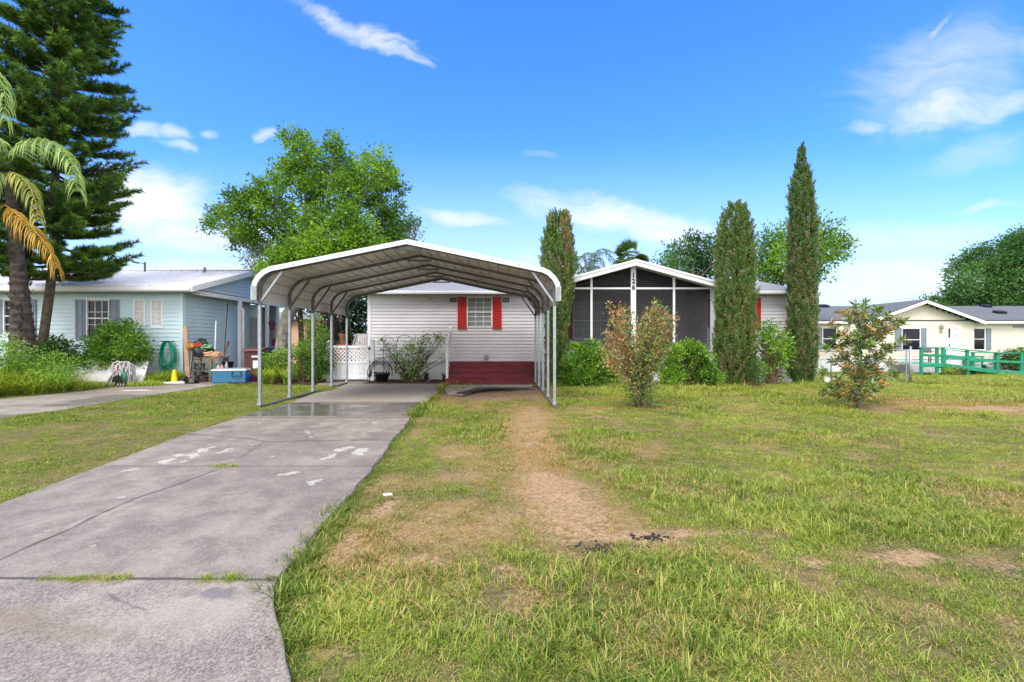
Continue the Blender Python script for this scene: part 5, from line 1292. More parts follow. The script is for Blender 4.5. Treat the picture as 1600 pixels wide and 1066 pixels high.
# ------------------------------------------------------------------ shrubs
def shrub(name, label, base, clumps, leafm, seed, n_sub=60, n_leaf=16, leaf=.085, aspect=.5, spread=.10, stems=9, stemm='twig', group=None, sr=.014, cat='shrub', **kw):
    rng = np.random.default_rng(seed); t = thing(name, label, cat, base, 0, group)
    v, f, tn, tw = crown_leaves(clumps, rng, n_sub, n_leaf, leaf, aspect, spread, **kw)
    np_mesh('foliage', v, [f], leafm, t, {'tint': tn})
    mb = MB(); b = Vector(base)
    for c, sub in tw:
        for q in sub[rng.permutation(len(sub))[:stems]]:
            s = b+Vector((rng.normal(0, .06), rng.normal(0, .05), -.05)); q = Vector(q); m = s.lerp(q, .5)+Vector((rng.normal(0, .04), rng.normal(0, .04), .06))
            mb.tube([s, m, q], [sr, sr*.7, sr*.3], 4, caps=False)
    mb.build('stems', M[stemm], t, smooth=True, normals=False)
    return t
def base_at(px, Y): return (wx(px, Y), Y, float(ground_z(wx(px, Y), Y)))
Yb = 15.35
shrub('shrub', 'rounded glossy green shrub under the left porch screen, next to the cypress', base_at(918, Yb), pix_clumps([(898, 570, 22), (915, 560, 24), (938, 562, 22), (905, 590, 20), (930, 588, 22), (950, 580, 20), (960, 592, 16), (890, 590, 16), (903, 548, 13), (925, 545, 14)], Yb, .3, rg), L['bush'], 71, 210, 20, .075, tvar=.3, spread=.08)
shrub('shrub', 'rounded glossy green shrub under the right porch screen', base_at(1070, Yb), pix_clumps([(1045, 570, 22), (1070, 560, 26), (1095, 570, 24), (1050, 590, 20), (1080, 588, 24), (1105, 588, 18), (1075, 545, 14), (1090, 550, 14), (1115, 592, 12), (1055, 552, 13)], Yb, .3, rg), L['bush'], 72, 210, 20, .075, tvar=.3, spread=.08)
Ys = 15.9
shrub('shrub', 'loose green shrub between the broad cypress and the tall thin cypress', base_at(1205, Ys), pix_clumps([(1195, 520, 18), (1210, 530, 20), (1190, 545, 20), (1215, 555, 20), (1205, 510, 10), (1222, 540, 14), (1200, 570, 14), (1228, 560, 10), (1220, 582, 9), (1185, 575, 14)], Ys, .3, rg), L['bush'], 73, 70, 14, .10, spread=.11)
shrub('shrub', 'low dark green shrub at the foot of the broad cypress', base_at(1172, 15.2), pix_clumps([(1170, 582, 14), (1178, 570, 12), (1163, 592, 10), (1182, 590, 9)], 15.2, .15, rg), L['bush_dark'], 74, 110, 16, .07, spread=.08)
# the leggy reddish shrub standing in the lawn
def leggy():
    rng = np.random.default_rng(75); Y = 10.2; b = Vector(base_at(1001, Y))
    t = thing('leggy_shrub', 'leggy upright shrub with reddish and yellow leaves standing alone in the lawn', 'shrub', b)
    tips = [(945, 520), (962, 490), (955, 545), (975, 500), (990, 505), (1003, 500), (1020, 480), (1024, 472), (1035, 500), (1045, 490), (1048, 515), (1042, 545), (1030, 530), (968, 530), (985, 530), (1010, 520), (950, 560), (1028, 560), (1000, 545), (958, 478), (1012, 490), (978, 485), (940, 535), (1052, 500), (1015, 540), (972, 555), (1036, 480), (948, 505)]
    mb = MB(); P = []; D = []; T = []
    for px, py in tips*2:
        y = Y+rng.uniform(-.5, .5); e = W(px+rng.normal(0, 5), py+rng.normal(0, 6), y); s = b+Vector((rng.normal(0, .09), rng.normal(0, .08), -.05))
        m1 = s.lerp(e, .35)+Vector(((b.x-e.x)*.14, 0, .10)); m2 = s.lerp(e, .7)+Vector(((b.x-e.x)*.05, 0, .05))
        mb.tube([s, m1, m2, e], [.014, .010, .007, .003], 5, caps=False)
        for f in np.linspace(.25, 1, 30):
            if rng.random() > .25+.85*f: continue
            p = (s.lerp(m1, f/.35) if f < .35 else m1.lerp(m2, (f-.35)/.35) if f < .7 else m2.lerp(e, (f-.7)/.3))
            for _ in range(7):
                P.append(np.array(p)+rng.normal(0, .05, 3)); D.append(unit(rng.normal(0, .6, 3)+np.array([0, 0, .35]))); red = .25+.55*(px < 975)+.25*(f > .75)
                T.append(np.clip(rng.normal(.26+.50*(rng.random() < red*.8), .15)+.18*(f-.5), 0, 1))
    for k in range(900):        # greener growth low down
        q = rng.normal(0, 1, 3)*np.array([.17, .15, .16]); P.append(np.array(b)+np.array([0, 0, .36])+q); D.append(unit(q+rng.normal(0, .3, 3))); T.append(np.clip(rng.normal(.12, .1), 0, 1))
    P = np.array(P); L_ = .075*rng.uniform(.6, 1.3, len(P)); v, f = leaves_np(P, np.array(D), L_, L_*.42, rng, .3)
    np_mesh('foliage', v, [f], L['leggy'], t, {'tint': np.repeat(T, 4)})
    mb.build('stems', M['twig'], t, smooth=True, normals=False)
leggy()
def magnolia():
    rng = np.random.default_rng(76); Y = 10.3; b = Vector(base_at(1342, Y))
    t = thing('magnolia_tree', 'young magnolia with bronze backed leaves and white flowers in the right lawn', 'tree', b)
    mb = MB(); top = W(1345, 480, Y); mid = W(1343, 560, Y)
    mb.tube([b-Vector((0, 0, .1)), b+Vector((.02, 0, .25)), W(1339, 590, Y), mid, top], [.055, .045, .035, .025, .008], 8)
    ends = [(1300, 505), (1318, 492), (1335, 478), (1352, 472), (1372, 482), (1388, 490), (1404, 508), (1412, 500), (1412, 535), (1398, 545), (1380, 520), (1360, 505), (1340, 515), (1318, 522), (1302, 530), (1300, 560), (1318, 555), (1336, 545), (1356, 540), (1376, 555), (1392, 570), (1402, 585), (1312, 590), (1328, 600), (1350, 585), (1368, 596), (1384, 600), (1322, 625), (1345, 565), (1290, 545), (1288, 580), (1330, 495), (1365, 530), (1310, 545), (1385, 535), (1358, 618), (1310, 610), (1295, 600), (1290, 610), (1375, 505), (1345, 495), (1325, 575), (1365, 572), (1392, 515), (1335, 530)]
    P = []; D = []; Ln = []; T = []; flowers = []
    for i, (px, py) in enumerate(ends*2):
        y = Y+rng.uniform(-.65, .65); e = W(px+rng.normal(0, 4), py+rng.normal(0, 4), y); z = max(b.z+.25, e.z-rng.uniform(.25, .6)); f = (z-b.z)/(top.z-b.z); s = Vector((b.x+.05*f, Y, z))
        m = s.lerp(e, .6)+Vector((0, 0, -.04)); mb.tube([s, m, e], [.014, .009, .005], 5, caps=False); dr = np.array((e-m).normalized())
        for rep in range(2):
            c = np.array(e) if rep == 0 else np.array(s.lerp(e, .62)); bronze = rng.random() < .30
            for k in range(12):
                a = k*2.4; u = unit(np.cross(dr, [.3, .2, 1])); w_ = np.cross(dr, u); q = unit(dr*rng.uniform(.1, .9)+(u*math.cos(a)+w_*math.sin(a))); P.append(c-dr*.012*k); D.append(q); Ln.append(rng.uniform(.10, .17)); T.append(np.clip(rng.normal(.85 if (bronze and k < 8) else .28, .15), 0, 1))
    P = np.array(P); Ln = np.array(Ln); v, f = leaves_np(P, np.array(D), Ln, Ln*.36, rng, .2, .3)
    np_mesh('crown', v, [f], L['magnolia'], t, {'tint': np.repeat(T, 4)})
    mb.build('trunk', M['bark_grey'], t, smooth=True, normals=False)
    for px, py in ((1312, 515), (1350, 551), (1290, 593), (1330, 512)):
        c = np.array(W(px, py, Y-.72)); n = 9; a = np.arange(n)*2.4; d = unit(np.stack([np.cos(a), np.full(n, -.7), np.sin(a)+.25], -1)+rng.normal(0, .15, (n, 3))); v, f = leaves_np(np.repeat(c[None], n, 0), d, .10, .06, rng, .2)
        np_mesh('flower', v, [f], L['petal'], t, {'tint': np.repeat(rng.random(n), 4)})
magnolia()
# planting along the grey wall
Yw = 16.6
sh = shrub('flowering_shrub', 'thin open shrub with white flowers against the grey wall by the gate', base_at(640, Yw), pix_clumps([(605, 545, 9), (612, 562, 8), (625, 555, 10), (640, 545, 12), (655, 540, 10), (665, 530, 9), (658, 555, 11), (640, 565, 12), (625, 578, 11), (648, 580, 12), (660, 572, 8), (685, 528, 8), (690, 536, 6), (675, 545, 6), (695, 560, 6), (636, 588, 10), (655, 592, 10), (598, 535, 6)], Yw, .15, rg), L['bush'], 81, 130, 10, .075, spread=.075, stems=5, sr=.010, stemm='bark_brown', aspect=.42)
rng_ = np.random.default_rng(82); P = np.array([np.array(W(px+rng_.normal(0, 10), py+rng_.normal(0, 10), Yw-.18)) for px, py in ((640, 575), (650, 570), (655, 585), (630, 572), (645, 560), (660, 562)) for _ in range(9)])
v, f = leaves_np(np.repeat(P, 5, 0), unit(rng_.normal(size=(len(P)*5, 3))+np.array([0, -.8, .3])), .045, .03, rng_); np_mesh('flower', v, [f], L['petal'], sh, {'tint': rng_.random(len(v))}); sh.children[-1]['kind'] = 'stuff'
def blade_plant(name, label, px, Y, n, ln, w, leafm, seed, group=None, z=.03, lean=.8, cat='plant'):
    rng = np.random.default_rng(seed); b = base_at(px, Y); t = thing(name, label, cat, (b[0], b[1], max(b[2], 0)), 0, group)
    v, f, tn = blades(rng, n, .07, ln*.6, ln, w, lean); v = v+np.array([b[0], b[1], z]); np_mesh('blades', v, f, leafm, t, {'tint': tn})
    return t
blade_plant('spiky_plant', 'larger dark purple spiky plant in the mulch below the grey wall', 667, 16.5, 34, .46, .035, L['purple'], 83)
blade_plant('spiky_plant', 'smaller dark purple spiky plant at the left foot of the red steps', 694, 16.5, 18, .42, .03, L['purple'], 84)
# shrubs along the side yard behind the carport posts
side = 'shrubs behind the carport posts'
shrub('shrub', 'dark green shrub right beside the left post of the lattice gate', base_at(498, 16.4), pix_clumps([(495, 560, 18), (505, 545, 16), (500, 580, 16), (488, 575, 14), (510, 570, 12), (505, 530, 10)], 16.4, .3, rg), L['bush_dark'], 85, 90, 16, .08, group=side)
shrub('shrub', 'bright green bushy shrub seen between the second and third carport posts', base_at(472, 16.3), pix_clumps([(465, 555, 15), (475, 548, 15), (470, 575, 15), (480, 570, 14), (462, 585, 11), (478, 535, 9)], 16.3, .3, rg), L['bush'], 86, 90, 16, .08, group=side)
shrub('shrub', 'mixed green shrub between the first and second carport posts', base_at(436, 16.3), pix_clumps([(432, 560, 15), (443, 555, 14), (435, 575, 14), (446, 578, 12), (420, 565, 12), (425, 580, 11)], 16.3, .3, rg), L['bush'], 87, 90, 16, .08, group=side)
shrub('shrub', 'tall thin green bush rising above the shrubs near the gate', base_at(487, 17.2), pix_clumps([(485, 535, 12), (490, 520, 10), (482, 510, 8), (492, 500, 8), (505, 520, 9)], 17.2, .2, rg), L['oak'], 88, 90, 14, .09, group=side)
for k, (px, Y, n, ln) in enumerate(((424, 15.7, 60, .85), (447, 15.6, 50, .7), (412, 15.6, 40, .75))):
    blade_plant('strappy_plant', ['long leaved strappy plant just right of the front left carport post', 'strappy green plant beside the second carport post', 'strappy green plant in front of the brown bin'][k], px, Y, n, ln, .035, L['weed'], 90+k, 'strappy plants behind the carport posts', lean=1.0)
def dead_palm():
    Y = 20.5; t = thing('palm_tree', 'palm behind the carport posts with a skirt of dead brown fronds', 'tree', (wx(520, Y), Y, 0))
    mb = MB(); mb.tube([(wx(520, Y), Y, -.1), (wx(520, Y), Y, 2), (wx(518, Y), Y, 3.6)], [.26, .22, .2], 9); mb.build('trunk', M['bark_dark'], t, normals=False)
    P = lambda *a: [W(px, py, y) for px, py, y in a]
    for i, (px, dx) in enumerate(((500, -18), (508, -8), (516, 2), (526, 8), (534, 16), (522, -2))):
        palm_part('frond', [P((518, 440, Y), (px, 448, Y-.4), (px+dx*.6, 485, Y-.6), (px+dx, 530, Y-.6))], L['deadfrond'] if i % 2 else L['palm_dark'], t, 110+i, 40, .4, .03, 1.4, .3)
dead_palm()
def bare_trunks():
    Y = 22; t = thing('bare_tree', 'bare brown trunk with peeling bark in front of the peach coloured house', 'tree', (wx(470, Y), Y, 0))
    mb = MB(); mb.tube([(wx(471, Y), Y, -.1), (wx(471, Y), Y, 1.6), (wx(469, Y), Y, 3), (wx(472, Y), Y, 4.5)], [.16, .13, .12, .1], 8); mb.tube([(wx(470, Y), Y, 2.2), (wx(464, Y), Y-.1, 2.7), (wx(455, Y), Y-.2, 3.1)], [.06, .05, .03], 6)
    mb.build('trunk', M['bark_brown'], t, smooth=True, normals=False)
bare_trunks()
# palms behind the porch roof
def fan_palm():
    Y = 29; c = W(984, 402, Y); rng = np.random.default_rng(120); t = thing('palm_tree', 'fan palm head standing above the porch gable', 'tree', (c.x, Y, 0))
    mb = MB(); mb.tube([(c.x, Y, -.1), (c.x, Y, 3), tuple(c)], [.24, .2, .18], 9); mb.build('trunk', M['bark_brown'], t, normals=False)
    V = []; Fs = []; T = []; k = 0
    for i in range(30):
        a = rng.uniform(0, 6.28); el = rng.uniform(-.35, 1.35); d = np.array([math.cos(a)*math.cos(el), math.sin(a)*math.cos(el), math.sin(el)]); st = np.array(c)+d*rng.uniform(.35, .65); u = unit(np.cross(d, [.1, .2, 1])); n_ = np.cross(u, d)
        for j in range(15):
            th = (j/14-.5)*2.5; q = unit(d*math.cos(th)+u*math.sin(th)); Lq = .75*rng.uniform(.85, 1.1); w_ = unit(np.cross(q, n_))*.035; m_ = st+q*Lq*.5
            V.append(np.stack([st-w_*.3, m_-w_, st+q*Lq-np.array([0, 0, .12]), m_+w_])); Fs.append(np.array([[0, 1, 2], [0, 2, 3]])+k); k += 4; T.append(np.full(4, np.clip(.5+rng.normal(0, .22), 0, 1)))
    np_mesh('fronds', np.concatenate(V), [np.concatenate(Fs)], L['palm_dark'], t, {'tint': np.concatenate(T)})
    Y = 27; t = thing('palm_tree', 'grey green feathery palm behind the left slope of the porch roof', 'tree', (wx(922, Y), Y, 0))
    mb = MB(); mb.tube([(wx(922, Y), Y, 0), (wx(922, Y), Y, 5.0)], [.16, .12], 8); mb.build('trunk', M['bark_brown'], t, normals=False)
    P = lambda *a: [W(px, py, y) for px, py, y in a]; rng = random.Random(2)
    for i, pts in enumerate((((922, 440), (920, 408), (935, 392), (952, 398), (962, 415)), ((922, 440), (905, 412), (896, 415), (888, 432)), ((922, 440), (912, 402), (905, 400), (896, 412)), ((922, 440), (930, 402), (940, 405), (948, 430)), ((922, 440), (925, 396), (918, 394), (908, 402)), ((922, 440), (928, 415), (942, 420), (955, 440)), ((922, 440), (915, 415), (905, 425), (900, 445)), ((922, 440), (930, 392), (945, 388), (958, 396)))):
        palm_part('frond', [P(*[(a, b, Y+rng.uniform(-.6, .6)) for a, b in pts])], L['palm_grey'], t, 130+i, 46, .62, .035, .8, .4)
fan_palm()

# ------------------------------------------------------------------ left yard: weeds, bushes and the clutter by the blue home
def weeds(name, label, cl, seed, hlo, hhi, n, leafm='weed', w=.014, leafy=None, lean=1.1):
    rng = np.random.default_rng(seed); c0 = cl[0]; t = thing(name, label, 'weeds', (c0[0], c0[1], 0)); V = []; Q = []; Tt = []; T = []; k = 0
    for (x, y, r, h) in cl:
        v, f, tn = blades(rng, int(n*r*r*3), r, hlo*h, hhi*h, w, lean); v = v+np.array([x, y, -.02]); V.append(v); Q.append(f[0]+k); Tt.append(f[1]+k); k += len(v); T.append(tn)
    np_mesh('blades', np.concatenate(V), [np.concatenate(Q), np.concatenate(Tt)], L[leafm], t, {'tint': np.concatenate(T)})
    if leafy is not None:
        v, f, tn, tw = crown_leaves(leafy, rng, 90, 14, .07, .4, .10); np_mesh('foliage', v, [f], L['bush'], t, {'tint': tn})
    return t
rg2 = np.random.default_rng(140)
weeds('weed_clump', 'tall overgrown yellow green weeds at the left edge beside the blue home drive', [(-14.2, 12.4, .8, 1.0), (-13.6, 12.9, .7, .85), (-15.0, 12.6, .8, 1.25), (-14.6, 13.4, .8, 1.2), (-13.4, 13.6, .6, .8), (-15.6, 13.2, .8, 1.3), (-14.0, 11.8, .5, .6)], 141, .45, 1.05, 620, 'weed', .011,
      pix_clumps([(20, 560, 26), (50, 565, 28), (85, 572, 24), (30, 590, 22), (65, 592, 20), (10, 540, 22), (100, 590, 16), (0, 575, 22), (110, 575, 16)], 12.9, .5, rg2), 1.9)
shrub('shrub', 'dark green shrub left of the slate shutter, behind the tall weeds', base_at(98, 15.6), pix_clumps([(90, 545, 20), (108, 555, 18), (80, 560, 18), (100, 570, 18), (120, 568, 12), (75, 535, 14), (60, 540, 16)], 15.6, .35, rg2), L['bush_dark'], 142, 90, 16, .09)
shrub('shrub', 'big rounded leafy shrub under the blue home window', base_at(185, 16.0), pix_clumps([(160, 525, 20), (180, 518, 20), (200, 522, 20), (150, 545, 20), (178, 545, 24), (205, 545, 22), (222, 548, 15), (192, 560, 20), (215, 562, 16), (165, 562, 18), (145, 560, 14), (215, 530, 12)], 16.0, .4, rg2, .38), L['bush'], 143, 85, 16, .10, tvar=.28)
weeds('weed_clump', 'green weeds growing along the foot of the blue wall below the green hose', [(wx(225, 15.9), 15.9, .35, .55), (wx(240, 15.9), 15.9, .35, .55), (wx(255, 16.1), 16.1, .35, .6), (wx(270, 16.5), 16.5, .25, .6), (wx(280, 16.6), 16.6, .2, .7), (wx(262, 16.3), 16.3, .3, .5), (wx(232, 15.6), 15.6, .3, .4)], 144, .45, 1.0, 900, 'weed', .018)
weeds('weed_clump', 'ragged green grass growing in front of the white board', [(wx(px, 15.0), 15.0+dy, .32, .32) for px, dy in ((125, 0), (145, .1), (165, -.1), (185, .0), (205, .1), (220, 0), (115, -.2), (100, -.4), (80, -.9), (60, -1.2), (235, .1))], 145, .35, .9, 800, 'weed', .014)
def rot_leaf(): pass
def white_board():
    Y = 15.5; t = MB(); a, b, c, d = W(126, 590, 15.2), W(222, 590, 15.2), W(230.5, 565.5, 15.9), W(143, 565.5, 15.9)
    roof_slab(t, (a.x, 15.2, .03), (b.x, 15.2, .03), (c.x, 15.95, .80), (d.x, 15.95, .80), .03)
    o = t.build('board', mat('white_board', (0.74, 0.72, 0.74), .5, .05, 3, dirt=(.45, .43, .42), dirt_amt=.45)); tag(o, 'large white board leaning back in the weeds by the blue home', 'board')
    m = mat('grey_hose', (0.40, 0.37, 0.36), .55, .25, 9)
    t = thing('hose_coil', 'grey hose heaped over a dark reel in front of the white board', 'hose', (wx(195, 15.0), 15.0, 0))
    mb = MB(); rr = random.Random(5)
    for k in range(16):
        f = rr.random(); x0 = wx(176+rr.uniform(-3, 14), 15); x1 = wx(206+rr.uniform(-10, 4), 15.1); top = W(196+rr.uniform(-9, 6), 563+rr.uniform(0, 9), 15.15); y = 15.0+rr.uniform(-.15, .2)
        pts = [(x0, y-.1, .04), (x0+.08, y, .25+rr.uniform(0, .1)), (top.x-.15, y+.08, top.z-.12), tuple(top), (top.x+.12, y+.08, top.z-.14), (x1-.03, y, .25), (x1, y-.1, .04)]
        P = np.array(pts); 
        for _ in range(1): P = np.concatenate([[P[0]], np.stack([.75*P[:-1]+.25*P[1:], .25*P[:-1]+.75*P[1:]], 1).reshape(-1, 3), [P[-1]]])
        mb.tube([tuple(p) for p in P], .026, 6)
    mb.build('hose', m, t, smooth=True)
    mb = MB(); c = W(186, 583, 14.85); mb.lathe([(.16, -.08), (.17, -.07), (.17, -.05), (.06, -.05), (.06, .05), (.17, .05), (.17, .07), (.16, .08)], (c.x, 14.85, .22), 16, 'y'); mb.build('reel', M['black_plastic'], t)
    mb = MB(); mb.tube([(wx(193, 14.8), 14.8, .50), (wx(197, 14.8), 14.75, .35), (wx(196, 14.8), 14.75, .15)], .05, 8); mb.build('nozzle', mat('green_plastic', (0.02, 0.20, 0.10), .4), t, smooth=True)
white_board()
def green_hose():
    m = mat('green_hose', (0.0, 0.27, 0.155), .4, .2, 9); Y = 16.86; t = thing('hose_coil', 'green hose hung in long loops on the blue wall', 'hose', (wx(264, Y), Y, .5))
    mb = MB(); rr = random.Random(6); c = W(264, 533, Y)
    for k in range(11):
        w = .25+rr.uniform(-.13, .05); h = 1.12+rr.uniform(-.25, .12); ox = rr.uniform(-.03, .03); y = Y-.02-k*.012; P = []
        for i in range(25):
            a = 2*math.pi*i/24; P.append((c.x+ox+math.sin(a)*w*(1+.22*(1-math.cos(a))*.5), y, c.z-h/2+math.cos(a)*h/2))
        mb.tube(P, .017, 6, caps=False)
    mb.build('hose', m, t, smooth=True)
    mb = MB(); mb.bar((c.x-.12, Y+.1, c.z-.02), (c.x-.12, Y-.17, c.z-.02), .03); mb.bar((c.x+.12, Y+.1, c.z-.02), (c.x+.12, Y-.17, c.z-.02), .03); mb.bar((c.x-.14, Y-.17, c.z-.02), (c.x+.14, Y-.17, c.z-.02), .03); mb.build('hanger', M['dark_metal'], t)
green_hose()
def clutter():
    g = lambda px, py: gp(px, py, .022)
    # yellow cone
    x, y = wx(272.5, 15.95), 15.95; t = thing('traffic_cone', 'plain yellow cone on the blue home drive', 'cone', (x, y, .02)); m = mat('yellow_plastic', (0.80, 0.62, 0.01), .4, .06, 6)
    mb = MB(); mb.lathe([(.125, .02), (.115, .05), (.045, .46), (.035, .475), (.0, .475)], (x, y, .02), 20); mb.build('cone', m, t, smooth=True); mb = MB(); mb.box(x-.14, x+.14, y-.14, y+.14, .022, .042); mb.build('base', m, t, bevel=.01)
    # white pipes on the concrete
    mb = MB(); mb.tube([(wx(251, 15.5), 15.45, .065), (wx(290, 15.7), 15.65, .065)], .042, 10); o = mb.build('pipe', M['white_vinyl'], smooth=False); tag(o, 'longer white plastic pipe lying in front of the yellow cone', 'pipe')
    mb = MB(); mb.tube([(wx(279, 16.3), 16.25, .05), (wx(290, 16.6), 16.65, .05)], .03, 10); o = mb.build('pipe', M['white_vinyl']); tag(o, 'short white plastic pipe on the ground right of the yellow cone', 'pipe')
    # planks leaning on the corner
    mb = MB(); mb.bar((wx(293.5, 16.6), 16.62, .02), (wx(288, 16.95), 16.99, 2.03), .16, .05, (0, 1, 0)); o = mb.build('plank', mat('tan_plank', (0.46, 0.27, 0.18), .7, .15, 5)); tag(o, 'tan wooden plank leaning on the corner of the blue home', 'plank')
    mb = MB(); mb.bar((wx(298, 16.6), 16.58, .02), (wx(294, 16.85), 17.1, 1.42), .05, .03, (0, 1, 0)); o = mb.build('stick', M['white_trim']); tag(o, 'thin white stick leaning just right of the tan plank', 'stick')
    # black hand truck
    x, y = wx(304, 16.0), 16.0; t = thing('hand_truck', 'black folding hand truck with small wheels in front of the bench', 'hand truck', (x, y, .02))
    mb = MB(); L0 = -.17
    for dx in (-.17, .17): mb.tube([(x+dx, y, .08), (x+dx, y+.08, .6), (x+dx, y+.16, 1.12)], .018, 8)
    for z in (.2, .36, .52, .68, .84, 1.0, 1.12): mb.bar((x-.17, y+.13*z, z), (x+.17, y+.13*z, z), .025)
    for z in (.2, .52, .84): mb.bar((x-.17, y+.13*z, z), (x+.17, y+.13*(z+.3), z+.3), .02); mb.bar((x+.17, y+.13*z, z), (x-.17, y+.13*(z+.3), z+.3), .02)
    mb.box(x-.20, x+.20, y-.28, y, .035, .05); mb.build('frame', M['black_plastic'], t)
    for dx in (-.27, .12):
        w = MB(); w.lathe([(.05, -.03), (.115, -.028), (.125, 0), (.115, .028), (.05, .03)], (x+dx, y-.06, .145), 18, 'x'); wo = w.build('wheel', M['black_plastic'], t, smooth=True); h = MB(); h.lathe([(.02, -.045), (.05, -.04), (.05, .04), (.02, .045)], (x+dx, y-.06, .145), 12, 'x'); h.build('hub', M['galvanized_dull'], wo)
    # bench
    x0, x1, y0, y1 = -11.45, -10.35, 16.45, 17.05
    x0 = wx(303, 16.7); x1 = wx(347, 16.7); y0 = 16.55; y1 = 17.15
    t = thing('workbench', 'weathered wooden bench under the blue home overhang piled with junk', 'bench', (x0, y0, .02))
    mb = MB(); 
    for k in range(4): mb.box(x0, x1, y0+k*.155, y0+k*.155+.14, .86, .90)
    mb.build('top', M['wood_grey'], t); mb = MB(); mb.box(x0+.02, x1-.02, y0+.0, y0+.04, .70, .855); mb.build('apron', M['wood_grey'], t)
    mb = MB(); mb.box(x0+.03, x1-.03, y0+.05, y1-.05, .40, .43); mb.build('shelf', M['wood_grey'], t)
    for xx, yy in ((x0+.06, y0+.06), (x1-.30, y0-.02), (x0+.06, y1-.06), (x1-.08, y1-.06)):
        mb = MB(); mb.box(xx-.05, xx+.05, yy-.05, yy+.05, .02, .855); mb.build('leg', mat('mossy_wood', (0.20, 0.19, 0.10), .8, .3, 6) if xx == x1-.30 else M['wood_grey'], t)
    def lump(name, label, cat, c, r, m, seed, z0=None):
        rng = np.random.default_rng(seed); mb = MB(); n, k = 30, 18; vs = []
        for i in range(k+1):
            ph = math.pi*i/k
            for j in range(n):
                a = 2*math.pi*j/n; w = .86+.75*(float(fbm(math.cos(a)*1.7+3, math.sin(a)*1.7+ph*1.6, 1.0, 5, seed))-.5)*2
                vs.append((c[0]+r[0]*math.sin(ph)*math.cos(a)*w, c[1]+r[1]*math.sin(ph)*math.sin(a)*w, max(c[2]-r[2]*.9, c[2]+r[2]*math.cos(ph)*w)))
        mb.add(vs, [(i*n+j, i*n+(j+1) % n, (i+1)*n+(j+1) % n, (i+1)*n+j) for i in range(k) for j in range(n)]); o = mb.build(name, m, smooth=True, normals=True); tag(o, label, cat); return o
    zt = .90
    lump('bag', 'black plastic bag slumped on the left half of the bench', 'bag', (wx(316, 16.8), 16.82, zt+.14), (.46, .28, .25), M['black_plastic'], 1)
    lump('cloth', 'bunched orange and yellow cloth on top of the black bag', 'cloth', (wx(303, 16.85), 16.85, zt+.38), (.27, .18, .13), mat('orange_cloth', (0.36, 0.17, 0.035), .85, .6, 14), 2)
    lump('cloth', 'bunched bright red cloth on top of the black bag', 'cloth', (wx(311, 16.85), 16.84, zt+.43), (.15, .14, .11), mat('red_cloth', (0.32, 0.03, 0.02), .85, .5, 14), 3)
    lump('cloth', 'bunched light green cloth on top of the black bag', 'cloth', (wx(320, 16.85), 16.86, zt+.38), (.27, .17, .11), mat('green_cloth', (0.13, 0.30, 0.11), .85, .5, 14), 4)
    lump('bag', 'small black bag topping the pile of cloths on the bench', 'bag', (wx(310, 16.9), 16.98, zt+.52), (.26, .16, .15), M['black_plastic'], 5)
    lump('sack', 'tan crumpled sack on the right half of the bench', 'sack', (wx(333, 16.8), 16.75, zt+.10), (.36, .24, .13), mat('tan_sack', (0.42, 0.26, 0.15), .8, .35, 8), 6)
    lump('rag_pile', 'heap of dark rags under the bench', 'rags', ((x0+x1)/2, y0+.25, .16), (.42, .22, .15), mat('dark_rag', (0.07, 0.045, 0.04), .9, .6, 10), 7)
    # bottles and tub on the shelf end
    for k, (px, col, h, lb) in enumerate(((337, (0.55, 0.50, 0.46), .22, 'pale plastic bottle beside the bench leg'), (343, (0.62, 0.25, 0.20), .20, 'pinkish plastic bottle under the right end of the bench'), (350, (0.30, 0.36, 0.38), .30, 'grey green bottle at the right end of the bench'))):
        x = wx(px, 16.5); y = 16.65; mb = MB(); mb.lathe([(.05, 0), (.055, .02), (.055, h*.65), (.022, h*.85), (.022, h), (0, h)], (x, y, .43), 12); o = mb.build('bottle', mat('bottle_plastic', col, .3), smooth=True); tag(o, lb, 'bottle')
    x = wx(356, 16.9); mb = MB(); mb.lathe([(.15, 0), (.19, .26), (.20, .27), (.20, .30), (.17, .29), (.14, .02), (0, .02)], (x, 16.9, .44), 18); o = mb.build('tub', M['black_plastic'], smooth=True); tag(o, 'black tub right of the bench beside the white post', 'tub')
    mb = MB(); mb.box(x-.28, x+.24, 16.66, 17.14, .02, .44); o = mb.build('crate', M['wood_grey'], bevel=.01); tag(o, 'low dark wooden crate holding up the black tub', 'crate')
    # poles
    mb = MB(); mb.tube([(wx(337, 17.4), 17.35, .92), (wx(333.5, 17.4), 17.55, 2.28)], .025, 8); o = mb.build('pole', M['white_vinyl']); tag(o, 'white pole standing upright behind the bench', 'pole')
    mb = MB(); mb.tube([(wx(345, 17.2), 17.3, .05), (wx(356, 18.9), 18.9, 3.1)], .016, 6); o = mb.build('pole', M['dark_metal']); tag(o, 'long thin dark pole leaning against the shaded blue wall', 'pole')
    mb = MB(); mb.tube([(wx(352, 16.9), 16.75, .75), (wx(358, 16.9), 16.8, 1.38)], .022, 6); mb.obox((wx(358, 16.85), 16.8, 1.42), (.06, .05, .16), (0, R(15), 0)); o = mb.build('tool_handle', mat('maroon_metal', (0.18, 0.03, 0.04), .5)); tag(o, 'dark red handled tool sticking up at the right end of the bench', 'tool')
    # cooler
    x0, y0 = wx(337, 16.1), 15.95; t = thing('cooler', 'blue ice chest with a white lid on the concrete', 'cooler', (x0, y0, .02), 0); mb = MB(); bl = mat('cooler_blue', (0.035, 0.155, 0.27), .45, .08, 5); cx_, cy_ = wx(361.5, 16.2), 16.2
    mb.obox((cx_, cy_, .24), (1.08, .46, .42), (0, 0, R(12))); mb.build('body', bl, t, bevel=.025); mb = MB(); mb.obox((cx_, cy_, .475), (1.12, .50, .045), (0, 0, R(12))); mb.build('lid', M['white_vinyl'], t, bevel=.012)
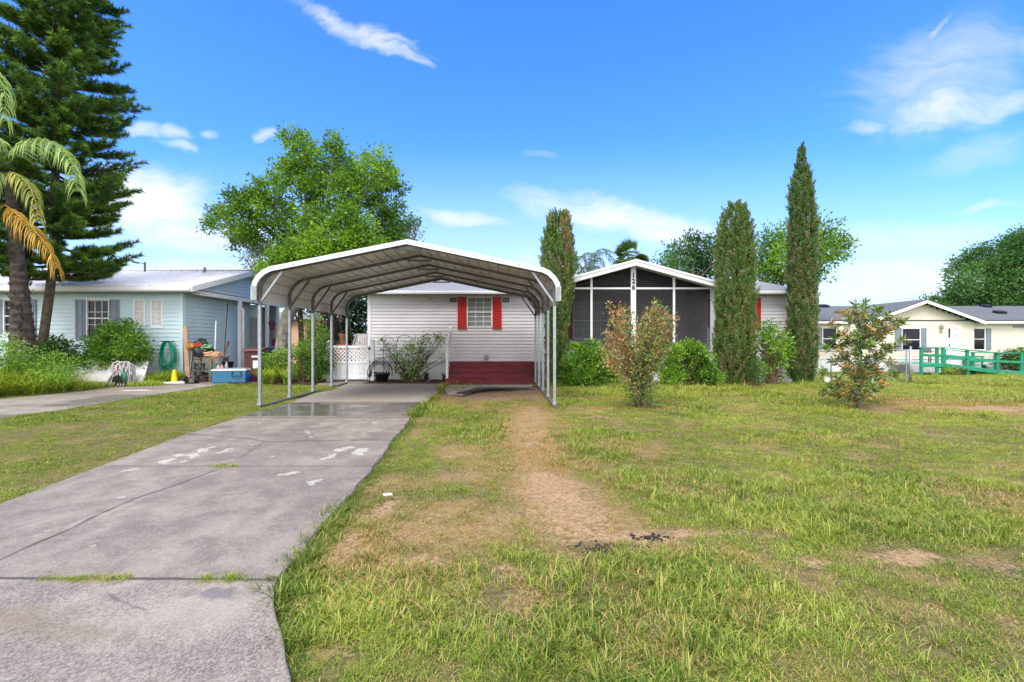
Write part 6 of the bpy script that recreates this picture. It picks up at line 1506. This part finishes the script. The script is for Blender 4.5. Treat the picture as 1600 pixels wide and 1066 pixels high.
    mb = MB(); mb.obox((cx_, cy_, .515), (1.04, .44, .03), (0, 0, R(12))); mb.build('lid_top', M['soffit'], t, bevel=.01)
    mb = MB(); c, s = math.cos(R(12)), math.sin(R(12)); q = lambda a, b_, z: (cx_+a*c-b_*s, cy_+a*s+b_*c, z); mb.tube([q(.12, -.245, .42), q(.10, -.27, .28), q(.40, -.27, .28), q(.38, -.245, .42)], .018, 6); mb.build('handle', M['black_plastic'], t)
    x, y = wx(386, 16.35), 16.3; t = thing('water_jug', 'dark blue plastic jug beside the ice chest', 'jug', (x, y, .02)); m = mat('jug_blue', (0.01, 0.05, 0.33), .35, .1, 5); mb = MB(); mb.lathe([(.13, 0), (.15, .02), (.15, .25), (.10, .33), (.04, .36), (.04, .40), (0, .40)], (x, y, .02), 18); mb.build('body', m, t, smooth=True)
    mb = MB(); mb.box(x-.07, x+.05, y-.158, y-.150, .10, .24); mb.build('label', M['soffit'], t)
    # brown wheeled bin
    x, y = wx(402, 17.0), 17.0; t = thing('wheeled_bin', 'dark brown wheeled bin with a pale label behind the front left carport post', 'bin', (x, y, .02)); m = mat('bin_brown', (0.095, 0.032, 0.030), .5, .12, 5)
    mb = MB(); mb.add([(x-.25, y-.25, .05), (x+.25, y-.25, .05), (x+.25, y+.25, .05), (x-.25, y+.25, .05), (x-.32, y-.33, 1.12), (x+.32, y-.33, 1.12), (x+.32, y+.33, 1.12), (x-.32, y+.33, 1.12)], [(0, 3, 2, 1), (4, 5, 6, 7), (0, 1, 5, 4), (1, 2, 6, 5), (2, 3, 7, 6), (3, 0, 4, 7)]); mb.build('body', m, t, bevel=.03)
    mb = MB(); mb.extr([(y-.40, 1.13), (y+.38, 1.15), (y+.36, 1.22), (y, 1.26), (y-.36, 1.20)], x-.37, x+.37, 'x'); mb.build('lid', m, t, bevel=.02)
    mb = MB(); mb.box(x+.02, x+.28, y-.322, y-.300, .50, .78); mb.build('label', M['white_trim'], t); mb = MB(); mb.box(x-.02, x+.28, y-.338, y-.318, .90, .96); mb.build('emblem', M['white_trim'], t)
    for dx in (-.3, .3):
        w = MB(); w.lathe([(.03, -.03), (.13, -.03), (.13, .03), (.03, .03)], (x+dx, y+.24, .15), 16, 'x'); w.build('wheel', M['black_plastic'], t, smooth=True)
    # red lantern on a stake, blue tub, beyond the far posts
    x, y = wx(425, 21), 21.0; t = thing('garden_lantern', 'dark red lantern on a thin stake seen between the far white posts', 'lantern', (x, y, 0)); m = mat('lantern_red', (0.12, 0.02, 0.025), .5, .2, 6)
    mb = MB(); mb.tube([(x, y, -.1), (x, y, 2.0)], .022, 6); mb.build('stake', m, t); mb = MB(); mb.lathe([(.05, 1.98), (.11, 2.02), (.13, 2.28), (.11, 2.30)], (x, y, 0), 10); mb.build('body', m, t); mb = MB(); mb.lathe([(.19, 2.30), (.04, 2.50), (0, 2.52)], (x, y, 0), 10); mb.build('cap', M['black_plastic'], t)
    mb = MB(); mb.box(x-.2, x+.32, y+.3, y+.75, 0, 1.62); o = mb.build('cabinet', mat('maroon_cabinet', (0.10, 0.025, 0.03), .6, .3, 4), bevel=.02); tag(o, 'dark maroon cabinet below the red lantern', 'cabinet')
    mb = MB(); mb.lathe([(.18, 0), (.22, .5), (.23, .52), (0, .52)], (x+.14, y-.1, .75), 14); o = mb.build('tub', mat('tub_blue', (0.05, 0.14, 0.30), .4, .2, 5), smooth=True); tag(o, 'blue tub in front of the maroon cabinet', 'tub')
    mb = MB(); mb.box(x-.1, x+.38, y-.32, y+.12, 0, .75); o = mb.build('crate', M['wood_grey'], bevel=.01); tag(o, 'dark crate under the blue tub', 'crate')
    # lid of a buried box
    x, y = wx(108, 14.3), 14.2; mb = MB(); mb.obox((x, y, .06), (.62, .40, .07), (R(4), R(-3), R(10))); o = mb.build('utility_lid', mat('green_grey_plastic', (0.26, 0.33, 0.29), .6, .1, 6), bevel=.02); tag(o, 'pale grey green utility box lid at the edge of the weeds', 'lid')
clutter()
def peach_house():
    Y = 31; t = thing('house', 'peach coloured house wall glimpsed between the carport posts', 'house', (wx(465, Y), Y, 0)); mb = MB(); mb.box(wx(418, Y), wx(500, Y), Y, Y+5, -.2, 3.0); mb.build('wall', M['peach'], t)
    rf = MB(); roof_slab(rf, (wx(414, Y), Y-.4, 3.0), (wx(504, Y), Y-.4, 3.0), (wx(504, Y), Y+2.5, 3.7), (wx(414, Y), Y+2.5, 3.7), .08); rf.build('roof', M['shingle_grey'], t); window_unit(t, wx(444, Y), wx(452, Y), 1.0, 2.0, Y-.02, 1, 2)
peach_house()

# ------------------------------------------------------------------ gate, hoops, pot
def gate():
    Y = 16.75; x0, x1 = wx(517.5, Y), wx(577, Y); zt, zb = 1.33, .09; zl = .72
    t = thing('lattice_gate', 'white vinyl gate with a diagonal lattice upper half', 'gate', ((x0+x1)/2, Y, 0))
    for x, top in ((x0-.10, 1.46), (x1+.13, 1.52)):
        p = MB(); p.box(x-.065, x+.065, Y-.065, Y+.065, -.05, top); p.build('post', M['white_vinyl'], t, bevel=.008); c = MB(); c.add([(x-.08, Y-.08, top), (x+.08, Y-.08, top), (x+.08, Y+.08, top), (x-.08, Y+.08, top), (x, Y, top+.06)], [(0, 3, 2, 1), (0, 1, 4), (1, 2, 4), (2, 3, 4), (3, 0, 4)]); c.build('post_cap', M['white_vinyl'], t.children[-1])
    f = MB(); 
    for z0, z1 in ((zt-.09, zt), (zl-.05, zl+.03), (zb, zb+.12)): f.box(x0+.06, x1-.06, Y-.03, Y+.03, z0, z1)
    for x in (x0, x1-.06): f.box(x, x+.06, Y-.034, Y+.034, zb-.02, zt+.01)
    f.build('frame', M['white_vinyl'], t, bevel=.006)
    p = MB(); n = 9
    for i in range(n): a = x0+.06+(x1-x0-.12)*i/n; b = x0+.06+(x1-x0-.12)*(i+1)/n; p.box(a+.004, b-.004, Y-.012, Y+.012, zb+.12, zl-.05)
    p.build('panel', M['white_vinyl'], t)
    la = MB(); X0, X1, Z0, Z1 = x0+.06, x1-.06, zl+.03, zt-.09; st = .135
    k = X0-(Z1-Z0)
    while k < X1:
        for s in (1, -1):
            # slat along the diagonal, clipped to the opening
            if s == 1: p0 = (k, Z0); p1 = (k+(Z1-Z0), Z1)
            else: p0 = (k, Z1); p1 = (k+(Z1-Z0), Z0)
            (ax, az), (bx_, bz) = p0, p1; sl = (bz-az)/(bx_-ax)
            if ax < X0: az += (X0-ax)*sl; ax = X0
            if bx_ > X1: bz -= (bx_-X1)*sl; bx_ = X1
            if bx_-ax > .03: la.bar((ax, Y+s*.006, az), (bx_, Y+s*.006, bz), .010, .036, (0, 0, 1)) 
        k += st
    la.build('lattice', M['white_vinyl'], t)
    for z in (1.22, .25): h = MB(); h.box(x1-.02, x1+.08, Y-.05, Y-.034, z-.05, z+.05); h.build('hinge', M['black_plastic'], t)
    h = MB(); h.box(x0-.09, x0+.03, Y-.06, Y-.036, 1.17, 1.27); h.build('latch', M['black_plastic'], t)
    # slatted chair back behind the gate
    Y2 = 18.2; t = thing('slatted_chair', 'pale slatted wooden chair back showing above the white gate', 'chair', (wx(560, Y2), Y2, 0))
    m = mat('pale_slat', (0.42, 0.38, 0.37), .7, .2, 6)
    for k in range(5):
        s = MB(); a = W(553+k*5.2, 545, Y2); b = W(558+k*3.4, 522.5, Y2+.25); s.bar((a.x, a.y-.1, .5), (b.x, b.y, b.z+.02), .085, .02, (0, 1, 0)); s.build('slat', m, t)
    s = MB(); a = W(549, 545, Y2); b = W(557, 522, Y2+.2); s.bar((a.x-.15, Y2-.2, .35), (b.x, b.y, b.z), .05, .04); s.build('arm', m, t)
    s = MB(); s.box(wx(550, Y2), wx(577, Y2), Y2-.6, Y2, .36, .40); s.build('seat', m, t)
    for dx in (550, 576):
        for dy in (-.58, -.02): s = MB(); x = wx(dx, Y2); s.box(x-.03, x+.03, Y2+dy-.03, Y2+dy+.03, 0, .36); s.build('leg', m, t)
    # pots behind
    mb = MB(); p = W(536, 528, 19); mb.lathe([(.11, -.25), (.16, .1), (.18, .1), (.18, .16), (.13, .15), (0, .12)], tuple(p), 14); mb.box(p.x-.2, p.x+.2, p.y-.2, p.y+.2, 0, p.z-.25); o = mb.build('terracotta_pot', mat('terracotta', (0.30, 0.12, 0.07), .8, .2, 6)); tag(o, 'brown clay pot on a stand behind the lattice gate', 'pot')
    # black pot with a black hose
    Yp = 16.35; x = wx(597, Yp); t = thing('planter_pot', 'black pot with a coiled black hose at the left end of the grey wall', 'pot', (x, Yp, 0))
    mb = MB(); mb.lathe([(.19, .03), (.25, .30), (.28, .31), (.28, .36), (.24, .36), (.22, .30), (0, .30)], (x, Yp, 0), 20); mb.build('pot', M['black_plastic'], t, smooth=True)
    mb = MB(); rr = random.Random(8)
    for k in range(5):
        P = []; r = .30+rr.uniform(-.06, .08)
        for i in range(17): a = math.pi*(i/16)*1.15-.2; P.append((x-.08+rr.uniform(-.02, .02)*0+math.cos(a)*r*(1+.1*k), Yp+.05*k-.1, .34+math.sin(a)*(.34+.05*k)))
        mb.tube(P, .014, 6)
    mb.tube([(x-.4, Yp-.1, .05), (x-.5, Yp-.15, .12), (x-.38, Yp-.1, .35), (x-.15, Yp-.05, .40)], .014, 6)
    mb.build('hose', M['black_plastic'], t, smooth=True)
    for k, (c, w, h, lb) in enumerate(((608, 9, 528, 'left thin dark wire hoop standing against the grey wall'), (632, 12, 524, 'right thin dark wire hoop standing against the grey wall'))):
        mb = MB(); Yh = 17.0; P = [(wx(c-w, Yh), Yh, .3)]+[(wx(c+w*math.cos(math.pi-a), Yh), Yh, wz(h+10, Yh)+math.sin(a)*.24) for a in np.linspace(0, math.pi, 12)]+[(wx(c+w, Yh), Yh, .3)]; mb.tube(P, .008, 5)
        mb.tube([(wx(c+w-2, Yh), Yh, .9), (wx(c+w+6, Yh), Yh-.02, wz(h-2, Yh))], .007, 5); o = mb.build('wire_hoop', M['dark_metal']); tag(o, lb, 'hoop')
    # weed fabric and slab scraps at the foot of the steps
    def sheet(name, label, cat, poly, z, m, seed, amp=.03, th=.012):
        rng = np.random.default_rng(seed); mb = MB(); n = len(poly); zs = [z+amp*rng.random() for _ in poly]; mb.add([(p[0], p[1], q) for p, q in zip(poly, zs)]+[(p[0], p[1], q-th) for p, q in zip(poly, zs)], [tuple(range(n)), tuple(range(2*n-1, n-1, -1))]+[(i, (i+1) % n, (i+1) % n+n, i+n) for i in range(n)]); o = mb.build(name, m, bevel=0); tag(o, label, cat)
    g = lambda *q: [gp(*p) for p in q]
    sheet('concrete_slab', 'thin broken concrete slab lying in front of the red steps', 'slab', g((700, 602.5), (830, 602.5), (832, 607), (800, 609), (765, 608.5), (742, 611), (724, 617), (700, 615), (694, 610)), .02, M['concrete'] if False else mat('pale_slab', (0.36, 0.31, 0.27), .85, .25, 5, .4, 40), 3, .012, .05)
    sheet('weed_fabric', 'torn strip of black weed fabric edging the slab at the steps', 'fabric', g((712, 619), (730, 614), (745, 610.5), (770, 607.5), (800, 609.5), (838, 608.5), (838, 610), (800, 611.5), (772, 611.5), (748, 613.5), (730, 617.5), (716, 620)), .05, M['dark_metal'], 4, .05)
    # charred crumbs of an old burnt patch
    rr = random.Random(12); mb = MB()
    for k in range(150):
        a = rr.uniform(0, 6.283); q = rr.random()**.7; cx_, cy_, rx_, ry_ = rr.choice(((.62, 3.27, .24, .10), (.78, 3.25, .2, .09), (1.05, 3.42, .18, .07)))
        x = cx_+math.cos(a)*q*rx_; y = cy_+math.sin(a)*q*ry_; s_ = rr.uniform(.006, .018); mb.obox((x, y, float(ground_z(x, y))+s_*.1), (s_*rr.uniform(1, 2.5), s_, s_*.7), (rr.uniform(-.5, .5), rr.uniform(-.5, .5), rr.uniform(0, 3.1)))
    o = mb.build('charred_debris', mat('char', (0.022, 0.019, 0.018), .9, .5, 20)); tag(o, 'scatter of black charred crumbs on the sandy patch of the lawn', 'debris', kind='stuff')
    # litter
    mb = MB(); x, y = gp(606, 781); mb.obox((x, y, .05), (.085, .035, .012), (R(8), R(10), R(50))); o = mb.build('litter', M['white_trim']); tag(o, 'small white scrap of litter lying in the grass beside the driveway', 'litter')
gate()

# ------------------------------------------------------------------ fence and ramp on the right
def chain_fence():
    A = Vector((14.45, 16.5, float(ground_z(14.45, 16.5)))); B = Vector((12.55, 19.5, float(ground_z(12.55, 19.5)))); Hf = 1.22
    t = thing('chain_link_fence', 'grey chain link fence with round posts between the grey home and the lawn', 'fence', A)
    mid = A.lerp(B, .72)
    for p, r in ((A, .04), (mid, .025), (B, .03)):
        mb = MB(); mb.tube([p-Vector((0, 0, .1)), p+Vector((0, 0, Hf+.08))], r, 10); mb.lathe([(r*1.2, 0), (r*1.1, .03), (0, .05)], p+Vector((0, 0, Hf+.08)), 10); mb.build('post', M['galvanized'], t, smooth=True)
    mb = MB(); q = A+Vector((-.13, .03, 0)); mb.tube([q, q+Vector((0, 0, Hf))], .02, 8); mb.build('gate_stile', M['galvanized'], t)
    for z, nm in ((Hf, 'top_rail'), (.08, 'bottom_wire')):
        mb = MB(); mb.tube([A+Vector((0, 0, z)), B+Vector((0, 0, z))], .02 if z > 1 else .008, 8); mb.build(nm, M['galvanized'], t)
    d = (B-A); Ln = math.hypot(d.x, d.y); mb = MB(); s = .10; k = -Hf
    while k < Ln:
        for sg in (1, -1):
            a0, a1 = k, k+Hf; z0, z1 = (.06, Hf) if sg > 0 else (Hf, .06); sl = (z1-z0)/(a1-a0)
            if a0 < 0: z0 += -a0*sl; a0 = 0
            if a1 > Ln: z1 -= (a1-Ln)*sl; a1 = Ln
            if a1-a0 > .02:
                P = lambda a, z: A+Vector((d.x*a/Ln, d.y*a/Ln, z+d.z*a/Ln)); mb.tube([P(a0, z0), P(a1, z1)], .0025, 3, caps=False)
        k += s
    mb.build('mesh', M['galvanized'], t, normals=False)
chain_fence()
def ramp():
    Y = 25.5; t = thing('ramp', 'green painted wooden wheelchair ramp with railings in front of the cream home', 'ramp', (wx(1437, Y), Y, -.35))
    G = lambda x: float(ground_z(x, Y))
    px = (1439.3, 1463.9, 1473.4, 1511, 1558.4, 1596, 1640); top = lambda p: np.interp(p, [1437, 1474, 1558, 1700], [544, 544, 552.5, 554.5]); dk = lambda p: np.interp(p, [1437, 1475, 1557, 1660], [567.6, 567.6, 578, 584])
    W1 = 1.35
    for yy in (Y, Y+W1):
        for p in px:
            if yy > Y and p in (1439.3, 1463.9): continue
            x = wx(p, Y); m = MB(); m.box(x-.07, x+.07, yy-.05, yy+.05, G(x)-.1, wz(top(p), Y)+.02); m.build('post', M['green_paint'], t, bevel=.008)
        pp = [q for q in (1436, 1474, 1558, 1660) if not (yy > Y and q == 1436)]; s = .0 if yy == Y else .05
        for a, b in zip(pp[:-1], pp[1:]):
            r = MB(); r.bar((wx(a, Y), yy-.01, wz(top(a), Y)+.03), (wx(b, Y), yy-.01, wz(top(b), Y)+.03), .16, .045); r.build('handrail', M['green_paint'], t)
            r = MB(); za = (wz(top(a), Y)+wz(dk(a), Y))/2+.02; zb = (wz(top(b), Y)+wz(dk(b), Y))/2+.02; r.bar((wx(a, Y), yy-.06, za), (wx(b, Y), yy-.06, zb), .03, .12); r.build('mid_rail', M['green_paint'], t)
            r = MB(); r.bar((wx(a, Y), yy-.065, wz(dk(a), Y)-.12), (wx(b, Y), yy-.065, wz(dk(b), Y)-.12), .035, .20); r.build('skirt_board', M['green_paint'], t)
    for a, b in ((1437, 1475), (1475, 1557), (1557, 1660)):
        m = MB(); xa, xb = wx(a, Y), wx(b, Y); za, zb = wz(dk(a), Y), wz(dk(b), Y); n = max(3, int((xb-xa)/.15)); y1 = Y+W1 if a > 1440 else Y+2.1
        for k in range(n): f0, f1 = k/n, (k+.93)/n; roof_slab(m, (xa+(xb-xa)*f0, Y+.0, za+(zb-za)*f0), (xa+(xb-xa)*f1, Y+.0, za+(zb-za)*f1), (xa+(xb-xa)*f1, y1, za+(zb-za)*f1), (xa+(xb-xa)*f0, y1, za+(zb-za)*f0), .04)
        m.build('deck', M['green_deck'], t)
    # chair and bench on it
    z0 = wz(567.6, Y)+.005; yc = Y+.75; xc = wx(1452.5, yc); t2 = thing('porch_chair', 'dark grey chair on the green ramp landing', 'chair', (xc, yc, z0)); m = mat('grey_chair', (0.10, 0.11, 0.125), .6, .1, 5)
    b = MB(); b.obox((xc, yc+.22, z0+.72), (.58, .05, .34), (R(-8), 0, 0)); b.build('backrest', m, t2, bevel=.01); b = MB(); b.box(xc-.28, xc+.28, yc-.25, yc+.22, z0+.40, z0+.44); b.build('seat', m, t2, bevel=.01)
    for dx in (-.25, .25):
        for dy in (-.22, .20): b = MB(); b.box(xc+dx-.02, xc+dx+.02, yc+dy-.02, yc+dy+.02, z0, z0+.40); b.build('leg', M['black_plastic'], t2)
        b = MB(); b.box(xc+dx-.02, xc+dx+.02, yc-.2, yc+.22, z0+.60, z0+.63); b.build('arm', m, t2)
    yb = Y+1.9; xb = wx(1526, yb); g = float(ground_z(xb, yb)); t3 = thing('garden_bench', 'green slatted bench on the grass behind the ramp', 'bench', (xb, yb, g))
    for z, y_, w in ((.95, .2, .10), (.80, .19, .10), (.65, .18, .10), (.50, -.1, .10), (.50, .05, .10)):
        b = MB(); b.box(xb-.62, xb+.62, yb+y_-.04, yb+y_+.04 if z < .6 else yb+y_, g+z, g+z+w*(.3 if z < .6 else 1)); b.build('slat', M['green_paint'], t3)
    for dx in (-.56, .56): b = MB(); b.box(xb+dx-.04, xb+dx+.04, yb-.18, yb+.16, g, g+.49); b.box(xb+dx-.03, xb+dx+.03, yb+.205, yb+.25, g, g+1.05); b.build('leg', M['green_paint'], t3)
    yb = Y+1.75; xb = wx(1546.5, yb); g = float(ground_z(xb, yb)); b = MB(); b.lathe([(.16, 0), (.19, .44), (.20, .45), (.20, .48), (.0, .48)], (xb, yb, g), 16); o = b.build('bucket', M['white_vinyl'], smooth=True); tag(o, 'white bucket behind the ramp railing', 'bucket')
    rgr = np.random.default_rng(9)
    shrub('hedge', 'trimmed green hedge behind the ramp at the right edge', (wx(1590, 27.1), 27.1, -.4), pix_clumps([(1570, 560, 12), (1582, 558, 12), (1595, 556, 12), (1608, 556, 12), (1622, 556, 12), (1572, 572, 12), (1588, 572, 12), (1604, 572, 12), (1620, 572, 12), (1600, 548, 6), (1585, 549, 6)], 27.1, .3, rgr), L['bush_dark'], 150, 40, 16, .12, spread=.16)
    for k, (p, c) in enumerate(((1480, 'bush'), (1492, 'leggy'), (1503, 'bush_dark'))):
        yy = 25.15; shrub('small_plant', ['low green plant at the foot of the ramp, nearest the landing', 'low reddish plant in the middle of the row at the ramp foot', 'low dark plant at the ramp foot, farthest right of the row'][k], (wx(p, yy), yy, G(wx(p, yy))), pix_clumps([(p, 579, 5), (p+3, 582, 4), (p-3, 582, 4)], yy, .1, rgr), L[c], 151+k, 130, 12, .09, spread=.09, group='low plants along the ramp', cat='plant')
ramp()
